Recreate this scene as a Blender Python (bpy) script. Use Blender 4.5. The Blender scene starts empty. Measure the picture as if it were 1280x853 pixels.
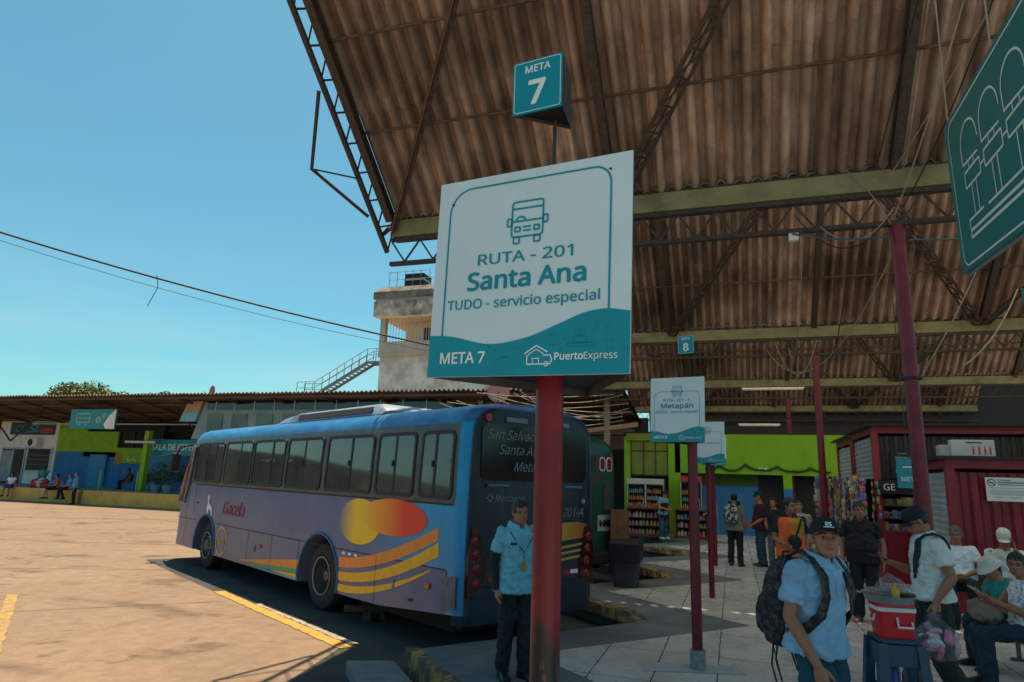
import bpy, bmesh, math, random
from mathutils import Vector, Matrix, Quaternion, noise
R = math.radians
V = Vector
SC = bpy.context.scene
COL = SC.collection

# ------------------------------------------------------------------ camera
CAM_H = 1.8
cam = bpy.data.cameras.new('camera')
cam.sensor_width = 36.0
cam.lens = 820.0 / 1280.0 * 36.0
cam.clip_start = 0.05
cam.clip_end = 2000.0
camo = bpy.data.objects.new('camera', cam)
COL.objects.link(camo)
camo.matrix_world = (Matrix.Translation((0, 0, CAM_H)) @ Matrix.Rotation(R(18.6), 4, 'Z')
                     @ Matrix.Rotation(R(90 + 11.9), 4, 'X') @ Matrix.Rotation(R(1.8), 4, 'Z'))
SC.camera = camo

# ------------------------------------------------------------------ light
SUN = V((-0.14, 0.29, 1.0)).normalized()
SUN_EL = math.asin(SUN.z)
SUN_AZ = math.atan2(SUN.x, SUN.y)
w = bpy.data.worlds.new('World')
SC.world = w
w.use_nodes = True
nt = w.node_tree
bg = nt.nodes['Background']
sky = nt.nodes.new('ShaderNodeTexSky')
sky.sky_type = 'NISHITA'
sky.sun_disc = False
sky.sun_elevation = SUN_EL
sky.sun_rotation = SUN_AZ
sky.altitude = 100
sky.air_density = 1.0
sky.dust_density = 1.1
sky.ozone_density = 1.0
tint = nt.nodes.new('ShaderNodeMix')
tint.data_type = 'RGBA'; tint.blend_type = 'MULTIPLY'
tint.inputs[0].default_value = 1.0
tint.inputs[7].default_value = (0.51, 0.96, 0.885, 1)
nt.links.new(sky.outputs[0], tint.inputs[6])
# thin streaks of high cloud, denser towards the horizon
tcw = nt.nodes.new('ShaderNodeTexCoord')
mpw = nt.nodes.new('ShaderNodeMapping'); mpw.inputs['Scale'].default_value = (1.0, 1.0, 6.0)
nt.links.new(tcw.outputs['Generated'], mpw.inputs[0])
nzw = nt.nodes.new('ShaderNodeTexNoise'); nzw.inputs['Scale'].default_value = 2.6; nzw.inputs['Detail'].default_value = 7; nzw.inputs['Roughness'].default_value = .6
nt.links.new(mpw.outputs[0], nzw.inputs['Vector'])
rpw = nt.nodes.new('ShaderNodeMapRange'); rpw.inputs[1].default_value = .46; rpw.inputs[2].default_value = .78
nt.links.new(nzw.outputs[0], rpw.inputs[0])
spw = nt.nodes.new('ShaderNodeSeparateXYZ'); nt.links.new(tcw.outputs['Generated'], spw.inputs[0])
elw = nt.nodes.new('ShaderNodeMapRange'); elw.inputs[1].default_value = .0; elw.inputs[2].default_value = .30; elw.inputs[3].default_value = .38; elw.inputs[4].default_value = .015
nt.links.new(spw.outputs[2], elw.inputs[0])
muw = nt.nodes.new('ShaderNodeMath'); muw.operation = 'MULTIPLY'
nt.links.new(rpw.outputs[0], muw.inputs[0]); nt.links.new(elw.outputs[0], muw.inputs[1])
clw = nt.nodes.new('ShaderNodeMix'); clw.data_type = 'RGBA'
nt.links.new(muw.outputs[0], clw.inputs[0]); nt.links.new(tint.outputs[2], clw.inputs[6]); clw.inputs[7].default_value = (5.6, 5.4, 5.4, 1)
nt.links.new(clw.outputs[2], bg.inputs[0])
bg.inputs[1].default_value = 0.088
sun = bpy.data.lights.new('sun', 'SUN')
sun.energy = 4.7
sun.angle = R(0.53)
sun.color = (1.0, 0.80, 0.57)
suno = bpy.data.objects.new('sun', sun)
COL.objects.link(suno)
suno.rotation_euler = SUN.to_track_quat('Z', 'Y').to_euler()
suno.location = SUN * 60
SC.view_settings.view_transform = 'Standard'
SC.view_settings.look = 'None'
SC.view_settings.gamma = 1.0
SC.view_settings.use_curve_mapping = False
SC.view_settings.exposure = 0.7
SC.cycles.max_bounces = 16
SC.cycles.diffuse_bounces = 10
SC.cycles.glossy_bounces = 6

# ------------------------------------------------------------------ materials
MATS = {}
def mat(name, col, rough=0.6, var=0.12, scale=6.0, bump=0.0, bscale=60.0, metal=0.0, col2=None,
        stretch=(1, 1, 1), coat=0.0, spec=0.5, contrast=(0.35, 0.65), detail=6):
    if name in MATS:
        return MATS[name]
    m = bpy.data.materials.new(name)
    m.use_nodes = True
    t = m.node_tree
    b = t.nodes['Principled BSDF']
    b.inputs['Roughness'].default_value = rough
    b.inputs['Metallic'].default_value = metal
    b.inputs['Coat Weight'].default_value = coat
    b.inputs['Coat Roughness'].default_value = 0.08
    b.inputs['Specular IOR Level'].default_value = spec
    tc = t.nodes.new('ShaderNodeTexCoord')
    mp = t.nodes.new('ShaderNodeMapping')
    mp.inputs['Scale'].default_value = stretch
    t.links.new(tc.outputs['Object'], mp.inputs['Vector'])
    n = t.nodes.new('ShaderNodeTexNoise')
    n.inputs['Scale'].default_value = scale
    n.inputs['Detail'].default_value = detail
    n.inputs['Roughness'].default_value = 0.65
    t.links.new(mp.outputs[0], n.inputs['Vector'])
    r = t.nodes.new('ShaderNodeValToRGB')
    r.color_ramp.elements[0].position = contrast[0]
    r.color_ramp.elements[1].position = contrast[1]
    if col2 is None:
        c1 = [max(0, c * (1 - var)) for c in col]
        c2 = [min(1, c * (1 + var)) for c in col]
    else:
        c1, c2 = col, col2
    r.color_ramp.elements[0].color = (*c1, 1)
    r.color_ramp.elements[1].color = (*c2, 1)
    t.links.new(n.outputs[0], r.inputs[0])
    t.links.new(r.outputs[0], b.inputs['Base Color'])
    if bump:
        n2 = t.nodes.new('ShaderNodeTexNoise')
        n2.inputs['Scale'].default_value = bscale
        n2.inputs['Detail'].default_value = 5
        t.links.new(mp.outputs[0], n2.inputs['Vector'])
        bp = t.nodes.new('ShaderNodeBump')
        bp.inputs['Strength'].default_value = bump
        bp.inputs['Distance'].default_value = 0.02
        t.links.new(n2.outputs[0], bp.inputs['Height'])
        t.links.new(bp.outputs[0], b.inputs['Normal'])
    MATS[name] = m
    return m

def nodes(m):
    return m.node_tree, m.node_tree.nodes['Principled BSDF']

def ramp(t, src, stops):
    r = t.nodes.new('ShaderNodeValToRGB')
    e = r.color_ramp.elements
    while len(e) < len(stops):
        e.new(0.5)
    for el, (p, c) in zip(e, stops):
        el.position = p
        el.color = (*c, 1)
    t.links.new(src, r.inputs[0])
    return r.outputs[0]

def mixc(t, fac, a, b, mode='MIX'):
    x = t.nodes.new('ShaderNodeMix')
    x.data_type = 'RGBA'; x.blend_type = mode
    for s, i in ((fac, 0), (a, 6), (b, 7)):
        if hasattr(s, 'is_linked') or hasattr(s, 'node'):
            t.links.new(s, x.inputs[i])
        elif isinstance(s, (int, float)):
            x.inputs[i].default_value = s
        else:
            x.inputs[i].default_value = (*s, 1)
    return x.outputs[2]

def noise_out(t, scale, detail=5, stretch=(1, 1, 1), rough=0.6, coord='Object', loc=(0, 0, 0)):
    tc = t.nodes.new('ShaderNodeTexCoord')
    mp = t.nodes.new('ShaderNodeMapping')
    mp.inputs['Scale'].default_value = stretch
    mp.inputs['Location'].default_value = loc
    t.links.new(tc.outputs[coord], mp.inputs[0])
    n = t.nodes.new('ShaderNodeTexNoise')
    n.inputs['Scale'].default_value = scale
    n.inputs['Detail'].default_value = detail
    n.inputs['Roughness'].default_value = rough
    t.links.new(mp.outputs[0], n.inputs['Vector'])
    return n.outputs[0]

def sep(t):
    tc = t.nodes.new('ShaderNodeTexCoord')
    s = t.nodes.new('ShaderNodeSeparateXYZ')
    t.links.new(tc.outputs['Object'], s.inputs[0])
    return s.outputs

def maprange(t, src, a, b, c=0.0, d=1.0):
    m = t.nodes.new('ShaderNodeMapRange')
    m.inputs[1].default_value = a; m.inputs[2].default_value = b
    m.inputs[3].default_value = c; m.inputs[4].default_value = d
    t.links.new(src, m.inputs[0])
    return m.outputs[0]

def mathn(t, op, a, b=0.0):
    m = t.nodes.new('ShaderNodeMath'); m.operation = op
    for i, s in enumerate((a, b)):
        if isinstance(s, (int, float)):
            m.inputs[i].default_value = s
        else:
            t.links.new(s, m.inputs[i])
    return m.outputs[0]

# ------------------------------------------------------------------ mesh helpers
class MB:
    """collects shapes; build() links them as ONE mesh object"""
    def __init__(self):
        self.bm = bmesh.new()
        self.mi = 0
    def _tag(self, faces):
        for f in faces:
            f.material_index = self.mi
    def face(self, pts):
        vs = [self.bm.verts.new(p) for p in pts]
        f = self.bm.faces.new(vs)
        f.material_index = self.mi
        return f
    def box(self, c, s, rot=None, bevel=0.0):
        c = V(c)
        r = bmesh.ops.create_cube(self.bm, size=1.0)
        M = Matrix.Diagonal((*s, 1))
        if rot is not None:
            M = rot.to_4x4() @ M
        M = Matrix.Translation(c) @ M
        bmesh.ops.transform(self.bm, matrix=M, verts=r['verts'])
        fs = set(f for v in r['verts'] for f in v.link_faces)
        self._tag(fs)
        if bevel:
            es = list(set(e for f in fs for e in f.edges))
            rb = bmesh.ops.bevel(self.bm, geom=es, offset=bevel, segments=2, affect='EDGES', profile=0.5)
            self._tag(rb['faces'])
    def bb(self, x0, x1, y0, y1, z0, z1, bevel=0.0):
        self.box(((x0+x1)/2, (y0+y1)/2, (z0+z1)/2), (abs(x1-x0), abs(y1-y0), abs(z1-z0)), None, bevel)
    def rings(self, rings, cap=True, closed=False):
        vr = [[self.bm.verts.new(p) for p in r] for r in rings]
        n = len(vr[0])
        pairs = list(zip(vr[:-1], vr[1:]))
        if closed:
            pairs.append((vr[-1], vr[0]))
        for a, b in pairs:
            for i in range(n):
                j = (i + 1) % n
                f = self.bm.faces.new((a[i], a[j], b[j], b[i]))
                f.material_index = self.mi
        if cap and not closed:
            f = self.bm.faces.new(vr[0][::-1]); f.material_index = self.mi
            f = self.bm.faces.new(vr[-1]); f.material_index = self.mi
        return vr
    def tube(self, pts, r, n=8, cap=True):
        pts = [V(p) for p in pts]
        rr = r if isinstance(r, (list, tuple)) else [r] * len(pts)
        rings = []
        up = None
        for i, p in enumerate(pts):
            d = (pts[min(i+1, len(pts)-1)] - pts[max(i-1, 0)])
            if d.length < 1e-9: d = V((0, 0, 1))
            d.normalize()
            if up is None:
                up = d.orthogonal().normalized()
            up = (up - d * up.dot(d))
            if up.length < 1e-6: up = d.orthogonal()
            up.normalize()
            s = d.cross(up)
            rings.append([p + (up * math.cos(a) + s * math.sin(a)) * rr[i]
                          for a in [2 * math.pi * k / n for k in range(n)]])
        return self.rings(rings, cap)
    def bar(self, p0, p1, wd, ht, upv=(0, 0, 1)):
        """rectangular bar from p0 to p1"""
        p0, p1 = V(p0), V(p1)
        d = (p1 - p0).normalized()
        s = d.cross(V(upv))
        if s.length < 1e-5: s = d.cross(V((0, 1, 0)))
        s.normalize(); u = s.cross(d)
        q = [(-.5, -.5), (.5, -.5), (.5, .5), (-.5, .5)]
        self.rings([[p + s * a * wd + u * b * ht for a, b in q] for p in (p0, p1)])
    def ell(self, c, rad, rot=None, u=16, v=10):
        r = bmesh.ops.create_uvsphere(self.bm, u_segments=u, v_segments=v, radius=1.0)
        M = Matrix.Diagonal((*rad, 1))
        if rot is not None: M = rot.to_4x4() @ M
        bmesh.ops.transform(self.bm, matrix=Matrix.Translation(V(c)) @ M, verts=r['verts'])
        self._tag(set(f for x in r['verts'] for f in x.link_faces))
    def prism(self, pts, off):
        """closed polygon pts (3D) extruded by vector off"""
        off = V(off)
        a = [self.bm.verts.new(V(p)) for p in pts]
        b = [self.bm.verts.new(V(p) + off) for p in pts]
        n = len(pts)
        for f in (self.bm.faces.new(a[::-1]), self.bm.faces.new(b)):
            f.material_index = self.mi
        for i in range(n):
            f = self.bm.faces.new((a[i], a[(i+1) % n], b[(i+1) % n], b[i]))
            f.material_index = self.mi
    def build(self, name, m=None, parent=None, smooth=False, loc=None, fix=True):
        if fix:
            bmesh.ops.recalc_face_normals(self.bm, faces=self.bm.faces)
        me = bpy.data.meshes.new(name)
        self.bm.to_mesh(me)
        self.bm.free()
        ms = m if isinstance(m, (list, tuple)) else [m]
        for x in ms:
            if x is not None: me.materials.append(x)
        if smooth:
            for p in me.polygons: p.use_smooth = True
        return link(name, me, parent, loc, auto=smooth)

def link(name, me, parent=None, loc=None, auto=False):
    o = bpy.data.objects.new(name, me)
    COL.objects.link(o)
    if parent is not None: o.parent = parent
    if loc is not None: o.location = loc
    if auto:
        try:
            me.set_sharp_from_angle(angle=R(40))
        except Exception:
            pass
    return o

def empty(name, label, cat, loc=(0, 0, 0), rz=0.0, group=None):
    o = bpy.data.objects.new(name, None)
    COL.objects.link(o)
    o.location = loc
    o.rotation_euler = (0, 0, rz)
    o.empty_display_size = 0.2
    return tag(o, label, cat, group)

def tag(o, label, cat, group=None, kind=None):
    o['label'] = label
    o['category'] = cat
    if group: o['group'] = group
    if kind: o['kind'] = kind
    return o

def struct(o):
    o['kind'] = 'structure'
    return o

def copy_tree(o, parent=None):
    c = o.copy(); COL.objects.link(c)
    if parent is not None: c.parent = parent
    for ch in [x for x in bpy.data.objects if x.parent == o]:
        copy_tree(ch, c)
    return c

class Frame:
    """a plane: origin, right, up -> 3D; positive d is out of the face"""
    def __init__(self, o, right, up):
        self.o, self.r, self.u = V(o), V(right).normalized(), V(up).normalized()
        self.n = self.r.cross(self.u).normalized()
    def __call__(self, a, b, d=0.0):
        return self.o + self.r * a + self.u * b + self.n * d
    def mat(self, a=0, b=0, d=0):
        M = Matrix((self.r, self.u, self.n)).transposed().to_4x4()
        M.translation = self(a, b, d)
        return M

def ribbon(mb, fr, pts, wd, d, closed=False):
    """flat stroke of width wd along 2D points on frame fr"""
    P = [V((p[0], p[1])) for p in pts]
    n = len(P)
    L, Q = [], []
    for i in range(n):
        if closed:
            a, b = P[i-1], P[(i+1) % n]
        else:
            a, b = P[max(i-1, 0)], P[min(i+1, n-1)]
        t0 = (P[i] - a); t1 = (b - P[i])
        if t0.length < 1e-9: t0 = t1
        if t1.length < 1e-9: t1 = t0
        t0 = t0.normalized(); t1 = t1.normalized()
        t = (t0 + t1)
        if t.length < 1e-6: t = t0
        t.normalize()
        nn = V((-t.y, t.x))
        k = max(0.35, nn.dot(V((-t0.y, t0.x))))
        off = nn * (wd / 2 / k)
        L.append(fr(*(P[i] + off), d)); Q.append(fr(*(P[i] - off), d))
    lv = [mb.bm.verts.new(p) for p in L]; qv = [mb.bm.verts.new(p) for p in Q]
    for i in range(n if closed else n - 1):
        j = (i + 1) % n
        f = mb.bm.faces.new((qv[i], qv[j], lv[j], lv[i])); f.material_index = mb.mi

def flat(mb, fr, pts, d):
    f = mb.face([fr(p[0], p[1], d) for p in pts])
    return f

def rrect(x0, x1, y0, y1, r, n=5, corners=(1, 1, 1, 1)):
    out = []
    cs = [(x1-r, y0+r, -90, x1, y0), (x1-r, y1-r, 0, x1, y1), (x0+r, y1-r, 90, x0, y1), (x0+r, y0+r, 180, x0, y0)]
    for (cx, cy, a0, sx, sy), on in zip(cs, corners):
        if on and r > 0:
            for k in range(n + 1):
                a = R(a0 + 90 * k / n)
                out.append((cx + r * math.cos(a), cy + r * math.sin(a)))
        else:
            out.append((sx, sy))
    return out

def arc(cx, cy, rx, ry, a0, a1, n=16):
    return [(cx + rx * math.cos(R(a0 + (a1 - a0) * k / n)), cy + ry * math.sin(R(a0 + (a1 - a0) * k / n))) for k in range(n + 1)]

try:
    import os
    FONT = bpy.data.fonts.load(os.path.join(bpy.utils.system_resource('DATAFILES'), 'fonts', 'NotoSansHebrew-Regular.woff2'))
except Exception:
    FONT = None
def text(s, fr, a, b, d, size, m, parent=None, bold=0.0, align='CENTER', shear=0.0, name='lettering', sx=1.0, spacing=1.0, rot=0.0):
    cu = bpy.data.curves.new(name, 'FONT')
    cu.body = s
    if FONT: cu.font = FONT
    cu.size = size
    if not FONT: cu.offset = bold * size
    cu.align_x = align
    cu.shear = shear
    cu.space_character = spacing
    cu.resolution_u = 3
    tmp = bpy.data.objects.new('tmp', cu)
    COL.objects.link(tmp)
    dg = bpy.context.evaluated_depsgraph_get()
    me = bpy.data.meshes.new_from_object(tmp.evaluated_get(dg))
    bpy.data.objects.remove(tmp)
    bpy.data.curves.remove(cu)
    me.name = name
    me.materials.clear(); me.materials.append(m)
    if FONT and bold > 0:
        bmx = bmesh.new()
        for k in range(9):
            o_ = (0, 0) if k == 8 else (math.cos(k * math.pi / 4), math.sin(k * math.pi / 4))
            bt = bmesh.new(); bt.from_mesh(me)
            bmesh.ops.translate(bt, vec=V((o_[0] * bold * size * .9, o_[1] * bold * size * .9, .0012 * size * k)), verts=bt.verts)
            tm = bpy.data.meshes.new('tmpt'); bt.to_mesh(tm); bt.free(); bmx.from_mesh(tm); bpy.data.meshes.remove(tm)
        bmx.to_mesh(me); bmx.free()
    me.transform(fr.mat(a, b, d) @ Matrix.Rotation(rot, 4, 'Z') @ Matrix.Diagonal((sx, 1, 1, 1)))
    return link(name, me, parent)

def strokes(specs, fr, m, parent, name='emblem'):
    """specs: list of (points, width, closed) or ('fill', points); one mesh"""
    mb = MB()
    for sp in specs:
        if sp[0] == 'fill':
            flat(mb, fr, sp[1], sp[2])
        else:
            ribbon(mb, fr, sp[0], sp[1], sp[3] if len(sp) > 3 else 0.003, sp[2])
    return mb.build(name, m, parent, fix=False)

def bezcurve(p0, p1, sag, n=14):
    p0, p1 = V(p0), V(p1)
    return [p0.lerp(p1, k / n) - V((0, 0, 4 * sag * (k / n) * (1 - k / n))) for k in range(n + 1)]
# ------------------------------------------------------------------ special materials
def yard_mat():
    m = mat('yard_concrete', (.3, .24, .18), .85, bump=.25, bscale=9)
    t, b = nodes(m)
    big = noise_out(t, .35, 4)
    fine = noise_out(t, 5.0, 8, rough=.7)
    speck = noise_out(t, 60.0, 3)
    base = ramp(t, fine, [(.3, (.192, .128, .083)), (.7, (.288, .20, .132))])
    tone = ramp(t, big, [(.35, (.88, .87, .86)), (.65, (1.06, 1.04, 1.0))])
    c = mixc(t, 1.0, base, tone, 'MULTIPLY')
    oil = ramp(t, noise_out(t, .55, 5, (1, 1.6, 1), .55, loc=(3.1, 7.7, 0)), [(.58, (1, 1, 1)), (.72, (.42, .38, .36))])
    c = mixc(t, 1.0, c, oil, 'MULTIPLY')
    trk = ramp(t, noise_out(t, 2.2, 6, (1.0, .12, 1), .6), [(.30, (.66, .63, .6)), (.44, (1, 1, 1))])
    c = mixc(t, .45, c, trk, 'MULTIPLY')
    drip = ramp(t, noise_out(t, 1.9, 3, (1, 1, 1), .5, loc=(1.7, 2.2, 0)), [(.66, (1, 1, 1)), (.74, (.5, .46, .43))])
    c = mixc(t, .9, c, drip, 'MULTIPLY')
    sp = ramp(t, speck, [(.32, (.7, .7, .7)), (.42, (1, 1, 1))])
    c = mixc(t, .6, c, sp, 'MULTIPLY')
    v = t.nodes.new('ShaderNodeTexVoronoi')
    v.feature = 'DISTANCE_TO_EDGE'
    v.inputs['Scale'].default_value = .16
    tc = t.nodes.new('ShaderNodeTexCoord')
    dn = t.nodes.new('ShaderNodeTexNoise'); dn.inputs['Scale'].default_value = 1.3; dn.inputs['Detail'].default_value = 6
    t.links.new(tc.outputs['Object'], dn.inputs['Vector'])
    va = t.nodes.new('ShaderNodeVectorMath'); va.operation = 'MULTIPLY_ADD'
    t.links.new(dn.outputs['Color'], va.inputs[0]); va.inputs[1].default_value = (1.4, 1.4, 0)
    t.links.new(tc.outputs['Object'], va.inputs[2])
    t.links.new(va.outputs[0], v.inputs['Vector'])
    ck = ramp(t, v.outputs['Distance'], [(.0, (.55, .5, .46)), (.006, (1, 1, 1))])
    c = mixc(t, .8, c, ck, 'MULTIPLY')
    t.links.new(c, b.inputs['Base Color'])
    return m

def tile_mat():
    m = mat('floor_tile', (.4, .4, .39), .45)
    t, b = nodes(m)
    br = t.nodes.new('ShaderNodeTexBrick')
    br.offset = 0.0
    br.inputs['Color1'].default_value = (.68, .67, .65, 1)
    br.inputs['Color2'].default_value = (.61, .60, .585, 1)
    br.inputs['Mortar'].default_value = (.07, .07, .07, 1)
    br.inputs['Scale'].default_value = 1.0
    br.inputs['Mortar Size'].default_value = .007
    br.inputs['Brick Width'].default_value = .585
    br.inputs['Row Height'].default_value = 1.17
    tc = t.nodes.new('ShaderNodeTexCoord')
    mp = t.nodes.new('ShaderNodeMapping')
    mp.inputs['Location'].default_value = (.21, .3, 0)
    t.links.new(tc.outputs['Object'], mp.inputs[0])
    t.links.new(mp.outputs[0], br.inputs['Vector'])
    st = ramp(t, noise_out(t, 1.6, 8, (1, .6, 1), .7), [(.35, (.80, .79, .77)), (.62, (1.02, 1.02, 1))])
    c = mixc(t, 1.0, br.outputs[0], st, 'MULTIPLY')
    t.links.new(c, b.inputs['Base Color'])
    t.links.new(maprange(t, noise_out(t, 3, 5), .3, .7, .16, .42), b.inputs['Roughness'])
    return m

def roof_mat():
    m = mat('roof_sheet', (.2, .13, .09), .85, bump=.5, bscale=25)
    t, b = nodes(m)
    a = noise_out(t, 1.7, 8, (1.0, .45, .45), .68)
    c = ramp(t, a, [(.3, (.18, .128, .10)), (.5, (.40, .29, .23)), (.72, (.60, .48, .395))])
    s = ramp(t, noise_out(t, .5, 4), [(.36, (.45, .42, .4)), (.6, (1.1, 1.05, 1.0))])
    c = mixc(t, 1.0, c, s, 'MULTIPLY')
    d = ramp(t, noise_out(t, 16, 6, (1, .12, .12), .7), [(.36, (.5, .48, .46)), (.52, (1, 1, 1))])
    c = mixc(t, .45, c, d, 'MULTIPLY')
    # every sheet has aged differently
    o = sep(t)
    wn = t.nodes.new('ShaderNodeTexWhiteNoise'); wn.noise_dimensions = '2D'
    cb = t.nodes.new('ShaderNodeCombineXYZ')
    t.links.new(mathn(t, 'FLOOR', mathn(t, 'DIVIDE', mathn(t, 'ADD', o[0], 7.25), 1.0575)), cb.inputs[0])
    t.links.new(mathn(t, 'FLOOR', mathn(t, 'DIVIDE', o[1], 1.5)), cb.inputs[1])
    t.links.new(cb.outputs[0], wn.inputs['Vector'])
    age = ramp(t, wn.outputs[0], [(0, (.72, .70, .70)), (.5, (1, 1, 1)), (1, (1.22, 1.2, 1.18))])
    c = mixc(t, 1.0, c, age, 'MULTIPLY')
    t.links.new(c, b.inputs['Base Color'])
    return m

M_yard = yard_mat()
M_tile = tile_mat()
M_roof = roof_mat()
def fill_light_mat(k):  # translucent sheet added to let fill light under the canopy
    m = mat('fill_light_sheet', (.40, .37, .32), .5, scale=1.5, var=.2)
    t, b = nodes(m)
    tr = t.nodes.new('ShaderNodeBsdfTranslucent'); tr.inputs[0].default_value = (.95, .92, .86, 1)
    mx = t.nodes.new('ShaderNodeMixShader'); mx.inputs[0].default_value = k
    out = [n for n in t.nodes if n.type == 'OUTPUT_MATERIAL'][0]
    t.links.new(b.outputs[0], mx.inputs[1]); t.links.new(tr.outputs[0], mx.inputs[2]); t.links.new(mx.outputs[0], out.inputs[0])
    return m
M_fill_light = fill_light_mat(.78)
M_asph = mat('asphalt', (.030, .029, .028), .9, scale=1.2, col2=(.07, .064, .058), bump=.4, bscale=70)
M_plat = mat('dark_paving', (.10, .115, .12), .8, scale=1.5, col2=(.18, .195, .20), bump=.25, bscale=50)
def road_paint(name, lo, hi):
    m = mat(name, (.5, .3, .05), .85, bump=.2, bscale=40)
    t, b = nodes(m)
    p = ramp(t, noise_out(t, 7, 7, rough=.7), [(.3, (.38, .215, .04)), (.7, (.58, .34, .04))])
    wear = maprange(t, noise_out(t, 11, 9, rough=.8), lo, hi)
    t.links.new(mixc(t, wear, (.22, .155, .105), p), b.inputs['Base Color'])
    return m
M_yel = road_paint('yellow_road_paint', .40, .46)
M_yelf = road_paint('faded_road_paint', .42, .58)
M_kerby = mat('worn_yellow_kerb', (.085, .075, .06), .9, scale=5, col2=(.42, .25, .06), contrast=(.42, .62), bump=.6, bscale=40)
M_kerbfar = mat('yellow_kerb', (.60, .34, .12), .9, scale=1.2, col2=(.95, .50, .10), contrast=(.35, .6))
M_steel = mat('dark_steel', (.03, .022, .018), .7, scale=20, col2=(.075, .052, .04), bump=.2)
M_rust = mat('rust_steel', (.06, .035, .025), .75, scale=14, col2=(.16, .09, .06), bump=.2)
M_green = mat('green_beam', (.14, .14, .065), .75, scale=2.5, col2=(.26, .255, .13), contrast=(.3, .6))
M_redp = mat('red_pole_paint', (.12, .007, .015), .36, scale=5, col2=(.22, .014, .028), spec=.45, bump=.15, bscale=30)
M_white = mat('white_paint', (.72, .72, .70), .6, var=.06)
M_teal = mat('teal_print', (.0, .26, .33), .35, var=.05)
M_teal_d = mat('teal_print_dark', (.002, .20, .26), .4, var=.05)
M_signw = mat('sign_white', (.60, .72, .75), .32, var=.025)
M_signw2 = mat('lettering_white', (.80, .82, .82), .5, var=.02)
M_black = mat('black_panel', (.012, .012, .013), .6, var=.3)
M_galv = mat('galvanised', (.25, .26, .26), .55, metal=.3, scale=18, var=.3)
M_cable = mat('black_cable', (.012, .012, .012), .7, var=.2)
M_cablew = mat('pale_cable', (.30, .25, .20), .7, var=.2)
M_glassd = mat('dark_glass', (.01, .012, .014), .08, var=.1, spec=.8)

# ------------------------------------------------------------------ ground
def sheet(name, pts, z, m, thick=0.0):
    mb = MB()
    if thick:
        mb.prism([(x, y, z - thick) for x, y in pts], (0, 0, thick))
    else:
        mb.face([(x, y, z) for x, y in pts])
        for f in mb.bm.faces:
            f.normal_update()
            if f.normal.z < 0: f.normal_flip()
    return mb.build(name, m, fix=bool(thick))

ZR = -0.2
struct(sheet('ground', [(-400, -200), (400, -200), (400, 600), (-400, 600)], ZR - .004, M_yard))
struct(sheet('bus_bay_asphalt_and_shadow', [(-3.7, -8), (-4.02, 5.0), (-4.46, 7.26), (-7.94, 9.3), (-12.5, 12.0), (-10.2, 15.6), (-12, 20), (-12, 26.8), (0, 26.8), (0, -8)], ZR, M_asph))  # asphalt sheet; its front tip is drawn out as the coach's shadow
def strip(name, p0, p1, wd, z, m, cat, label, seg=24, jag=.012):
    p0, p1 = V((*p0, z)), V((*p1, z))
    d = (p1 - p0).normalized(); n = V((-d.y, d.x, 0))
    rnd = random.Random(len(label))
    mb = MB()
    l, r = [], []
    for k in range(seg + 1):
        p = p0.lerp(p1, k / seg)
        l.append(mb.bm.verts.new(p + n * (wd / 2 + rnd.uniform(-jag, jag))))
        r.append(mb.bm.verts.new(p - n * (wd / 2 + rnd.uniform(-jag, jag))))
    for k in range(seg):
        f = mb.bm.faces.new((r[k], r[k+1], l[k+1], l[k])); f.normal_update()
        if f.normal.z < 0: f.normal_flip()
    o = mb.build(name, m, fix=False)
    return struct(o)
strip('yellow_bay_line', (-4.40, 7.30), (-8.3, 9.58), .17, ZR + .004, M_yel, '', 'a', 40)
strip('yellow_lane_line', (-7.0, 5.0), (-10.75, 7.88), .14, ZR + .004, M_yelf, '', 'bb', 40)
M_edge = mat('worn_concrete_edge', (.36, .30, .23), .9, scale=12, var=.35, bump=.6)
strip('slab_edge', (-4.36, 7.45), (-7.0, 8.98), .10, ZR + .008, M_edge, '', 'ccc', 40, .025)
M_joint = mat('joint_filler', (.09, .075, .06), .9)
strip('slab_joint', (-26, 10.5), (-13.2, 15.0), .03, ZR + .004, M_joint, '', 'jj', 40, .01)
strip('slab_joint', (-16.5, 8.2), (-10.6, 11.2), .02, ZR + .004, M_joint, '', 'kk', 40, .008)
strip('slab_joint', (-12.6, 3.9), (-7.6, 8.95), .018, ZR + .004, M_joint, '', 'dddd', 40, .006)

# platform with saw-tooth bays
KS = range(-1, 4)
def Pk(k): return (-3.3, 6.8 + 4.5 * k)
def Ik(k): return (-1.25, 9.4 + 4.5 * k)
pts = [(16, -8), (16, 40), (-3.3, 40), (-3.3, 24.8)]
for k in (3, 2, 1, 0, -1, -2, -3):
    pts += [Ik(k), Pk(k)]
pts += [(-1.25, -8)]
struct(sheet('platform', pts, 0.0, M_plat, .25))
tl = [(16, -8), (16, 40), (-2.1, 40)]
for k in (6, 5, 4, 3, 2, 1, 0, -1, -2, -3):
    tl += [(-2.1, 7.15 + 4.5 * k + 4.5), (.16, 9.8 + 4.5 * k)]
tl += [(-2.1, -1.85 - 4.5)]
struct(sheet('tiled_floor', tl, 0.004, M_tile))
M_patch = mat('pale_patch', (.40, .46, .47), .5, var=.08)
struct(sheet('pale_tile_patch', [(-.90, 7.02), (.06, 7.32), (-.06, 7.62), (-.98, 7.3)], .008, M_patch))

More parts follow.
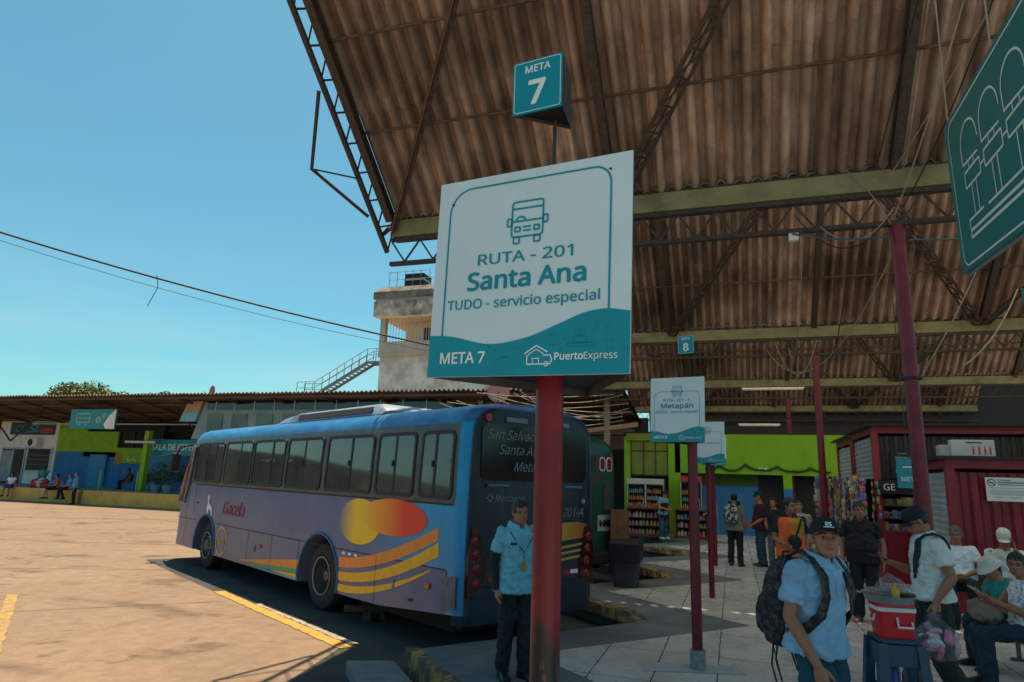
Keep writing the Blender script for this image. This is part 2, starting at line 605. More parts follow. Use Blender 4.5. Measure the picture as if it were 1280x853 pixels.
def rough_bar(name, p0, p1, wd, z0, z1, m, seg=30, jag=.03, seed=1, taper=True):
    rnd = random.Random(seed)
    p0, p1 = V((*p0, 0)), V((*p1, 0))
    d = (p1 - p0).normalized(); n = V((-d.y, d.x, 0))
    mb = MB(); rings = []
    for k in range(seg + 1):
        f = k / seg
        p = p0.lerp(p1, f)
        e = min(1, 6 * min(f, 1 - f) + .25) if taper else 1
        j = lambda: rnd.uniform(-jag, jag)
        top = z0 + (z1 - z0) * e
        rings.append([p + n * (wd/2 + j()) + V((0, 0, z0)), p + n * (wd/2 * .8 + j()) + V((0, 0, top + j() * .5)),
                      p + n * j() + V((0, 0, top + j() * .6)),
                      p - n * (wd/2 * .8 + j()) + V((0, 0, top + j() * .5)), p - n * (wd/2 + j()) + V((0, 0, z0))])
    mb.rings(rings)
    return mb.build(name, m, smooth=False)
KERBG = 'worn yellow kerbs between the bus bays'
for k, lab in ((1, 'crumbling yellow kerb on the paving behind the blue coach'),
               (2, 'worn yellow kerb at the foot of the black bin'),
               (3, 'farthest low yellow kerb, in front of the snack counters'),
               ):
    P, I = Pk(k), Ik(k - 1)
    o = rough_bar('worn_kerb', (P[0] + .75, P[1] - .72), (I[0] + .05, I[1] - .05), .26, -.03, .10, M_kerby, seed=k)
    tag(o, lab, 'kerb', KERBG)
o = rough_bar('worn_kerb', (-3.30, 6.78), (-1.45, 4.75), .16, -.24, .035, M_kerby, 44, .022, 9, False)
tag(o, 'broken yellow kerb edging the paving by the man in the light blue shirt', 'kerb', KERBG)
mb = MB(); mb.prism([(-3.42, 6.62, -.24), (-3.85, 6.42, -.24), (-2.2, 4.4, -.24), (-1.75, 4.75, -.24)], (0, 0, .16))
M_step = mat('step_concrete', (.12, .135, .14), .9, scale=4, col2=(.2, .21, .21), bump=.4, bscale=30)
struct(mb.build('kerb_step', M_step))

# ------------------------------------------------------------------ station canopy
TAN = math.tan(R(39.6)); ZV = 5.95; BAY = 9.0
def zr(y, k):
    yv = BAY * k
    return ZV + TAN * (yv - y) if y >= yv - BAY / 2 else ZV + TAN * (y - (yv - BAY))
can = empty('station_canopy', 'big gabled bus station canopy of brown corrugated sheets on dark steel trusses', 'canopy', (2.1, 9, 0))
CO = V((2.1, 9, 0))
class MBO(MB):
    """shapes given in world coordinates, stored relative to a thing's base"""
    def __init__(self, off): super().__init__(); self.off = V(off)
    def build(self, *a, **k):
        bmesh.ops.translate(self.bm, vec=-self.off, verts=self.bm.verts)
        return super().build(*a, **k)
X0, X1 = -5.15, 11.0
def corr_sheet(x0, x1, pfun, wl, amp, nseg, nrm, parent, m, name='corrugated_roof', seed=0, rows=1, off=(0, 0, 0), sharp=.8):
    """corrugated sheet: ridges run along pfun's direction; pfun(t) -> (y, z) for t in 0..1"""
    rnd = random.Random(seed)
    mb = MBO(off)
    per = 16 if sharp > 2 else 10
    nx = int((x1 - x0) / wl * per)
    sheetw = wl * 4.5
    for r in range(rows):
        t0, t1 = r / rows, (r + 1) / rows + (.03 if r < rows - 1 else 0)
        lift = r * .016
        prev = None
        cols = []
        for i in range(nx + 1):
            x = x0 + (x1 - x0) * i / nx
            ph = 2 * math.pi * x / wl
            if sharp > 2:      # row of round barrels hanging down, sharp grooves between
                u = (x / wl) % 1.0 * 2 - 1
                h = amp if abs(u) > .56 else amp - 2 * amp * (max(0, 1 - (u / .56) ** 2)) ** .42
                h += .012 * math.cos(u * math.pi)
            else:
                c = math.cos(ph)
                h = amp * math.copysign(abs(c) ** sharp, c)
            si = int((x - x0) / sheetw)
            rr = random.Random(si * 31 + r * 7 + seed)
            dh = rr.uniform(-.012, .012) + ((x - x0) / sheetw - si - .5) * .02
            col = []
            for s in range(nseg + 1):
                t = t0 + (t1 - t0) * s / nseg
                y, z = pfun(t)
                q = h + dh + lift + .01 * noise.noise(V((x * .9, y * .9, seed)))
                col.append(mb.bm.verts.new((x, y + nrm[1] * q, z + nrm[2] * q)))
            cols.append(col)
        for a, b in zip(cols[:-1], cols[1:]):
            for s in range(nseg):
                mb.bm.faces.new((a[s], a[s+1], b[s+1], b[s]))
    return mb.build(name, m, parent, smooth=True, fix=False)
for k in (1, 2, 3, 4):
    yv = BAY * k; yr = yv - BAY / 2; ya = yv - BAY
    zt = ZV + TAN * BAY / 2
    nr = V((0, math.sin(R(39.6)), math.cos(R(39.6))))
    corr_sheet(X0, X1, lambda t: (yr + (yv + .05 - yr) * t, zt + (ZV - .04 - zt) * t), .235, .080, 5, nr, can, M_roof, seed=k, rows=3, off=CO, sharp=3)
    nl = V((0, -math.sin(R(39.6)), math.cos(R(39.6))))
    y0_ = 3.6 if k == 1 else ya - .05
    corr_sheet(X0, X1, lambda t: (y0_ + (yr - y0_) * t, zt - TAN * (yr - y0_) * (1 - t)), .23, .043, 2, nl, can, M_fill_light, name='added_fill_light_roof', seed=k + 10, rows=1, off=CO)  # unseen near slopes, made translucent to add fill light below
RX = [-5.10, -1.5, 2.1, 5.75, 9.4]
def on_slope(x, y, k, off):
    """point below the far slope of bay k by off (along the slope normal)"""
    n = V((0, math.sin(R(39.6)), math.cos(R(39.6))))
    return V((x, y, zr(y, k))) - n * off
for k in (1, 2, 3, 4):
    yv = BAY * k
    mb = MBO(CO); mb.bb(X0 + .02, X1, yv - .06, yv + .10, 5.60, 5.88, .008)
    mb.build('gutter_beam', M_green, can)
    mb = MBO(CO); mb.bb(X0 + .02, X1, yv + .105, yv + .14, 5.56, 6.20); mb.bb(X0 + .02, X1, yv - .02, yv + .10, 5.90, 5.93)
    mb.build('gutter', M_steel, can)
    # truss under the gutter
    mb = MBO(CO)
    mb.bb(X0, X1, yv - .04, yv + .04, 5.535, 5.59)
    mb.bb(X0, X1, yv - .04, yv + .04, 5.12, 5.18)
    n = int((X1 - X0) / .25)
    for i in range(n):
        xa = X0 + (X1 - X0) * i / n; xb = X0 + (X1 - X0) * (i + 1) / n
        z0, z1 = (5.18, 5.535) if i % 2 else (5.535, 5.18)
        mb.bar((xa, yv, z0), (xb, yv, z1), .024, .024, (0, 1, 0))
    mb.build('valley_truss', M_steel, can)
for k in (1, 2, 3, 4):
    yv = BAY * k; yr = yv - BAY / 2
    for x in RX:
        mb = MBO(CO)
        a, b = on_slope(x, yr, k, .12), on_slope(x, yv - .05, k, .12)
        nn = (0, math.sin(R(39.6)), math.cos(R(39.6)))
        mb.bar(a, b, .12, .02, nn)
        mb.bar(a - V(nn) * .14, b - V(nn) * .14, .12, .02, nn)
        mb.bar(a - V(nn) * .07, b - V(nn) * .07, .02, .13, nn)
        mb.build('rafter', M_steel, can)
    for y in (yv - 1.13, yv - 2.15, yv - 3.2, yv - 4.2):
        a, b = on_slope(X0, y, k, .075), on_slope(X1, y, k, .075)
        mb = MBO(CO); mb.tube([a, b], .022, 8)
        mb.build('purlin', M_rust, can)
    # lattice braces lying under the slope, valley to ridge
    br = [(-1.5, 2.1), (5.75, 2.1), (5.75, 9.4)] + ([(-5.1, -1.5)] if k > 1 else [])
    for xa, xb in br:
        a, b = on_slope(xa, yv - .02, k, .30), on_slope(xb, yr, k, .30)
        d = (b - a).normalized()
        nn = V((0, math.sin(R(39.6)), math.cos(R(39.6))))
        s = d.cross(nn).normalized() * (1 if xb > xa else -1)
        mb = MBO(CO)
        mb.bar(a, b, .055, .06, nn)
        mb.bar(a - s * .17 + nn * .1, b - s * .17 + nn * .1, .045, .04, nn)
        mb.bar(a - s * .09 + nn * .16, b - s * .09 + nn * .16, .02, .02, nn)
        L = (b - a).length; m_ = int(L / .36)
        for i in range(m_):
            p = a.lerp(b, i / m_); q = a.lerp(b, (i + 1) / m_)
            mb.bar(p, q - s * .17 + nn * .1, .022, .022, nn)
            mb.bar(p, p - s * .17 + nn * .1, .024, .024, nn)
        mb.build('lattice_brace', M_steel, can)
# plain diagonal at the near left corner
mb = MBO(CO)
a, b = on_slope(-5.12, 9.1, 1, .22), on_slope(-1.6, 4.9, 1, .22)
mb.bar(a, b, .11, .02, (0, .6, .8)); mb.bar(a - V((0, .04, .05)), b - V((0, .04, .05)), .02, .12, (0, .6, .8))
mb.build('corner_brace', M_rust, can)
# lattice along the left rake of each bay
for k in (1, 2, 3, 4):
    yv = BAY * k; yr = yv - BAY / 2
    mb = MBO(CO)
    for (ya, yb, sg) in ((yr, yv + .25, 1), (yr, 3.6 if k == 1 else yv - BAY, -1)):
        def pz(y): return ZV + TAN * (yv - y) if sg == 1 else ZV + TAN * (y - (yv - BAY))
        oa = V((X0 - .22, ya, pz(ya) - .28)); ob = V((X0 - .22, yb, pz(yb) - .28))
        ia = V((X0 - .01, ya, pz(ya) - .03)); ib = V((X0 - .01, yb, pz(yb) - .03))
        mb.bar(oa, ob, .065, .065); mb.bar(ia, ib, .05, .07)
        n = 26
        for i in range(n):
            p, q = (oa, ob), (ia, ib)
            if i % 2: p, q = q, p
            mb.bar(p[0].lerp(p[1], i / n), q[0].lerp(q[1], (i + 1) / n), .022, .022)
    mb.build('rake_lattice', M_steel, can)
mb = MBO(CO)
mb.tube([(-5.42, 7.10, 7.15), (-5.75, 7.55, 6.20), (-5.40, 8.62, 5.85)], .028, 8)
mb.tube([(-5.75, 7.55, 6.20), (-5.36, 8.2, 6.30)], .014, 6)
mb.build('edge_bracket', M_steel, can)
# columns
for k in (1, 2, 3):
    mb = MBO(CO); mb.tube([(2.1, BAY * k, 0), (2.1, BAY * k, 5.12)], .082, 24)
    c = mb.build('column', M_redp, can, smooth=True)
    mb = MBO(CO); mb.tube([(2.1, BAY * k, 3.72), (2.1, BAY * k, 3.75)], .088, 24)
    mb.build('collar', M_redp, c)

mb = MB(); ring = []  # unseen ring of ridges, added for the coach windows to reflect
for k in range(61):
    a = R(120 + 300 * k / 60); r_ = 95 + 10 * math.sin(k * 1.3)
    h = 7 + 5 * noise.noise(V((k * .35, 3, 1))) + 2.0 * noise.noise(V((k * 1.3, 7, 1)))
    ring.append((r_ * math.cos(a), r_ * math.sin(a), h))
lo = [mb.bm.verts.new((x, y, -.5)) for x, y, h in ring]; mi_ = [mb.bm.verts.new((x * 1.04, y * 1.04, h)) for x, y, h in ring]; hi = [mb.bm.verts.new((x * 1.35, y * 1.35, -.5)) for x, y, h in ring]
for A, B in ((lo, mi_), (mi_, hi)):
    for i in range(60): mb.bm.faces.new((A[i], A[i+1], B[i+1], B[i]))
struct(mb.build('reflection_backdrop', mat('backdrop_green', (.03, .04, .02), .9, scale=.15, col2=(.12, .09, .05), contrast=(.4, .6)), fix=True))
# ------------------------------------------------------------------ far terminal building
FY = 33.0
def S33(x, z):            # facade measured at 28.5 m, carried to the wall at 33 m
    k = FY / 28.5
    return x * k, 1.8 + (z - 1.8) * k
M_fwhite = mat('shop_white', (.92, .84, .76), .7, scale=3, var=.12)
M_flime = mat('lime_green', (.30, .50, .01), .7, scale=2, var=.12)
M_fblue = mat('royal_blue', (.015, .17, .42), .6, scale=2, var=.15)
M_fblue2 = mat('door_blue', (.02, .26, .50), .5, scale=2, var=.1)
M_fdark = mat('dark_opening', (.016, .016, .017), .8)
M_navy = mat('navy_panel', (.015, .05, .10), .5, var=.2)
M_tint = mat('shop_glass', (.02, .035, .04), .12, var=.3, scale=1.5)
M_alu = mat('aluminium', (.45, .46, .46), .4, metal=.4)
M_ftile = mat('pale_cladding', (.16, .27, .30), .5, scale=1.2, col2=(.28, .36, .35))
struct(sheet('far_platform', [(-90, 27.4), (-17.5, 27.4), (-17.5, 40), (-90, 40)], .5, mat('pale_paving', (.34, .31, .27), .8, scale=1.5, var=.15), .75))
for i, (a, b) in enumerate(((-90, -33.6), (-33.3, -17.4))):
    mb = MB(); mb.bb(a, b, 27.22, 27.40, -.21, .51, .02)
    tag(mb.build('kerb_wall', M_kerbfar), ('long yellow kerb ledge people sit on at the far left' if i == 0 else 'yellow kerb ledge in front of the potted bushes beside the coach'), 'kerb', 'yellow ledges of the far platform')

fb = empty('terminal_building', 'low terminal building across the yard with a long corrugated canopy over shops', 'building', (-35, 33, .5))
FO = V((-35, 33, .5))
def fbox(name, m, x0, x1, z0, z1, y0=FY - .1, y1=FY + .1, parent=None, bevel=0):
    mb = MBO(FO); mb.bb(x0, x1, y0, y1, z0, z1, bevel)
    return mb.build(name, m, parent or fb)
zt_f = lambda y: 5.72 - (y - 27.5) * .16
corr_sheet(-90, -4.2, lambda t: (27.5 + 7.4 * t, 5.72 - 7.4 * .16 * t), .24, .05, 2, V((0, .15, .98)), fb, mat('canopy_sheet', (.13, .085, .06), .85, scale=1.2, col2=(.27, .19, .135), bump=.3), name='canopy_roof', off=FO, sharp=1.0)
mb = MBO(FO)
for x in range(-88, -4, 3):
    mb.bar((x, 27.6, 5.50), (x, 34.5, 4.35), .06, .12)
for y in (27.65, 29, 31, 32.6):
    mb.bar((-90, y, zt_f(y) - .18), (-4.3, y, zt_f(y) - .18), .06, .10)
mb.build('canopy_frame', M_rust, fb)
for x in (-48, -43.5, -28):
    mb = MBO(FO)
    for s in (-1, 1):
        mb.bar((x, 30, 3.2), (x + s * 2.4, 30, zt_f(30) - .2), .07, .07)
    mb.bar((x - 2.4, 30, zt_f(30) - .3), (x + 2.4, 30, zt_f(30) - .3), .07, .07)
    mb.build('roof_truss', M_steel, fb)
fbox('pipe', M_alu, -44.5, -26, 4.42, 4.50, 31.9, 32.0)
# white shop
fbox('shop_wall', M_fwhite, -48.9, -43.25, .5, 5.1)
pn = fbox('shop_sign', M_navy, -47.8, -43.6, 3.78, 4.62, FY - .17, FY - .1)
FF = Frame((-35 + 35, FY, 0), (1, 0, 0), (0, 0, 1))
def fr_on(y, off=FO): return Frame((-off[0], y - off[1], -off[2]), (1, 0, 0), (0, 0, 1))
fr = fr_on(FY - .17)
M_redpr = mat('red_print', (.45, .03, .03), .5)
M_tealp = mat('teal_poster', (.05, .30, .33), .5, scale=3, var=.3)
strokes([('fill', rrect(-44.9, -43.75, 3.9, 4.25, .12), .004)], fr, M_redpr, pn, 'printed_badge')
strokes([(arc(-46.9, 4.2, .35, .22, 0, 360, 20)[:-1], .06, True, .004), (arc(-45.5, 4.3, .3, .16, 0, 360, 20)[:-1], .08, True, .004), ([(-46.2, 3.95), (-45.0, 4.05)], .07, False, .004)], fr, M_tealp, pn, 'printed_mark')
d = fbox('door', M_tint, -48.2, -46.0, .5, 2.85, FY - .15, FY - .1)
mb = MBO(FO)
for x in (-48.2, -47.1, -46.0): mb.bb(x - .05, x + .05, FY - .19, FY - .14, .5, 2.9)
mb.bb(-48.2, -46.0, FY - .19, FY - .14, 2.8, 2.9); mb.build('door_frame', M_alu, d)
fbox('door_poster', mat('door_poster', (.30, .36, .38), .4, scale=2, var=.3), -48.15, -47.15, .6, 2.7, FY - .165, FY - .152, d)
wn = fbox('shop_window', M_tint, -45.7, -43.6, 1.4, 2.85, FY - .15, FY - .1)
mb = MBO(FO)
for z in (1.4, 1.75, 2.1, 2.4): mb.bb(-45.6, -43.7, FY - .17, FY - .15, z, z + .05)
mb.build('shelf_goods', mat('window_goods', (.12, .13, .13), .6, scale=9, var=.6), wn)
mb = MBO(FO); mb.bb(-45.75, -43.5, FY - .2, FY - .1, 1.28, 1.38); mb.bb(-45.78, -45.7, FY - .2, FY - .1, 1.28, 2.95); mb.bb(-43.58, -43.5, FY - .2, FY - .1, 1.28, 2.95)
mb.build('window_frame', M_white, wn)
ac = fbox('air_conditioner', M_fwhite, -45.7, -44.55, 2.95, 3.55, FY - .55, FY - .1, None, .03)
mb = MBO(FO); mb.ell((-45.15, FY - .56, 3.25), (.24, .03, .24)); mb.build('fan_grille', M_steel, ac)
# dark unit left edge
fbox('shop_wall', M_navy, -60, -48.95, .5, 4.9)
fbox('awning_post', M_steel, -49.1, -48.95, .5, 4.9, FY - .25, FY - .1)
# green and blue waiting hall
fbox('hall_wall', M_fblue, -43.2, -29.5, .5, 2.72)
fbox('hall_wall', M_flime, -43.2, -40.7, 2.72, 4.6)
fbox('hall_wall', M_flime, -40.7, -37.9, 2.42, 4.05)
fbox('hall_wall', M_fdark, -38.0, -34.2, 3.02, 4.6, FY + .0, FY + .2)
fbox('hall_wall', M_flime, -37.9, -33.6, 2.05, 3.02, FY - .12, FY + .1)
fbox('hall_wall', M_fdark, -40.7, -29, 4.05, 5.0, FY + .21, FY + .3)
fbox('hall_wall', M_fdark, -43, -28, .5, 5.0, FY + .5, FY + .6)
fbox('pillar', M_fblue2, -39.9, -38.5, .5, 2.55, FY - .25, FY - .1)
for x in (-37.8, -36.6, -35.4, -34.3):
    mb = MBO(FO); mb.bb(x - .04, x + .04, FY - .1, FY, 3.02, 4.05); mb.build('mullion', M_steel, fb)
fr = fr_on(FY - .12)
M_orange = mat('orange_paint', (.55, .19, .02), .6)
strokes([('fill', rrect(-37.85, -37.35, 1.95, 2.65, .1), .015)], fr, M_orange, fb, 'painted_mark')
strokes([([(-36.75, 2.5), (-36.85, 2.25), (-36.6, 2.25)], .06, False, .015), ([(-36.3, 2.5), (-36.4, 2.25), (-36.1, 2.25)], .06, False, .015)], fr, M_signw2, fb, 'painted_mark')
dd = fbox('door', M_fblue2, -37.2 + 2.0, -33.2, .5, 2.55, FY - .17, FY - .1)
mb = MBO(FO); mb.bb(-33.45, -33.35, FY - .22, FY - .17, 1.45, 1.6); mb.build('handle', M_alu, dd)
wp = fbox('poster', mat('blue_poster', (.10, .40, .48), .5, var=.2, scale=4), -34.9, -33.9, 2.85, 3.6, FY - .2, FY - .12)
fbox('wall_poster', mat('blue_poster2', (.03, .32, .42), .5, var=.3, scale=4), -36.1 + 1.2, -34.4, 2.05, 2.75, FY - .16, FY - .12)
mb = MBO(FO); mb.bb(-32.35, -32.05, 29.8, 30.1, .5, 3.9)
pl = mb.build('column', M_flime, fb)
mb = MBO(FO); mb.bb(-32.36, -32.04, 29.78, 29.8, .5, 1.9); mb.build('column_base', M_flime, pl)
mb = MBO(FO); mb.tube([(-33.5, 29.6, 3.25), (-31.3, 29.6, 3.25)], .07, 8); mb.build('tube_lamp', M_white, pl)
# waiting-room sign
mb = MBO(FO); mb.bb(-32.6, -25.5, 30.4, 30.5, 2.55, 3.45)
sg = mb.build('waiting_room_sign', M_teal, fb)
text('SALA DE ESPERA', fr_on(30.4), -32.35, 2.85, .012, .58, M_signw2, sg, .025, 'LEFT')
# slanted upper hall with glazing
HY = 28.7
mb = MBO(FO); mb.prism([(-27.9, HY, 3.4), (-27.2, HY, 5.42), (-12.5, HY, 5.42), (-12.5, HY, 3.4)], (0, .2, 0)); up = mb.build('upper_wall', M_ftile, fb)
mb = MBO(FO); mb.bb(-27.0, -12.5, HY - .06, HY - .01, 4.98, 5.42); mb.build('window', M_glassd, up)
for i in range(11):
    mb = MBO(FO); mb.bb(-26.4 + i * 1.25, -26.35 + i * 1.25, HY - .09, HY - .06, 4.95, 5.44); mb.build('mullion', M_alu, up)
for i in range(8):
    mb = MBO(FO); mb.bb(-26.9 + i * 1.6, -25.9 + i * 1.6, HY - .05, HY - .01, 3.7, 4.75)
    mb.build('glazing_panel', mat('green_glazing', (.08, .14, .14), .25, scale=.6, col2=(.16, .24, .23)), up)
mb = MBO(FO); mb.prism([(-28.55, HY - .1, 4.85), (-28.3, HY - .1, 5.45), (-27.3, HY - .1, 5.45), (-27.5, HY - .1, 4.85)], (0, .2, 0)); mb.build('end_panel', mat('plywood', (.42, .29, .19), .7, scale=2, var=.2, stretch=(4, 1, 1)), up)
mb = MBO(FO); mb.prism([(-28.75, HY - .1, 4.35), (-28.56, HY - .1, 4.84), (-27.5, HY - .1, 4.84), (-27.7, HY - .1, 4.35)], (0, .2, 0)); mb.build('end_panel', mat('aqua_panel', (.20, .48, .55), .5, var=.1), up)
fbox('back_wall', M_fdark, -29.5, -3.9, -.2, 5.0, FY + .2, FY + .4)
mb = MBO(FO)
for x in (-14.2, -11.2, -8.0, -5.2): mb.bb(x - .12, x + .12, 28.9, 29.1, -.2, 5.4)
mb.build('canopy_post', mat('pale_post', (.34, .27, .20), .8, scale=3), fb)
mb = MBO(FO); mb.bar((-6.2, 24.6, 3.55), (-3.3, 24.9, 3.95), .25, .16); mb.build('eaves_beam', mat('tan_beam', (.30, .20, .13), .8), fb)
mb = MBO(FO)
mb.bb(-9.5, -4.1, 29.5, 29.6, 3.9, 4.15); mb.bb(-9.5, -4.1, 30.5, 30.6, 3.3, 3.9)
mb.build('fascia_board', mat('brown_board', (.12, .08, .06), .8), fb)

# hanging bus sign, posts, plants in front of the far building
hs = empty('hanging_sign', 'teal hanging banner with a bus symbol under the far canopy', 'sign', (-34.5, 27.9, 3.8))
HO = V((-34.5, 27.9, 3.8))
mb = MBO(HO); mb.bb(-35.9, -32.5, 27.85, 27.95, 3.85, 4.95); mb.build('panel', mat('banner_teal', (.03, .26, .27), .5, var=.15), hs)
fr = fr_on(27.85, HO)
strokes([(rrect(-35.4, -34.4, 4.2, 4.7, .1), .05, True, .01), ([(-35.35, 4.45), (-34.45, 4.45)], .04, False, .01), (arc(-35.15, 4.15, .1, .1, 0, 360, 10)[:-1], .04, True, .01), (arc(-34.65, 4.15, .1, .1, 0, 360, 10)[:-1], .04, True, .01),
         (arc(-33.75, 4.35, .14, .14, 0, 360, 10)[:-1], .08, True, .01), (arc(-33.35, 4.6, .1, .1, 0, 360, 10)[:-1], .06, True, .01)], fr, mat('pale_print', (.4, .55, .5), .5), hs)
mb = MBO(HO); mb.prism([(-33.3, 27.84, 4.1), (-32.95, 27.84, 4.6), (-32.5, 27.84, 4.95), (-32.5, 27.84, 3.85), (-33.1, 27.84, 3.85)], (0, -.02, 0)); mb.build('print_edge', M_fwhite, hs)
mb = MBO(HO)
for x in (-35.7, -32.8): mb.tube([(x, 27.9, 4.95), (x, 27.9, 5.5)], .02, 6)
mb.build('hanger', M_steel, hs)
for i, (x, lab) in enumerate(((-33.6, 'short lime green post standing on the far platform nearest the waiting men'), (-30.9, 'short lime green post on the far platform beside the potted bushes'))):
    mb = MB(); mb.tube([(0, 0, 0), (0, 0, 1.05)], .05, 8); mb.tube([(0, 0, 1.05), (0, 0, 1.08)], .065, 8)
    o = mb.build('rail_post', mat('lime_post', (.25, .45, .12), .6)); o.location = (x, 28.4, .5)
    tag(o, lab, 'post', 'green posts on the far platform')
M_leaf = mat('leaf', (.025, .055, .015), .6, scale=2, col2=(.09, .13, .035))
M_leafy = mat('leaf_yellow', (.06, .085, .015), .6, scale=.35, col2=(.17, .18, .035))
M_bark = mat('bark', (.10, .07, .045), .9, bump=.5)
def leaf_cloud(mb, blobs, n, size, seed):
    rnd = random.Random(seed)
    tot = sum(b[3] ** 2 for b in blobs)
    for (cx, cy, cz, r, fl) in blobs:
        for _ in range(int(n * r * r / tot)):
            d = V((rnd.gauss(0, 1), rnd.gauss(0, 1), rnd.gauss(0, 1))).normalized()
            q = r * (rnd.random() ** .35) * (1 + .25 * noise.noise(d * 2.3 + V((cx, cy, cz))))
            p = V((cx, cy, cz)) + V((d.x * q, d.y * q, d.z * q * fl))
            a = V((rnd.gauss(0, 1), rnd.gauss(0, 1), rnd.gauss(0, .7))).normalized()
            b = a.orthogonal().normalized()
            if rnd.random() < .5: b = a.cross(b)
            s = size * rnd.uniform(.6, 1.3)
            mb.face([p - a * s, p - b * s * .45, p + a * s, p + b * s * .45])
def bush(x, y, z, h, seed, lab):
    t = empty('potted_bush', lab, 'plant', (x, y, z), 0, 'potted bushes by the far waiting room')
    mb = MB(); mb.rings([[(r * math.cos(a), r * math.sin(a), zz) for a in [2*math.pi*k/12 for k in range(12)]] for r, zz in ((.2, 0), (.3, .42), (.27, .42), (.25, .38))])
    mb.build('pot', mat('pot_blue', (.12, .22, .25), .7), t)
    mb = MB(); mb.tube([(0, 0, .3), (.03, 0, h * .6)], [.04, .02], 6); mb.build('stem', M_bark, t)
    mb = MB(); leaf_cloud(mb, [(0, 0, h * .68, h * .34, 1.2), (.2, .1, h * .5, h * .25, 1), (-.22, -.1, h * .55, h * .22, 1)], 900, .06, seed)
    mb.build('foliage', M_leaf, t, fix=False)
bush(-29.4, 28.3, .5, 1.5, 3, 'potted bush on the far platform, nearest the lime green post')
bush(-28.5, 28.2, .5, 1.75, 4, 'tallest potted bush on the far platform, beside the coach front')
bush(-27.7, 28.6, .5, 1.5, 5, 'potted bush on the far platform half hidden by the coach front')

# tree behind the far roof
tr = empty('tree', 'round leafy tree rising behind the far roof', 'tree', (-77.5, 62, .7))
mb = MB(); mb.tube([(0, 0, -1.4), (.3, .2, 4), (.2, 0, 7)], [.5, .38, .25], 10)
for a, h in ((0, 9), (1.5, 9.5), (3, 9), (4.4, 9.3)): mb.tube([(.2, 0, 5.5), (2.4 * math.cos(a), 2 * math.sin(a), h)], [.22, .08], 6)
mb.build('trunk', M_bark, tr)
mb = MB(); leaf_cloud(mb, [(0, 0, 8.7, 3.2, .95), (-4, 0, 8.2, 2.9, .85), (3.6, .5, 8.0, 2.8, .9), (-1.5, -1.5, 9.6, 2.2, .8), (1.8, -1, 9.3, 2.2, .8), (6.3, 0, 7.6, 2.2, .8), (-6.5, 0, 7.4, 2, .8)], 15000, .20, 7)
mb.build('crown', M_leafy, tr, fix=False)
tr2 = empty('tree', 'smaller tree whose top just clears the far roof, right of the round tree', 'tree', (-66.5, 62, .7))
mb = MB(); mb.tube([(0, 0, -1.2), (.2, .1, 7)], [.35, .15], 8); mb.build('trunk', M_bark, tr2)
mb = MB(); leaf_cloud(mb, [(-1.2, 0, 8.7, 1.6, .85), (1.0, .2, 8.9, 1.5, .9), (2.8, 0, 8.5, 1.3, .85)], 3800, .20, 8)
mb.build('crown', M_leafy, tr2, fix=False)
# red bowl-shaped dish on the far roof edge, pink dish above the coach
def dish(x, y, z, r, col, lab, rz):
    t = empty('satellite_dish', lab, 'satellite dish', (x, y, z), rz, 'satellite dishes')
    mb = MB(); mb.tube([(0, 0, -.5), (0, 0, .05)], .03, 6); mb.build('mount', M_steel, t)
    mb = MB()
    mb.rings([[(r * s * math.cos(a), -.05 - .12 * (1 - s * s) * 0 - .18 * r * s * s, .1 + r + r * s * .9 * math.sin(a)) for a in [2*math.pi*k/20 for k in range(20)]] for s in (.05, .4, .7, 1.0)], cap=False)
    mb.rings([[(r * s * math.cos(a), -.02 - .18 * r * s * s, .1 + r + r * s * .9 * math.sin(a)) for a in [2*math.pi*k/20 for k in range(20)]] for s in (1.0, .7, .4, .05)], cap=False)
    mb.build('reflector', mat('dish_' + str(int(col[0]*100)), col, .6), t, smooth=True)
    mb = MB(); mb.tube([(0, -.1, .15), (0, -.55 * r - .3, .1 + r)], .018, 6); mb.build('feed_arm', M_steel, t)
dish(-9.75, 27.3, 4.95, .50, (.62, .30, .26), 'pink satellite dish showing above the rear of the blue coach', .35)
dish(-27.0, 29.0, 5.45, .42, (.50, .13, .07), 'small reddish dish lying on the far roof edge above the coach front', -.5)

# ------------------------------------------------------------------ concrete tower
TY = 45.0
M_tow = mat('stained_plaster', (.62, .53, .44), .9, scale=.6, col2=(.95, .84, .72), contrast=(.42, .58), bump=.2)
M_tow2 = mat('grey_render', (.50, .41, .33), .9, scale=1.2, col2=(.64, .54, .44))
M_towd = mat('mouldy_concrete', (.22, .18, .15), .95, scale=.9, col2=(.82, .72, .61), contrast=(.38, .62), bump=.3)
M_towc = mat('peach_and_bounce_light', (.96, .76, .56), .8, scale=1, var=.06)
tw = empty('concrete_tower', 'stained concrete tower block with a barred open gallery and a roof tank', 'building', (-20, 48, 0))
TO = V((-20, 48, 0))
def tb(name, m, x0, x1, y0, y1, z0, z1, par=None, bev=0.0):
    mb = MBO(TO); mb.bb(x0, x1, y0, y1, z0, z1, bev); return mb.build(name, m, par or tw)
tb('lower_wall', M_tow, -26.1, -13, TY, 55, 0, 10.9)
tb('gallery_floor', M_tow2, -26.2, -13, TY - .15, 55, 10.9, 12.1, None, .03)
tb('corner_column', M_tow2, -26.2, -25.75, TY - .1, TY + .35, 12.1, 14.0)
tb('back_wall', M_towc, -25.0, -13, TY + 2.0, TY + 2.3, 12.1, 14.0)
gw = tb('window', M_fdark, -23.4, -20.4, TY + 1.9, TY + 2.0, 12.5, 13.6)
mb = MBO(TO)
for i in range(14): mb.bb(-23.35 + i * .22, -23.29 + i * .22, TY + 1.85, TY + 1.9, 12.5, 13.6)
mb.build('window_bars', M_white, gw)
mb = MBO(TO)
for i in range(46): mb.bb(-25.6 + i * .26, -25.57 + i * .26, TY, TY + .03, 12.1, 14.0)
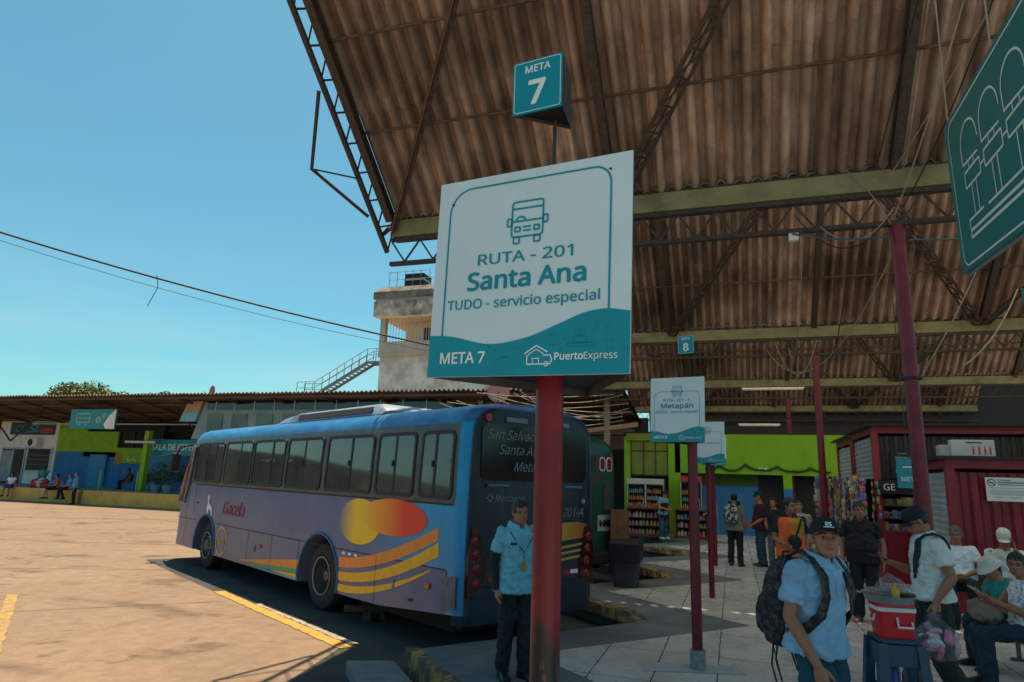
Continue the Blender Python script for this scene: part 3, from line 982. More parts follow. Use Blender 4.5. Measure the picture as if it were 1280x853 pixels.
mb.build('gallery_bars', mat('pale_bars', (.5, .42, .33), .6), tw)
tb('gallery_roof', M_towc, -26.4, -13, TY - .3, 55, 14.0, 14.12)  # peach underside: warm bounce light put into the colour
tb('parapet', M_towd, -26.7, -13, TY - .5, 55, 14.12, 15.35, None, .04)
tb('roof_slab', mat('pale_band', (.50, .47, .43), .9, scale=1), -26.6, -13, TY - .4, 55, 15.35, 15.55)
mb = MBO(TO); mb.rings([[(-26.75, TY - .55, z), (-13, TY - .55, z), (-13, 55, z), (-26.75, 55, z)] if i < 2 else [(-26.3, TY - .1, z), (-13, TY - .1, z), (-13, 55, z), (-26.3, 55, z)] for i, z in enumerate((15.55, 16.1, 16.6))])
mb.build('eave', mat('dark_concrete', (.12, .105, .09), .95, scale=1.2, col2=(.34, .29, .25), bump=.3), tw)
mb = MBO(TO)
for x in (-25.9, -25.2, -24.5, -23.8, -23.1, -22.3, -21.5, -20.5, -19):
    mb.tube([(x, TY + .3, 16.6), (x, TY + .3, 18.0 if x < -22 else 17.5)], .025, 6)
mb.tube([(-25.9, TY + .3, 17.95), (-22.4, TY + .3, 17.95)], .025, 6); mb.tube([(-25.9, TY + .3, 17.3), (-17, TY + .3, 17.3)], .02, 6)
mb.build('roof_railing', M_galv, tw)
tk = tb('water_tank', M_fdark, -24.9, -23.2, TY + 1, TY + 2.5, 16.6, 18.0, None, .05)
tb('tank_band', M_alu, -24.95, -23.15, TY + .95, TY + 2.55, 17.4, 17.5, tk)
# outside stair
st = empty('metal_staircase', 'outside metal staircase with railings climbing to the tower', 'staircase', (-29.5, 46, 8))
SO = V((-29.5, 46, 8))
mb = MBO(SO)
N = 15
for i in range(N):
    f = i / (N - 1); x = -32.0 + f * 4.4; z = 8.2 + f * 2.5
    mb.bb(x - .16, x + .16, 45.6, 46.6, z - .04, z)
mb.bb(-27.6, -26.2, 45.6, 46.6, 10.66, 10.72); mb.bb(-34, -32, 45.6, 46.6, 8.1, 8.16)
mb.build('steps', M_galv, st)
for y in (45.6, 46.6):
    mb = MBO(SO); mb.bar((-32.2, y, 8.0), (-27.5, y, 10.62), .06, .22); mb.bar((-27.5, y, 10.62), (-26.2, y, 10.62), .06, .2); mb.bar((-34, y, 8.02), (-32.2, y, 8.02), .06, .2)
    mb.build('stringer', M_galv, st)
    mb = MBO(SO)
    for h in (.5, 1.0):
        mb.tube([(-34, y, 8.15 + h), (-32.3, y, 8.15 + h), (-27.6, y, 10.75 + h), (-26.2, y, 10.75 + h)], .028, 6)
    for i in range(8):
        f = i / 7; x = -32.3 + 4.7 * f; z = 8.15 + 2.6 * f
        mb.tube([(x, y, z - .1), (x, y, z + 1)], .025, 6)
    for x, z in ((-34, 8.15), (-33.2, 8.15), (-26.8, 10.75)): mb.tube([(x, y, z - .1), (x, y, z + 1)], .025, 6)
    mb.build('handrail', M_galv, st)

# ------------------------------------------------------------------ green shop wall at the end of the platform
GY = 26.5
gwall = empty('shop_building', 'bright lime green shop building with dark doorways at the back of the station', 'building', (2, GY, 0))
GO = V((2, GY, 0))
def gb(name, m, x0, x1, z0, z1, y0=GY - .1, y1=GY + .1, par=None):
    mb = MBO(GO); mb.bb(x0, x1, y0, y1, z0, z1); return mb.build(name, m, par or gwall)
M_lime2 = mat('lime_wall', (.20, .44, .0), .6, scale=1.5, var=.08)
M_limed = mat('lime_shutter', (.16, .22, .015), .6, scale=2, var=.2)
gb('upper_wall', M_lime2, -2.1, 12, 2.25, 3.72)
gb('flat_roof', M_black, -4.1, 12, 3.72, 3.8, GY - .1, GY + 8)
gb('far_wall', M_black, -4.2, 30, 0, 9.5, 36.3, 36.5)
gb('pillar', M_lime2, -4.05, -3.8, 0, 3.6)
gb('pillar', M_lime2, -2.35, -1.9, 0, 3.45); gb('side_wall', M_fdark, -2.1, -1.9, 0, 2.3, GY + .1, GY + 1.5)
gb('pillar', M_lime2, 1.75, 2.05, 1.75, 2.25); gb('pillar_base', M_fblue, 1.75, 2.05, 0, 1.75)
gb('recess_wall', mat('shaded_lime', (.05, .11, .01), .7), -1.9, .9, 1.8, 2.3, GY + .5, GY + .6)  # darker lime paints the shade inside the recess
gb('recess_wall', M_fblue, -1.9, .9, 0, 1.8, GY + .5, GY + .6)
gb('base_wall', M_fblue2, -1.85, -.55, 0, 1.05, GY + .3, GY + .4)
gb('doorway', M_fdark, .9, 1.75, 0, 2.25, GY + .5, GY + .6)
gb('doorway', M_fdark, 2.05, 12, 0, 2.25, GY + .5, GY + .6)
sh = gb('shutter_panels', M_limed, -3.8, -2.35, 2.15, 3.45)
mb = MBO(GO)
for x in (-3.78, -3.3, -2.83, -2.38): mb.bb(x - .02, x + .02, GY - .13, GY - .1, 2.1, 3.5)
for z in (2.12, 3.05, 3.47): mb.bb(-3.8, -2.35, GY - .13, GY - .1, z - .02, z + .02)
mb.build('panel_frame', M_steel, sh)
gb('top_beam', M_limed, -3.95, -2.1, 3.45, 3.72, GY - .2, GY - .1)
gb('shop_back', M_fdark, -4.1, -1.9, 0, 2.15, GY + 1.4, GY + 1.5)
fr = fr_on(GY - .1, GO)
for x in (.92, 1.1):
    strokes([('fill', rrect(x, x + .13, 2.36, 2.5, .02), .012)], fr, M_signw2, gwall, 'door_plate')
# garland
mb = MB()
rnd = random.Random(5)
P = []
xs = [-.95, -.45, .0, .45, 1.0, 1.55, 2.1, 2.7, 3.3]
for a, b, h0, h1 in zip(xs[:-1], xs[1:], (2.42, 2.55, 2.38, 2.6, 2.42, 2.55, 2.4, 2.52), (2.55, 2.38, 2.6, 2.42, 2.55, 2.4, 2.52, 2.4)):
    P += bezcurve((a, GY - .16, h0), (b, GY - .16, h1), .06, 6)
for p in P:
    for _ in range(26):
        d = V((rnd.gauss(0, 1), rnd.gauss(0, .6), rnd.gauss(0, 1))).normalized() * .07
        q = V(p) + V((rnd.uniform(-.05, .05), 0, 0)); s = d.orthogonal().normalized() * .008
        mb.face([q - s, q + d, q + s])
mb.tube(P, .03, 6)
tag(mb.build('garland', mat('tinsel', (.012, .035, .015), .5, var=.4), fix=False), 'dark green tinsel garland looped along the lime wall', 'garland')
# tube lamps hanging from the roof
def tube_lamp(x0, x1, y, z, lab):
    t = empty('tube_light', lab, 'light', ((x0 + x1) / 2, y, z), 0, 'unlit tube lights under the canopy')
    L = (x1 - x0) / 2
    mb = MB(); mb.box((0, 0, .03), (2 * L, .14, .05)); mb.build('housing', M_fwhite, t)
    mb = MB()
    for yy in (-.04, .04): mb.tube([(-L + .03, yy, -.015), (L - .03, yy, -.015)], .016, 8)
    mb.build('tube', mat('lamp_tube', (.75, .75, .72), .3), t)
    mb = MB()
    for x in (-L * .8, L * .8): mb.tube([(x, 0, .05), (x, 0, 5.7 - z)], .006, 5)
    mb.build('hanger', M_steel, t)
tube_lamp(.42, 2.45, 24.6, 5.18, 'upper long tube light hanging from the canopy above the lime wall')
tube_lamp(.26, 1.65, 25.0, 3.95, 'lower tube light hanging in front of the lime wall')
# ------------------------------------------------------------------ coaches
BW = 2.35
def bus_hull(s0, s1, zb, arches, W=BW, r0=.17, r1=.34):
    """closed coach body with wheel wells cut out; x forward, left side at y = 0"""
    prof = [(zb, .0), (.7, .0), (1.2, .0), (1.70, .0), (2.2, .015), (2.55, .035), (2.66, .05), (2.74, .085), (2.82, .16), (2.88, .29), (2.93, .55), (2.955, .85), (2.965, W / 2)]
    ring0 = [(y, z) for z, y in prof] + [(W - y, z) for z, y in prof[-2::-1]]
    def st(r):
        return [0, .012, .04, .09, .15, .22, 1][:6]
    stn = []
    for q in (0, .04, .12, .25, .45, .7, 1.0):
        t = q * r0
        ins = r0 * (1 - math.sqrt(max(0, 1 - (1 - q) ** 2)))
        stn.append((s0 + t, ins, .5 * ins))
    m = 14
    for i in range(1, m):
        stn.append((s0 + r0 + (s1 - r1 - s0 - r0) * i / m, 0, 0))
    for q in (1.0, .7, .45, .25, .12, .04, 0):
        ins = r1 * (1 - math.sqrt(max(0, 1 - (1 - q) ** 2)))
        stn.append((s1 - q * r1, ins, .7 * ins))
    mb = MB(); rings = []
    for s, ins, drop in stn:
        ring = []
        for y, z in ring0:
            k = (W / 2 - min(y, W - y)) / (W / 2)
            yy = W / 2 + (y - W / 2) * (1 - ins / (W / 2))
            zz = z - drop * max(0, min(1, (z - 2.2) / .6))
            if z == zb and s < -1.5: zz += .13 * min(1, (-1.5 - s) / 1.6)
            ss = s
            if s > s1 - 1.4: ss = s - (s - (s1 - 1.4)) / 1.4 * max(0, z - 1.35) * .40
            ring.append((ss, -yy, zz))
        rings.append(ring)
    mb.rings(rings)
    bmesh.ops.recalc_face_normals(mb.bm, faces=mb.bm.faces)
    me = bpy.data.meshes.new('tmpb'); mb.bm.to_mesh(me); mb.bm.free()
    o = bpy.data.objects.new('tmpb', me); COL.objects.link(o)
    cut = []
    for (cs, cz, cr) in arches:
        for ya, yb in ((.2, -.62), (-W + .62, -W - .2)):
            c = MB(); c.tube([(cs, ya, cz), (cs, yb, cz)], cr, 40)
            bmesh.ops.recalc_face_normals(c.bm, faces=c.bm.faces)
            cm = bpy.data.meshes.new('tmpc'); c.bm.to_mesh(cm); c.bm.free()
            co = bpy.data.objects.new('tmpc', cm); COL.objects.link(co); cut.append(co)
            md = o.modifiers.new('b', 'BOOLEAN'); md.operation = 'DIFFERENCE'; md.solver = 'EXACT'; md.object = co
    dg = bpy.context.evaluated_depsgraph_get(); dg.update()
    res = bpy.data.meshes.new_from_object(o.evaluated_get(dg))
    for x in cut + [o]: bpy.data.objects.remove(x)
    for p in res.polygons: p.use_smooth = True
    res.set_sharp_from_angle(angle=R(32))
    return res

def coach_paint():
    m = mat('coach_paint', (.1, .09, .14), .22, coat=.06, spec=.45)
    t, b = nodes(m)
    o = sep(t)
    X, Z = o[0], o[2]
    ns = noise_out(t, 1.3, 4)
    purple = ramp(t, ns, [(.3, (.060, .108, .24)), (.7, (.095, .145, .305))])
    blue = ramp(t, ns, [(.3, (.0, .25, .52)), (.7, (.0, .36, .68))])
    fx = maprange(t, X, -1.2, -2.5)
    fz = maprange(t, Z, .94, .96)
    c = mixc(t, mathn(t, 'MULTIPLY', fx, fz), purple, blue)
    # everything behind the lower corner panel is blue
    c = mixc(t, maprange(t, X, -3.04, -3.08), c, blue)
    # grey window band
    zb = mathn(t, 'MULTIPLY', maprange(t, Z, 1.67, 1.70), maprange(t, Z, 2.665, 2.655))
    zb = mathn(t, 'MULTIPLY', zb, maprange(t, X, -3.17, -3.13))
    band = ramp(t, noise_out(t, 4, 5), [(.35, (.05, .047, .043)), (.65, (.105, .095, .085))])
    c = mixc(t, zb, c, band)
    roofc = ramp(t, noise_out(t, 3, 6, (.5, 1, 1)), [(.45, (.015, .13, .34)), (.62, (.03, .20, .46)), (.75, (.35, .45, .52))])
    c = mixc(t, maprange(t, Z, 2.655, 2.665), c, roofc)
    # navy rear face
    navy = ramp(t, ns, [(.3, (.003, .010, .024)), (.7, (.006, .018, .036))])
    rear = mathn(t, 'MULTIPLY', maprange(t, X, -3.270, -3.285), maprange(t, Z, 2.88, 2.84))
    c = mixc(t, rear, c, navy)
    # road dust on the skirts
    du = mathn(t, 'MULTIPLY', maprange(t, Z, 1.15, .36), maprange(t, noise_out(t, 2.2, 6, (.6, 1, 1)), .35, .62))
    c = mixc(t, mathn(t, 'MULTIPLY', du, .6), c, (.22, .16, .12))
    run = mathn(t, 'MULTIPLY', maprange(t, noise_out(t, 9, 4, (1, 1, .08), .6), .56, .66), maprange(t, Z, .5, 1.7))
    c = mixc(t, mathn(t, 'MULTIPLY', run, .35), c, (.07, .065, .065))
    t.links.new(c, b.inputs['Base Color'])
    t.links.new(maprange(t, noise_out(t, 5, 4), .3, .7, .26, .40), b.inputs['Roughness'])
    return m

def grad_paint(name, a, b_, ca, cb, axis=0):
    m = mat(name, ca, .35)
    t, b = nodes(m)
    o = sep(t)
    c = mixc(t, maprange(t, o[axis], a, b_), ca, cb)
    t.links.new(c, b.inputs['Base Color'])
    return m

M_tyre = mat('tyre', (.022, .021, .020), .85, scale=20, var=.4)
M_rim = mat('steel_rim', (.11, .105, .10), .5, metal=.3, scale=6, var=.2)
M_rub = mat('rubber', (.015, .015, .016), .6)
M_pane = mat('bus_glass', (.06, .066, .068), .05, var=.25, scale=1.5, spec=1.0)
M_seam = mat('panel_gap', (.02, .02, .025), .8)
M_busred = mat('lamp_red', (.40, .01, .012), .2, var=.2)
M_amber = mat('lamp_amber', (.65, .14, .02), .25)
M_chass = mat('underbody', (.014, .013, .012), .9)

def lathe_y(mb, prof, c, n=36):
    """prof: (radius, y) revolved about the y axis through c"""
    rings = []
    for r, y in prof:
        rings.append([(c[0] + r * math.cos(2*math.pi*k/n), c[1] + y, c[2] + r * math.sin(2*math.pi*k/n)) for k in range(n)])
    mb.rings(rings, cap=False)

def wheel(par, s, r, y, side=1, dual=False, wd=.25):
    mb = MB()
    lathe_y(mb, [(r*.52, -wd*.1), (r*.57, -.012), (r*.66, .004), (r*.80, .006), (r*.94, -.015), (r*.985, -.05), (r, -.09), (r, -wd+.05), (r*.97, -wd), (r*.5, -wd)], (0, 0, 0))
    wh = mb.build('wheel', M_chass, par, smooth=True)
    wh.location = (s, y, r)
    if side < 0: wh.rotation_euler = (0, 0, math.pi)
    wh.data.materials.clear(); wh.data.materials.append(M_tyre)
    mb = MB()
    if dual:
        lathe_y(mb, [(r*.57, -.004), (r*.54, -.015), (r*.51, -.10), (r*.48, -.205), (r*.30, -.215), (r*.28, -.13), (r*.17, -.125), (r*.15, -.07), (.01, -.065)], (0, 0, 0))
    else:
        lathe_y(mb, [(r*.57, -.004), (r*.545, -.01), (r*.52, -.05), (r*.47, -.06), (r*.38, -.02), (r*.25, .01), (r*.19, .03), (.01, .035)], (0, 0, 0))
    mb.build('rim', M_rim, wh, smooth=True)
    mb = MB(); mb.tube([(r*.55*math.cos(2*math.pi*k/32), .004, r*.55*math.sin(2*math.pi*k/32)) for k in range(33)], .013, 6); mb.build('rim_lip', M_galv, wh, smooth=True)
    mb = MB()
    for k in range(10):
        a = 2 * math.pi * k / 10
        rr = r * (.22 if dual else .31)
        mb.tube([(rr*math.cos(a), -.135 if dual else -.01, rr*math.sin(a)), (rr*math.cos(a), -.11 if dual else .022, rr*math.sin(a))], .014, 6)
    mb.build('wheel_nuts', M_steel, wh)
    mb = MB()
    for k in range(8):
        a = 2 * math.pi * (k + .5) / 8
        rr = r * .43
        mb.tube([(rr*math.cos(a), -.235 if dual else -.07, rr*math.sin(a)), (rr*math.cos(a), -.205 if dual else -.035, rr*math.sin(a))], .035, 10)
    mb.build('rim_holes', M_black, wh)
    return wh

def side_window(par, fr, sa, sb, z0, z1, split, name='window'):
    """sa > sb are the front and rear ends along the body"""
    a0, a1 = -sa, -sb
    mb = MB()
    out = rrect(a0, a1, z0, z1, .09, 5); inn = rrect(a0 + .045, a1 - .045, z0 + .045, z1 - .045, .06, 5)
    n = len(out)
    vo = [[mb.bm.verts.new(fr(*p, d)) for p in ring] for ring, d in ((out, -.005), (out, .014), (inn, .014), (inn, .002))]
    for A, B in zip(vo[:-1], vo[1:]):
        for i in range(n):
            mb.bm.faces.new((A[i], A[(i+1) % n], B[(i+1) % n], B[i]))
    for sp in split:
        am = a0 + (a1 - a0) * sp
        mb.prism([fr(am - .022, z0 + .04, .001), fr(am + .022, z0 + .04, .001), fr(am + .022, z1 - .04, .001), fr(am - .022, z1 - .04, .001)], fr.n * .012)
    o = mb.build(name, M_rub, par)
    ed = [a0 + .04] + [a0 + (a1 - a0) * sp for sp in split] + [a1 - .04]
    rnd = random.Random(int(sa * 100))
    for u, v in zip(ed[:-1], ed[1:]):
        mb = MB()
        t1, t2 = rnd.uniform(-.003, .004), rnd.uniform(-.003, .004)
        mb.face([fr(u, z0 + .035, .004 + t1), fr(v, z0 + .035, .004 + t2), fr(v, z1 - .035, .004 + t2), fr(u, z1 - .035, .004 + t1)])
        mb.build('pane', M_pane, o, fix=False)
    mb = MB()
    for sp in split[:1]:
        am = a0 + (a1 - a0) * sp
        mb.prism([fr(am - .06, z0 + .38, .006), fr(am - .03, z0 + .38, .006), fr(am - .03, z0 + .46, .006), fr(am - .06, z0 + .46, .006)], fr.n * .02)
    mb.build('latch', M_black, o)
    return o

BANG = math.atan2(.491, -.871)
bus = empty('coach', 'blue and grey coach with a painted orange sun on its side', 'bus', (-5.844, 8.856, -.2), BANG)
ARC = [(.15, .46, .63), (5.28, .46, .61)]
link('body', bus_hull(-3.3, 7.42, .34, ARC), bus).data.materials.append(coach_paint())
bf = Frame((0, .003, 0), (-1, 0, 0), (0, 0, 1))
wf = Frame((0, .004, 1.70), (-1, 0, 0), (0, -.036, .85))
wins = [(6.42, 4.74, (.42, .72)), (4.62, 3.22, (.58,)), (3.14, 1.74, (.62,)), (1.64, .32, (.52,)), (.18, -1.22, (.55,)), (-1.32, -2.26, (.5,)), (-2.38, -3.08, (.46,))]
for a, b, sp in wins:
    side_window(bus, wf, a, b, .04, .87, sp)
mb = MB(); mb.bb(-3.0, 6.9, -BW + .3, -.3, .25, .7); mb.bb(-2.8, -.6, -BW + .35, -.35, .18, .4); mb.build('underbody', M_chass, bus)
# wheel arch trims
for i, (cs, cz, cr) in enumerate(ARC):
    mb = MB()
    P = [(cs + (cr + .02) * math.cos(R(a)), .008, cz + (cr + .02) * math.sin(R(a))) for a in range(-10, 191, 8)]
    mb.tube(P, .018, 6)
    mb.build('arch_trim', mat('arch_blue', (.02, .12, .26), .4, var=.2), bus, smooth=True)
wheel(bus, .15, .49, -.075, 1, True)
wheel(bus, 5.28, .47, -.07, 1, False)
wheel(bus, .15, .50, -BW + .03, -1, True)
wheel(bus, 5.28, .48, -BW + .03, -1, False)
# painted sun and stripes
def decal(pts, d, m, name='painted_stripe', fr=bf, par=bus):
    mb = MB(); flat(mb, fr, pts, d); return mb.build(name, m, par, fix=False)
M_sunY = grad_paint('sun_yellow', -.42, -.85, (.12, .135, .25), (.95, .55, .015))
M_sunR = grad_paint('sun_red', -1.1, -2.1, (.95, .52, .014), (.85, .035, .012))
decal([(-s, z) for s, z in arc(-.98, 1.36, .58, .31, 0, 360, 40)[:-1]][::-1], .001, M_sunY, 'painted_sun')
decal([(-s, z) for s, z in arc(-1.82, 1.465, .80, .235, 0, 360, 40)[:-1]][::-1], .003, M_sunR, 'painted_sun')
M_or = mat('stripe_orange', (.85, .25, .03), .35); M_ye = mat('stripe_yellow', (.92, .45, .01), .35)
M_gr = mat('stripe_green', (.01, .34, .16), .35); M_cy = mat('stripe_cyan', (.015, .42, .60), .35)
def swoosh(s0, s1, lo0, hi0, lo1, hi1, pw, m, n=24):
    lo, hi = [], []
    for k in range(n + 1):
        f = k / n; s = s0 + (s1 - s0) * f; g = f ** pw
        lo.append((-s, lo0 + (lo1 - lo0) * g)); hi.append((-s, hi0 + (hi1 - hi0) * g))
    decal(lo + hi[::-1] if s1 < s0 else (lo + hi[::-1])[::-1], .002, m)
swoosh(-.50, -2.86, .70, .84, 1.26, 1.42, 1.7, M_or)
swoosh(-.50, -2.88, .52, .64, 1.08, 1.24, 1.8, M_ye)
swoosh(-.50, -2.74, .375, .475, .90, .92, 1.9, M_ye)
swoosh(3.5, .80, .345, .365, .52, .66, .9, M_or)
swoosh(4.0, .80, .342, .345, .44, .52, 1.0, M_gr)
swoosh(1.75, .80, .385, .40, .37, .44, 1.0, M_ye)
swoosh(2.5, .80, .342, .35, .342, .38, 1.0, M_cy)
# seams
mb = MB()
ribbon(mb, bf, [(-7.2, .93), (-5.9, .945)], .012, .0015); ribbon(mb, bf, [(-4.65, .945), (3.04, .945)], .012, .0015)
for s in (4.1, 2.95, 1.9, .85, -1.5, -3.05):
    ribbon(mb, bf, [(-s, .36 if s > -3 else .5), (-s, .945)], .010, .0025)
ribbon(mb, bf, [(-6.62, .4), (-6.62, 1.5)], .012, .0025); ribbon(mb, bf, [(-6.15, 1.1), (-6.15, 1.66)], .012, .0025)
ribbon(mb, bf, [(-6.2, 1.685), (3.12, 1.685)], .02, .0025)
mb.build('panel_seams', M_seam, bus, fix=False)
# white deer and lettering
deer = [(0, 0), (.05, .02), (.07, .12), (.12, .14), (.20, .11), (.25, .0), (.29, .0), (.26, .14), (.22, .20), (.10, .24), (.06, .28), (.05, .36), (.08, .44), (.03, .42), (-.03, .46), (.0, .40), (-.05, .38), (-.01, .34), (.0, .26), (-.03, .2), (-.02, .1)]
decal([(-5.30 + x * 1.1, 1.07 + y * .95) for x, y in deer][::-1], .003, M_signw2, 'painted_deer')
M_lred = mat('lettering_red', (.30, .03, .05), .5)
text('Gacela', bf, -3.86, 1.16, .003, .40, M_lred, bus, .02, shear=.35, sx=1.15)
M_lyel = mat('lettering_yellow', (.68, .36, .03), .4)
strokes([(arc(-4.28, .64, .29, .255, 0, 360, 36)[:-1], .04, True, .003)], bf, M_lyel, bus, 'round_badge')
text('STRACOSA', bf, -4.28, .595, .0035, .125, M_lyel, bus, .03, sx=.82)
# lamps and small fittings on the side
mb = MB(); mb.box((-2.70, .012, .73), (.09, .03, .07), None, .008); mb.build('side_lamp', M_amber, bus)
mb = MB(); mb.tube([(2.34, -.01, .72), (2.34, .02, .72)], .035, 12); mb.build('side_lamp', M_busred, bus)
mb = MB()
for k in range(3): mb.box((-.62 - .17 * k, .006, .90), (.085, .006, .035))
mb.build('reflector_strip', M_signw2, bus)
for s in (2.95 - .35, -1.95):
    mb = MB(); mb.box((s, .008, .66), (.05, .015, .11), None, .006); mb.box((s, .018, .68), (.02, .012, .05)); mb.build('locker_latch', M_galv, bus)
for s, z in ((-2.35, .52), (5.95, 1.3)):
    mb = MB(); mb.box((s, .008, z), (.09, .012, .03), None, .004); mb.build('latch', M_black, bus)
# roof unit
mb = MB()
def roof_ring(s, z1, ya, yb): return [(s, ya, 2.9), (s, ya - .06, z1 - .03), (s, ya - .14, z1), (s, yb + .14, z1), (s, yb + .06, z1 - .03), (s, yb, 2.9)]
mb.rings([roof_ring(s, z, -.34, -BW + .34) for s, z in ((2.95, 2.95), (2.75, 3.02), (2.3, 3.07), (2.25, 3.075), (-.6, 3.08), (-.8, 2.97))])
ru = mb.build('roof_unit', mat('roof_unit_blue', (.16, .24, .34), .45, scale=3, var=.35), bus, smooth=True)
mb = MB(); mb.prism([(2.1, -.352, 2.94), (-.5, -.352, 2.94), (-.5, -.382, 3.03), (2.1, -.382, 3.03)], (0, .012, 0)); mb.build('grille', M_steel, ru)
# rear face
rf = Frame((-3.303, 0, 0), (0, -1, 0), (0, 0, 1))
mb = MB(); n_ = rrect(.24, BW - .24, 1.98, 2.66, .10)
mb.prism([rf(*p, .0) for p in n_], rf.n * .012); mb.build('rear_window', mat('rear_glass', (.004, .008, .012), .12), bus)
M_lett = mat('lettering_pale', (.16, .22, .24), .5)
text('San Salvador', rf, .30, 2.48, .016, .20, M_lett, bus, .004, 'LEFT', shear=.35)
text('Santa Ana', rf, .50, 2.30, .016, .20, M_lett, bus, .004, 'LEFT', shear=.35)
text('Metapán', rf, .75, 2.10, .016, .20, M_lett, bus, .004, 'LEFT', shear=.35)
text('Marcopolo', rf, .47, 1.735, .006, .125, M_lett, bus, .02, 'LEFT', shear=.25)
star = []
for k in range(12):
    q = .052 if k % 2 == 0 else .028
    star.append((.40 + q * math.cos(R(30 * k)), 1.775 + q * math.sin(R(30 * k))))
strokes([(star, .012, True, .006)], rf, M_lett, bus)
text('201-A', rf, 1.86, 1.54, .006, .19, M_lett, bus, .012, shear=.3)
M_sunB = grad_paint('rear_sun', -1.72, -2.2, (.55, .28, .03), (.30, .02, .015), 1)
decal([(1.66, 1.23), (2.16, 1.27), (2.16, 1.44), (1.95, 1.47), (1.66, 1.46)], .004, M_sunB, 'painted_sun', rf)
for k in range(3):
    z = 1.16 - k * .075
    decal([(1.64, z - .03), (2.14, z + .02), (2.14, z + .045), (1.64, z + .005)], .004, mat('rear_stripe', (.50, .33, .05), .4), 'painted_stripe', rf)
mb = MB(); flat(mb, rf, [(.42, .82), (.52, .82), (.52, .87), (.42, .87)], .006); flat(mb, rf, [(1.7, .82), (1.83, .82), (1.83, .87), (1.7, .87)], .006); flat(mb, rf, [(1.97, .82), (2.13, .82), (2.13, .87), (1.97, .87)], .006)
mb.build('reflector_strip', M_busred, bus, fix=False)
mb = MB(); flat(mb, rf, [(1.83, .82), (1.97, .82), (1.97, .87), (1.83, .87)], .006); mb.build('reflector_strip', M_signw2, bus, fix=False)
for a in (.62, 1.40):
    mb = MB(); mb.prism([rf(*p, 0.0) for p in rrect(a, a + .36, 2.70, 2.76, .02)], rf.n * .02); mb.build('clearance_lamp', M_lett, bus)
mb = MB(); mb.tube([rf(.33, 2.73, -.02), rf(.33, 2.73, .02)], .05, 14); mb.build('clearance_lamp', M_busred, bus)
for a in (.34, 1.66):
    mb = MB(); mb.tube([rf(a, 1.92, .025), rf(a + .34, 1.92, .025)], .018, 8); mb.build('grab_handle', mat('handle_blue', (.05, .16, .22), .4), bus)
mb = MB(); mb.tube([rf(2.06, 1.74, 0), rf(2.06, 1.74, .02)], .035, 12); mb.build('lock', M_galv, bus)
for a, sg in ((.09, 1), (BW - .09, -1)):
    mb = MB()
    P = [(a, .66), (a + .25 * sg, .70), (a + .26 * sg, .95), (a + .16 * sg, 1.40), (a + .05 * sg, 1.44), (a, 1.1)]
    mb.prism([rf(*p, -.14) for p in P], rf.n * .16)
    tl_ = mb.build('tail_light', mat('lamp_dark_red', (.05, .002, .003), .10), bus)
    for z, w_ in ((1.28, .09), (1.13, .115), (.97, .13), (.80, .135)):
        mb = MB(); mb.tube([rf(a + w_ * sg, z, .018), rf(a + w_ * sg, z, .03)], [.062, .045], 16); mb.build('lamp_lens', mat('lens_red', (.22, .008, .014), .06), tl_, smooth=True)
mb = MB()
mb.rings([[rf(x, z, d) for x, d in ((.02, -.16), (.10, -.03), (.25, .03), (BW - .25, .03), (BW - .10, -.03), (BW - .02, -.16))] for z in (.36, .42, .72, .76)], cap=False)
mb.build('rear_bumper', mat('bumper_navy', (.006, .02, .045), .4, var=.3), bus, smooth=True)
mb = MB(); mb.prism([bf(2.98, .5, 0), bf(3.24, .54, 0), bf(3.24, .9, 0), bf(2.98, .86, 0)], (0, .008, 0)); mb.build('corner_panel', mat('corner_grey', (.10, .11, .14), .5, scale=6, var=.4), bus)
# front corner: windscreen edge, driver's door window, mirror
wf2 = Frame((7.25, -.03, 1.35), (-1, .05, 0), (-.40, -.03, 1))
mb = MB(); mb.prism([(7.30, -.012, 1.30), (6.85, .006, 1.26), (6.62, .006, 1.68), (6.50, -.02, 2.50), (6.80, -.10, 2.52), (7.05, -.05, 1.9)], (0, .022, 0))
qd = mb.build('quarter_window', M_pane, bus)
mb = MB(); mb.tube([(7.30, .006, 1.28), (7.06, -.02, 1.9), (6.80, -.07, 2.52)], .03, 8); mb.tube([(6.86, .02, 1.26), (6.70, .022, 1.68), (6.57, .0, 2.5)], .025, 8)
mb.build('window_frame', M_galv, qd)
mb = MB(); mb.prism([(7.16, .004, 1.42), (7.08, .006, 1.42), (6.88, -.03, 2.4), (6.93, -.05, 2.4)], (0, .012, 0)); mb.build('orange_reflection', M_amber, qd)  # orange strip painted as a reflection in the quarter glass
mb = MB(); mb.tube([(6.95, -.05, 2.55), (7.25, .12, 2.50), (7.32, .16, 2.35)], .022, 8)
ma = mb.build('mirror_arm', M_black, bus, smooth=True)
mb = MB(); mb.box((7.32, .17, 2.15), (.07, .20, .42), None, .03); mb.build('mirror', M_black, ma)
ws = MB(); ws.prism([(7.415, -.42, 1.32), (7.415, -BW + .42, 1.32), (6.97, -BW + .5, 2.48), (6.97, -.5, 2.48)], (.03, 0, .012)); ws.build('windscreen', M_glassd, bus)
for y in (-.4, -BW + .4):
    mb = MB(); mb.ell((7.40, y, .75), (.06, .16, .10)); mb.build('headlight', M_signw2, bus, smooth=True)

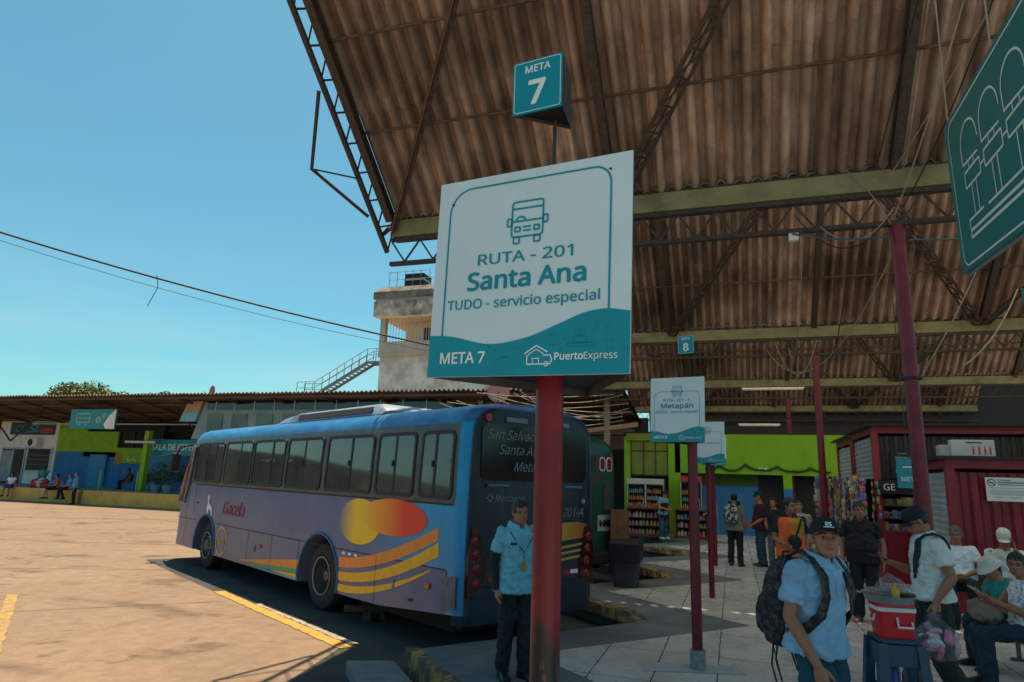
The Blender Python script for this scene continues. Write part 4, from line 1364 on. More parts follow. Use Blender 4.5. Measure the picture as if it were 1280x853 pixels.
# second coach: green, behind the blue one
gbz = empty('coach', 'dark green older coach parked behind the blue coach', 'bus', (-6.33, 13.95, -.2), BANG)
gm = mat('green_coach_paint', (.008, .06, .035), .35, scale=2, var=.3, coat=.2)
link('body', bus_hull(-3.3, 6.6, .36, ARC, BW, .3, .3), gbz).data.materials.append(gm)
for a, b, sp in [(5.6, 4.0, (.5,)), (3.9, 2.3, (.5,)), (2.2, .6, (.5,)), (.5, -1.1, (.5,)), (-1.2, -2.7, (.5,))]:
    side_window(gbz, wf, a, b, .04, .87, sp)
mb = MB(); mb.bb(-3.0, 6.2, -BW + .3, -.3, .25, .7); mb.build('underbody', M_chass, gbz)
for s in (.15, 5.28):
    wheel(gbz, s, .48, -.03, 1, s < 1); wheel(gbz, s, .48, -BW + .03, -1, s < 1)
for a, b in ((.45, 1.15), (1.22, 1.75)):
    mb = MB(); mb.prism([rf(*p, 0) for p in rrect(a, b, 1.95, 2.55, .12)], rf.n * .012); mb.build('rear_window', M_pane, gbz)
mb = MB(); mb.prism([rf(*p, 0) for p in rrect(1.80, 2.04, 1.45, 2.02, .05)], rf.n * .012); mb.build('rear_window', M_pane, gbz)
for a in (1.66, 1.88):
    mb = MB(); mb.prism([rf(*p, 0) for p in rrect(a, a + .19, 2.22, 2.52, .08)], rf.n * .014); k = mb.build('lamp_housing', mat('pale_trim', (.5, .55, .55), .4), gbz)
    mb = MB(); mb.prism([rf(*p, .014) for p in rrect(a + .03, a + .16, 2.25, 2.49, .06)], rf.n * .006); mb.build('lamp_lens', mat('lens_red', (.22, .008, .014), .06), k)
mb = MB(); mb.prism([rf(*p, 0) for p in rrect(1.62, 2.06, 1.02, 1.34, .02)], rf.n * .012); nb = mb.build('number_panel', mat('panel_white', (.42, .44, .44), .5), gbz)
strokes([('fill', arc(1.70, 1.17, .05, .07, 0, 360, 14)[:-1], .014), ('fill', arc(1.82, 1.17, .06, .08, 0, 360, 14)[:-1], .014), ('fill', arc(1.93, 1.17, .06, .08, 0, 360, 14)[:-1], .014), ('fill', arc(2.0, 1.17, .05, .08, 0, 360, 14)[:-1], .014)], rf, M_black, nb, 'painted_digits')
mb = MB(); mb.bb(-3.45, -3.25, -BW + .1, -.1, .38, .62, .03); mb.build('rear_bumper', M_black, gbz)
# ------------------------------------------------------------------ people
def remesh(mb, vox, smooth=2, scale=1.0):
    bmesh.ops.recalc_face_normals(mb.bm, faces=mb.bm.faces)
    me = bpy.data.meshes.new('tmpr'); mb.bm.to_mesh(me); mb.bm.free()
    o = bpy.data.objects.new('tmpr', me); COL.objects.link(o)
    md = o.modifiers.new('r', 'REMESH'); md.mode = 'VOXEL'; md.voxel_size = vox; md.adaptivity = 0
    sm = o.modifiers.new('s', 'SMOOTH'); sm.factor = .5; sm.iterations = smooth
    dg = bpy.context.evaluated_depsgraph_get(); dg.update()
    res = bpy.data.meshes.new_from_object(o.evaluated_get(dg))
    bpy.data.objects.remove(o); bpy.data.meshes.remove(me)
    return res

def wrinkle(me, amp, seed=0, sc=9.0):
    off = V((seed * 3.7, seed * 1.3, 0))
    nv = len(me.vertices)
    co = [0.0] * (nv * 3); me.vertices.foreach_get('co', co)
    no = [0.0] * (nv * 3); me.vertex_normals.foreach_get('vector', no)
    for i in range(0, nv * 3, 3):
        x, y, z = co[i:i+3]
        n1 = noise.noise(V((x * sc, y * sc, z * sc * 1.6)) + off)
        n2 = noise.noise(V((x * sc * 2.2 + z * 8, y * sc * 2.2, z * sc * 2.0)) + off)
        n3 = noise.noise(V((x * sc * .9 - z * 5, y * sc * .9 + z * 4, z * sc * .5)) + off)
        h = amp * (n1 + .7 * (1 - abs(n2) * 2.4) + .8 * (1 - abs(n3) * 3.0))
        co[i] += no[i] * h; co[i+1] += no[i+1] * h; co[i+2] += no[i+2] * h
    me.vertices.foreach_set('co', co)
    me.update()

def skin_mat(name, col):
    m = mat('skin_' + name, col, .5, scale=30, var=.10)
    t, b = nodes(m)
    if 'attr_done' not in m:
        src = b.inputs['Base Color'].links[0].from_socket
        at = t.nodes.new('ShaderNodeAttribute'); at.attribute_name = 'paint'
        c = mixc(t, 1.0, src, at.outputs['Color'], 'MULTIPLY')
        t.links.new(c, b.inputs['Base Color'])
        b.inputs['Subsurface Weight'].default_value = .08
        b.inputs['Subsurface Radius'].default_value = (.01, .004, .002)
        m['attr_done'] = 1
    return m
SK = {'tan': (.44, .195, .11), 'brown': (.35, .145, .078), 'dark': (.18, .07, .04), 'light': (.40, .22, .145)}
M_hair = mat('hair_black', (.008, .007, .006), .45, scale=40, var=.4, bump=.4, bscale=120)
M_hairg = mat('hair_grey', (.10, .10, .10), .6, scale=40, var=.5, bump=.4, bscale=120)
M_eye = mat('eye_white', (.38, .34, .31), .25, var=.03)
M_iris = mat('iris_dark', (.01, .006, .004), .15)

HEAD = [(0.0, .020, .066, .025), (.05, .036, .078, .005), (.12, .050, .083, -.025), (.20, .058, .085, -.045), (.30, .0635, .084, -.066), (.40, .067, .083, -.080),
        (.50, .0705, .080, -.089), (.58, .073, .085, -.093), (.68, .0745, .082, -.095), (.78, .0715, .070, -.091), (.87, .061, .050, -.077), (.94, .044, .026, -.055), (.985, .022, .0, -.032), (1.0, .006, -.012, -.02)]
def head_rings(mb, M, s=1.0, n=24):
    rings = []
    for h, hw, fr_, bk in HEAD:
        z = -.115 + .23 * h
        cy, hd = (fr_ + bk) / 2, (fr_ - bk) / 2
        ring = []
        for k in range(n):
            a = 2 * math.pi * k / n
            c, s_ = math.cos(a), math.sin(a)
            e = 2 / 2.25
            ring.append(M @ V((hw * math.copysign(abs(c) ** e, c), cy + hd * math.copysign(abs(s_) ** e, s_), z)))
        rings.append(ring)
    mb.rings(rings)

def limb(mb, pts, rad, n=12):
    """tapering limb with round ends"""
    P, Rr = [], []
    pts = [V(p) for p in pts]
    d0 = (pts[0] - pts[1]).normalized(); d1 = (pts[-1] - pts[-2]).normalized()
    for q in (.95, .7, .35):
        P.append(pts[0] + d0 * rad[0] * q * .8); Rr.append(rad[0] * math.sqrt(1 - q * q))
    P += pts; Rr += rad
    for q in (.35, .7, .95):
        P.append(pts[-1] + d1 * rad[-1] * q * .8); Rr.append(rad[-1] * math.sqrt(1 - q * q))
    mb.tube(P, Rr, n)

def hand_mesh(mb, wr, d, pn, side, curl=.5, spread=1.0, s=1.0):
    """five-fingered hand: wrist point, finger direction, palm normal; side +1 right, -1 left"""
    d = V(d).normalized(); pn = V(pn); pn = (pn - d * pn.dot(d)).normalized()
    t = d.cross(pn) * side
    wr = V(wr)
    # palm
    rings = []
    for q, hw, th in ((-.01, .022, .018), (.02, .029, .017), (.05, .038, .015), (.08, .041, .013), (.092, .038, .011)):
        c = wr + d * q * s
        rings.append([c + t * (hw * s * math.cos(a)) + pn * (th * s * math.sin(a)) for a in [2*math.pi*k/12 for k in range(12)]])
    mb.rings(rings)
    for i, (o, L) in enumerate(((.030, .070), (.0105, .078), (-.010, .072), (-.029, .056))):
        p = wr + d * (.078 - .006 * abs(i - 1)) * s + t * o * s * spread
        dirv = d + t * o * .8 * spread
        dirv.normalize()
        P = [p]
        for j, f in enumerate((.45, .32, .25)):
            ang = curl * (.55 if j == 0 else .8)
            q = Quaternion(dirv.cross(pn).normalized(), ang)
            dirv = q @ dirv
            P.append(P[-1] + dirv * L * f * s)
        limb(mb, P, [.0092 * s, .0088 * s, .0082 * s, .0068 * s], 8)
    p = wr + d * .025 * s + t * .026 * s
    dv = (d * .75 + t * .65 + pn * .25).normalized()
    P = [p, p + dv * .035 * s]
    dv2 = (d * .95 + t * .25 + pn * (.2 + .3 * curl)).normalized()
    P += [P[-1] + dv2 * .028 * s, P[-1] + dv2 * .052 * s]
    limb(mb, P, [.0125 * s, .0115 * s, .0098 * s, .0078 * s], 8)

TORSO = [(-.24, .095, .075), (-.12, .152, .100), (.04, .163, .112), (.22, .150, .106), (.45, .146, .104), (.70, .160, .112), (.88, .168, .108), (.98, .160, .095), (1.06, .125, .080), (1.12, .075, .062)]
TORSO_S = [(-.60, .190, .150), (-.12, .170, .124)] + TORSO[2:]
def torso_rings(J, f0, f1, infl, fat=0.0, flare=0.0, n=20, T=None):
    T = T or TORSO
    pel, che = V(J['pelvis']), V(J['chest'])
    ax = (che - pel)
    up = ax.normalized()
    L = ax.length
    rt_c = (V(J['shR']) - V(J['shL'])).normalized()
    rt_p = V(J.get('hipdir', (1, 0, 0))).normalized()
    bend = V(J.get('belly', (0, 0, 0)))
    rings = []
    fs = sorted(set([f for f, _, _ in T if f0 < f < f1] + [f0, f1]))
    for f in fs:
        for (fa, xa, ya), (fb_, xb, yb) in zip(T[:-1], T[1:]):
            if fa <= f <= fb_:
                q = (f - fa) / (fb_ - fa); rx, ry = xa + (xb - xa) * q, ya + (yb - ya) * q; break
        g = math.exp(-((f - .28) / .3) ** 2)
        rx = rx * (1 + .55 * fat * g) + infl + flare * max(0, .3 - f)
        ry_ = ry * (1 + 1.0 * fat * g) + infl + flare * max(0, .3 - f)
        k = max(0, min(1, f))
        rt = (rt_p.lerp(rt_c, k)); rt = (rt - up * rt.dot(up)).normalized()
        fw = up.cross(rt)
        c = pel + up * L * f + bend * math.sin(math.pi * k) + fw * (ry * .5 * fat * g)
        rings.append([c + rt * rx * math.copysign(abs(math.cos(a)) ** .88, math.cos(a)) + fw * ry_ * math.copysign(abs(math.sin(a)) ** .88, math.sin(a)) for a in [2*math.pi*i/n for i in range(n)]])
    return rings

def foot_rings(ank, yaw, infl=0.0, pitch=0.0):
    ank = V(ank)
    q = Quaternion((0, 0, 1), yaw)
    fw = q @ V((0, 1, 0)); rt = q @ V((1, 0, 0)); up = V((0, 0, 1))
    if pitch:
        qq = Quaternion(rt, pitch); fw = qq @ fw; up = qq @ up
    base = ank - up * .085
    rings = []
    for y, hw, h in ((-.075, .022, .045), (-.065, .034, .075), (-.03, .038, .10), (.02, .038, .095), (.07, .042, .070), (.12, .047, .052), (.165, .042, .042), (.19, .022, .028)):
        c = base + fw * y
        hw += infl; h += infl
        rings.append([c - rt * hw, c - rt * hw * .98 + up * h * .55, c - rt * hw * .6 + up * h, c + rt * hw * .6 + up * h, c + rt * hw * .98 + up * h * .55, c + rt * hw])
    return rings

STAND = dict(pelvis=(0, 0, .93), chest=(0, .0, 1.37), neck=(0, .0, 1.43), head=(0, .035, 1.575),
             shR=(.168, -.01, 1.37), shL=(-.168, -.01, 1.37), elR=(.215, -.03, 1.09), elL=(-.215, -.03, 1.09),
             wrR=(.215, .06, .85), wrL=(-.215, .06, .85), hipR=(.085, 0, .90), hipL=(-.085, 0, .90),
             knR=(.10, .025, .49), knL=(-.10, .025, .49), anR=(.11, -.015, .085), anL=(-.11, -.015, .085))
SIT = dict(pelvis=(0, -.02, .55), chest=(0, -.06, .98), neck=(0, -.05, 1.045), head=(0, 0.0, 1.19),
           shR=(.168, -.06, .98), shL=(-.168, -.06, .98), elR=(.23, .02, .72), elL=(-.23, .02, .72),
           wrR=(.10, .22, .62), wrL=(-.10, .22, .62), hipR=(.09, 0, .53), hipL=(-.09, 0, .53),
           knR=(.13, .42, .52), knL=(-.13, .42, .52), anR=(.13, .40, .085), anL=(-.13, .40, .085))

def person(label, loc, face, H=1.65, base=STAND, pose=None, skin='brown', vox=.010, top=None, bottom=None, shoes=None,
           hair='short', hairm=None, fat=0.0, yaw=0.0, pitch=0.0, roll=0.0, sleeve=.55, hem=-.16, skirt=False, cap=None, hat=None,
           hands=None, group=None, collar=None, feet=(0.15, -0.15), loose=.016, legr=1.0, seed=0, long_sleeve=None, name='person'):
    J = dict(base); J.update(pose or {})
    rz = math.atan2(-face[0], face[1])
    root = empty(name, label, 'person', loc, rz, group)
    s = H / 1.70
    # head frame
    Mh = (Matrix.Translation(V(J['head'])) @ Matrix.Rotation(yaw, 4, 'Z') @ Matrix.Rotation(-pitch, 4, 'X') @ Matrix.Rotation(roll, 4, 'Y'))
    hb = MB()
    head_rings(hb, Mh)
    for sx in (-1, 1):
        hb.ell(Mh @ V((sx * .075, -.012, -.004)), (.010, .019, .032), (Mh.to_3x3() @ Matrix.Rotation(sx * R(-18), 3, 'Z')), 10, 8)
    hb.rings([[Mh @ V((x, y, z)) for x, y in q] for q, z in (([(-.006, .070), (.006, .070), (.006, .084), (-.006, .084)], .012),
              ([(-.009, .070), (.009, .070), (.008, .093), (-.008, .093)], -.008), ([(-.016, .070), (.016, .070), (.011, .106), (-.011, .106)], -.030), ([(-.015, .070), (.015, .070), (.008, .098), (-.008, .098)], -.041))])
    nk = V(J['neck']); hd_ = Mh @ V((0, -.025, -.06))
    limb(hb, [nk - V((0, 0, .05)), nk.lerp(hd_, .5), hd_], [.066, .055, .054], 14)
    # torso, arms, legs
    hb.rings(torso_rings(J, -.24, 1.12, 0, fat))
    for sd in ('R', 'L'):
        sh, el, wr = V(J['sh' + sd]), V(J['el' + sd]), V(J['wr' + sd])
        limb(hb, [sh, sh.lerp(el, .35), sh.lerp(el, .75), el], [.056, .050, .043, .040])
        limb(hb, [el, el.lerp(wr, .3), el.lerp(wr, .75), wr], [.040, .041, .032, .026])
        hp, kn, an = V(J['hip' + sd]), V(J['kn' + sd]), V(J['an' + sd])
        limb(hb, [hp, hp.lerp(kn, .5), kn], [.086, .074, .055])
        limb(hb, [kn, kn.lerp(an, .3), kn.lerp(an, .8), an], [.053, .055, .038, .036])
        sg = 1 if sd == 'R' else -1
        hh = (hands or {}).get(sd)
        fd = (wr - el).normalized()
        if hh is None:
            hh = dict(d=fd, p=(-sg, 0.1, 0), curl=.35)
        hand_mesh(hb, wr, hh.get('d', fd), hh.get('p', (-sg, .1, 0)), sg, hh.get('curl', .4), s=1.0)
        an2 = V(J['an' + sd]); q = Quaternion((0, 0, 1), feet[1 if sd == 'L' else 0] * -1)
        limb(hb, [an2 - V((0, 0, .03)), an2 - V((0, 0, .045)) + q @ V((0, .10, 0))], [.034, .024], 8)
    me = remesh(hb, vox, 2)
    # face sculpt + paint
    Mi = Mh.inverted()
    att = me.attributes.new('paint', 'FLOAT_COLOR', 'POINT')
    cols = [1.0, 1.0, 1.0, 1.0] * len(me.vertices)
    fwd = Mh.to_3x3() @ V((0, 1, 0))
    for v in me.vertices:
        p = Mi @ v.co
        if abs(p.x) < .1 and -.13 < p.z < .13 and -.12 < p.y < .13:
            ax_ = abs(p.x)
            if p.y > .02:
                dy = 0
                dy -= .0085 * math.exp(-((ax_ - .030) / .016) ** 2 - ((p.z - .0) / .011) ** 2)
                dy += .004 * math.exp(-((ax_ - .028) / .022) ** 2 - ((p.z - .023) / .009) ** 2)
                dy += .0035 * math.exp(-((ax_ - .042) / .016) ** 2 - ((p.z + .030) / .014) ** 2)
                dy += .005 * math.exp(-(p.x / .024) ** 2 - ((p.z + .0595) / .0055) ** 2)
                dy += .005 * math.exp(-(p.x / .021) ** 2 - ((p.z + .0735) / .006) ** 2)
                dy -= .0055 * math.exp(-(p.x / .026) ** 2 - ((p.z + .066) / .0028) ** 2)
                dy += .003 * math.exp(-(p.x / .016) ** 2 - ((p.z + .101) / .010) ** 2)
                dy -= .0025 * math.exp(-((ax_ - .024 - .25 * (-.04 - p.z)) / .006) ** 2 - ((p.z + .05) / .018) ** 2)
                v.co = v.co + fwd * dy
                lip = math.exp(-(p.x / .023) ** 4 - ((p.z + .067) / .0115) ** 4)
                slit = math.exp(-(p.x / .024) ** 4 - ((p.z + .066) / .0025) ** 2)
                nos = math.exp(-((ax_ - .008) / .004) ** 2 - ((p.z + .041) / .004) ** 2)
                lid = math.exp(-((ax_ - .030) / .017) ** 4 - ((p.z - .001) / .0085) ** 4)
                k = 1 - .35 * lip - .35 * slit - .5 * nos - .4 * lid
                i = v.index * 4
                cols[i:i+3] = [k + .10 * lip, k * (1 - .12 * lip), k]
    att.data.foreach_set('color', cols)
    S = Matrix.Scale(s, 4)
    def fin(me_, name, m, par=root, smooth=True):
        me_.transform(S)
        me_.materials.clear(); me_.materials.append(m)
        for p in me_.polygons: p.use_smooth = True
        me_.name = name
        return link(name, me_, par)
    body = fin(me, 'body', skin_mat(skin, SK[skin]))
    def part(mb, name, m, par=root, smooth=True):
        bmesh.ops.transform(mb.bm, matrix=S, verts=mb.bm.verts)
        return mb.build(name, m, par, smooth=smooth)
    detailed = vox < .0095
    # eyes, brows
    if vox < .013:
        for sx in (-1, 1):
            mb = MB(); mb.ell(Mh @ V((sx * .0305, .0605, 0)), (.0118, .0112, .0062), Mh.to_3x3(), 12, 8)
            e = part(mb, 'eye', M_eye)
            mb = MB(); mb.ell(Mh @ V((sx * .0305, .0705, 0)), (.0068, .0030, .0064), Mh.to_3x3(), 10, 6)
            part(mb, 'iris', M_iris, e)
        for sx in (-1, 1):
            mb = MB()
            mb.tube([Mh @ V((sx * x, y, z)) for x, y, z in ((.013, .0865, .019), (.026, .0855, .0235), (.040, .077, .0235), (.050, .066, .018))], [.0032, .0045, .0038, .002], 6)
            part(mb, 'eyebrow', hairm or M_hair)
    # hair
    hm = hairm or M_hair
    if hair and not (cap or hat):
        mb = MB()
        mb.ell(Mh @ V((0, -.018, .030)), (.0825, .0985, .097), Mh.to_3x3(), 20, 14)
        if hair in ('bun', 'long', 'bob'):
            mb.ell(Mh @ V((0, -.03, .0)), (.084, .085, .10), Mh.to_3x3(), 20, 14)
        if hair == 'bun':
            mb.ell(Mh @ V((0, -.125, .03)), (.04, .035, .04), Mh.to_3x3(), 12, 8)
        if hair == 'long':
            limb(mb, [Mh @ V((0, -.07, .0)), Mh @ V((0, -.085, -.10)), Mh @ V((0, -.085, -.22))], [.072, .068, .045])
        if hair == 'bob':
            for sx in (-1, 1): limb(mb, [Mh @ V((sx * .06, -.03, .02)), Mh @ V((sx * .068, -.03, -.09))], [.035, .03])
        hm_ = remesh(mb, min(vox, .008), 1)
        wrinkle(hm_, .003, seed + 3, 40)
        fin(hm_, 'hair', hm)
    elif hair and (cap or hat):
        mb = MB(); mb.ell(Mh @ V((0, -.022, .012)), (.0800, .092, .072), Mh.to_3x3(), 20, 14)
        if hair == 'long': limb(mb, [Mh @ V((0, -.07, .0)), Mh @ V((0, -.085, -.10)), Mh @ V((0, -.085, -.22))], [.072, .068, .045])
        if hair == 'bun': limb(mb, [Mh @ V((.0, -.07, -.02)), Mh @ V((.03, -.05, -.12))], [.06, .05])
        fin(remesh(mb, min(vox, .008), 1), 'hair', hm)
    if cap:
        cM = Mh @ Matrix.Translation((0, -.004, .036)) @ Matrix.Rotation(R(cap[1] if len(cap) > 1 else 4), 4, 'X')
        mb = MB()
        rr = []
        for q, kx, ky in ((-.012, 1.0, 1.0), (.0, 1.01, 1.0), (.03, 1.0, .99), (.055, .93, .91), (.078, .74, .73), (.091, .45, .45), (.097, .12, .12)):
            rr.append([cM @ V((.0815 * kx * math.cos(a), -.006 + .1015 * ky * math.sin(a), q)) for a in [2*math.pi*k/24 for k in range(24)]])
        mb.rings(rr)
        mb.ell(cM @ V((0, -.006, .098)), (.008, .008, .004), cM.to_3x3(), 8, 6)
        co = part(mb, 'cap', cap[0])
        mb = MB(); rt, rb = [], []
        ang = [R(22 + 136 * k / 18) for k in range(19)]
        mk = lambda a, r, dz: cM @ V((.082 * math.cos(a) * (1 - .10 * (r - 1)), -.006 + .097 * math.sin(a) + (r - 1) * .15 * max(.0, math.sin(a)) ** .6, -.006 + dz - .022 * (math.cos(a)) ** 2))
        R0 = [[mk(a, 1.0, .0) for a in ang], [mk(a, 1.25, -.002) for a in ang], [mk(a, 1.48, -.009) for a in ang]]
        R1 = [[mk(a, 1.48, -.013) for a in ang], [mk(a, 1.25, -.006) for a in ang], [mk(a, 1.0, -.004) for a in ang]]
        rows = R0 + R1
        vs = [[mb.bm.verts.new(p) for p in r_] for r_ in rows]
        for A, B in zip(vs, vs[1:] + vs[:1]):
            for i in range(len(A) - 1): mb.bm.faces.new((A[i], A[i+1], B[i+1], B[i]))
        for c in (0, -1): mb.bm.faces.new([r_[c] for r_ in vs])
        part(mb, 'visor', cap[0], co)
    if hat:
        mb = MB(); rr = []
        for q, k in ((.098, .5), (.095, .80), (.06, .97), (.03, 1.06), (.024, 1.12), (-.02, 1.62), (-.024, 1.62), (.015, 1.08)):
            rr.append([Mh @ V((.080 * k * math.cos(a), -.008 + .098 * k * math.sin(a), .032 + q)) for a in [2*math.pi*i/24 for i in range(24)]])
        mb.rings(rr)
        part(mb, 'hat', hat)
    # shirt
    if top:
        mb = MB()
        mb.rings(torso_rings(J, hem, 1.10, loose, fat, .05 if hem < 0 else 0, T=TORSO_S))
        nkr = V(J['neck'])
        for sd in ('R', 'L'):
            sh, el, wr = V(J['sh' + sd]), V(J['el' + sd]), V(J['wr' + sd])
            if sleeve > 1:
                limb(mb, [sh, sh.lerp(el, .5), el], [.066, .058, .052])
                q = sleeve - 1
                limb(mb, [el, el.lerp(wr, q * .5), el.lerp(wr, q)], [.052, .049, .040])
            elif sleeve > 0:
                e = sh.lerp(el, sleeve)
                mb.tube([sh + (sh - el).normalized() * .05, sh + (sh - el).normalized() * .03, sh, sh.lerp(el, sleeve * .5), e], [.024, .052, .063, .065, .068], 14)
        m_ = remesh(mb, vox, 3 if detailed else 2)
        wrinkle(m_, .0105 if detailed else .0085, seed)
        shirt = fin(m_, 'shirt', top)
        if collar:
            mb = MB()
            n = 18; rr = []
            cN = nk + V((0, .012, .015))
            for dr, dz in ((.072, -.03), (.076, .034), (.083, .040), (.104, .008), (.112, -.022), (.096, -.026)):
                ring = []
                for i in range(n + 1):
                    a = R(90 + 16) + (2 * math.pi - R(32)) * i / n
                    f = .5 + .5 * math.sin(a)
                    ring.append(cN + V((dr * math.cos(a), dr * .98 * math.sin(a) - .008, dz - .045 * f * f)))
                rr.append(ring)
            vs = [[mb.bm.verts.new(p) for p in r_] for r_ in rr]
            for A, B in zip(vs, vs[1:] + vs[:1]):
                for i in range(n): mb.bm.faces.new((A[i], A[i+1], B[i+1], B[i]))
            for c in (0, -1): mb.bm.faces.new([r_[c] for r_ in vs])
            part(mb, 'collar', collar, shirt)
    if long_sleeve:      # separate arm warmers under a short sleeve
        for sd in ('R', 'L'):
            sh, el, wr = V(J['sh' + sd]), V(J['el' + sd]), V(J['wr' + sd])
            mb = MB(); limb(mb, [sh.lerp(el, .45), el, el.lerp(wr, .35), wr], [.052, .046, .047, .034])
            part(mb, 'arm_sleeve', long_sleeve)
    if bottom:
        mb = MB()
        mb.rings(torso_rings(J, -.24, .16, .012, fat * .8))
        if skirt:
            for sd in ('R', 'L'):
                hp, kn = V(J['hip' + sd]), V(J['kn' + sd])
                limb(mb, [hp, hp.lerp(kn, .5), hp.lerp(kn, skirt)], [.112, .108, .105])
            limb(mb, [V(J['hipR']).lerp(V(J['hipL']), .5), (V(J['knR']).lerp(V(J['knL']), .5) - V(J['hipR']).lerp(V(J['hipL']), .5)) * skirt + V(J['hipR']).lerp(V(J['hipL']), .5)], [.11, .10])
        else:
            for sd in ('R', 'L'):
                hp, kn, an = V(J['hip' + sd]), V(J['kn' + sd]), V(J['an' + sd])
                limb(mb, [hp, hp.lerp(kn, .5), kn], [.094, .088 * legr, .072 * legr])
                mb.tube([kn + (kn - an).normalized() * .05, kn, kn.lerp(an, .4), kn.lerp(an, .9), an - (kn - an).normalized() * .02], [.04, .072 * legr, .070 * legr, .066 * legr, .064 * legr], 14)
        m_ = remesh(mb, vox, 3 if detailed else 2)
        wrinkle(m_, .010, seed + 1, 8)
        fin(m_, 'skirt' if skirt else 'trousers', bottom)
    if shoes:
        for sd, yw in (('R', feet[0]), ('L', feet[1])):
            mb = MB(); mb.rings(foot_rings(J['an' + sd], -yw, .006, J.get('pitch' + sd, 0)))
            part(mb, 'shoe', shoes)
    return root, S, Mh, J

def cloth(name, col, **k):
    a = dict(rough=.85, scale=7, var=.14, bump=.25, bscale=220)
    a.update(k)
    return mat(name, col, **a)
# ------------------------------------------------------------------ platform route signs
SG = 'triangular route signs on red poles along the platform'
M_sidep = mat('sign_side_shade', (.05, .05, .055), .5)  # near-black side faces: their shade is put into the colour
M_pole_low = mat('pole_worn_black', (.012, .012, .013), .6, scale=9, col2=(.05, .03, .03), bump=.3)
def worn_red():
    m = mat('red_pole_worn', (.24, .01, .02), .38, spec=.35)
    t, b = nodes(m)
    o = sep(t)
    n = noise_out(t, 9, 6, (1, 1, .45), .65)
    red = ramp(t, noise_out(t, 6, 4), [(.3, (.12, .006, .013)), (.7, (.22, .012, .024))])
    h = mathn(t, 'ADD', o[2], mathn(t, 'MULTIPLY', n, -.55))
    c = mixc(t, maprange(t, h, 1.07, 1.00), red, (.016, .014, .015))
    fleck = maprange(t, noise_out(t, 26, 5, (1, 1, .4)), .60, .64)
    c = mixc(t, mathn(t, 'MULTIPLY', fleck, maprange(t, o[2], 1.9, 1.3)), c, (.10, .045, .04))
    t.links.new(c, b.inputs['Base Color'])
    return m
M_redworn = worn_red()
def bus_icon(F, cx, cy, k, m, par, d, lw=.045):
    """line drawing of a bus front, k = height"""
    T = lambda P: [(cx + x * k, cy + y * k) for x, y in P]
    sp = [(T(rrect(-.40, .40, -.36, .50, .07, 3)), lw * k, True, d),
          (T([(-.40, .33), (.40, .33)]), lw * k, False, d), (T([(-.40, .02), (.40, .02)]), lw * k, False, d),
          (T(rrect(-.52, -.41, -.08, .10, .03, 2)), lw * k, True, d), (T(rrect(.41, .52, -.08, .10, .03, 2)), lw * k, True, d),
          (T(rrect(-.31, -.18, -.23, -.12, .015, 2)), lw * k, True, d), (T(rrect(.18, .31, -.23, -.12, .015, 2)), lw * k, True, d),
          (T([(-.10, -.13), (.10, -.13)]), lw * k, False, d), (T([(-.10, -.22), (.10, -.22)]), lw * k, False, d),
          (T(rrect(-.34, -.19, -.52, -.37, .03, 2)), lw * k, True, d), (T(rrect(.19, .34, -.52, -.37, .03, 2)), lw * k, True, d),
          (T(arc(-.17, .03, .12, .10, 0, 180, 8)), lw * k, False, d)]
    return strokes(sp, F, m, par, 'bus_symbol')
def fill_strip(mb, F, lo, hi, d):
    for (a, b), (c, e) in zip(zip(lo[:-1], lo[1:]), zip(hi[:-1], hi[1:])):
        flat(mb, F, [a, b, e, c], d)
def hexagon_logo(F, x, y, k, m, par, d):
    T = lambda P: [(x + a * k, y + b * k) for a, b in P]
    sp = [(T([(-.52, .10), (0, .42), (.5, .14)]), .05 * k, False, d), (T([(-.4, .02), (0, .27), (.32, .08)]), .035 * k, False, d),
          (T([(-.4, .05), (-.4, -.33), (.62, -.33), (.70, -.18), (.62, .02), (.30, .02)]), .045 * k, False, d),
          (T([(-.15, -.33), (-.15, -.1), (.12, -.1), (.12, -.33)]), .035 * k, False, d),
          (T(arc(.45, -.33, .09, .09, 0, 360, 10)[:-1]), .035 * k, True, d)]
    return strokes(sp, F, m, par, 'house_bus_logo')
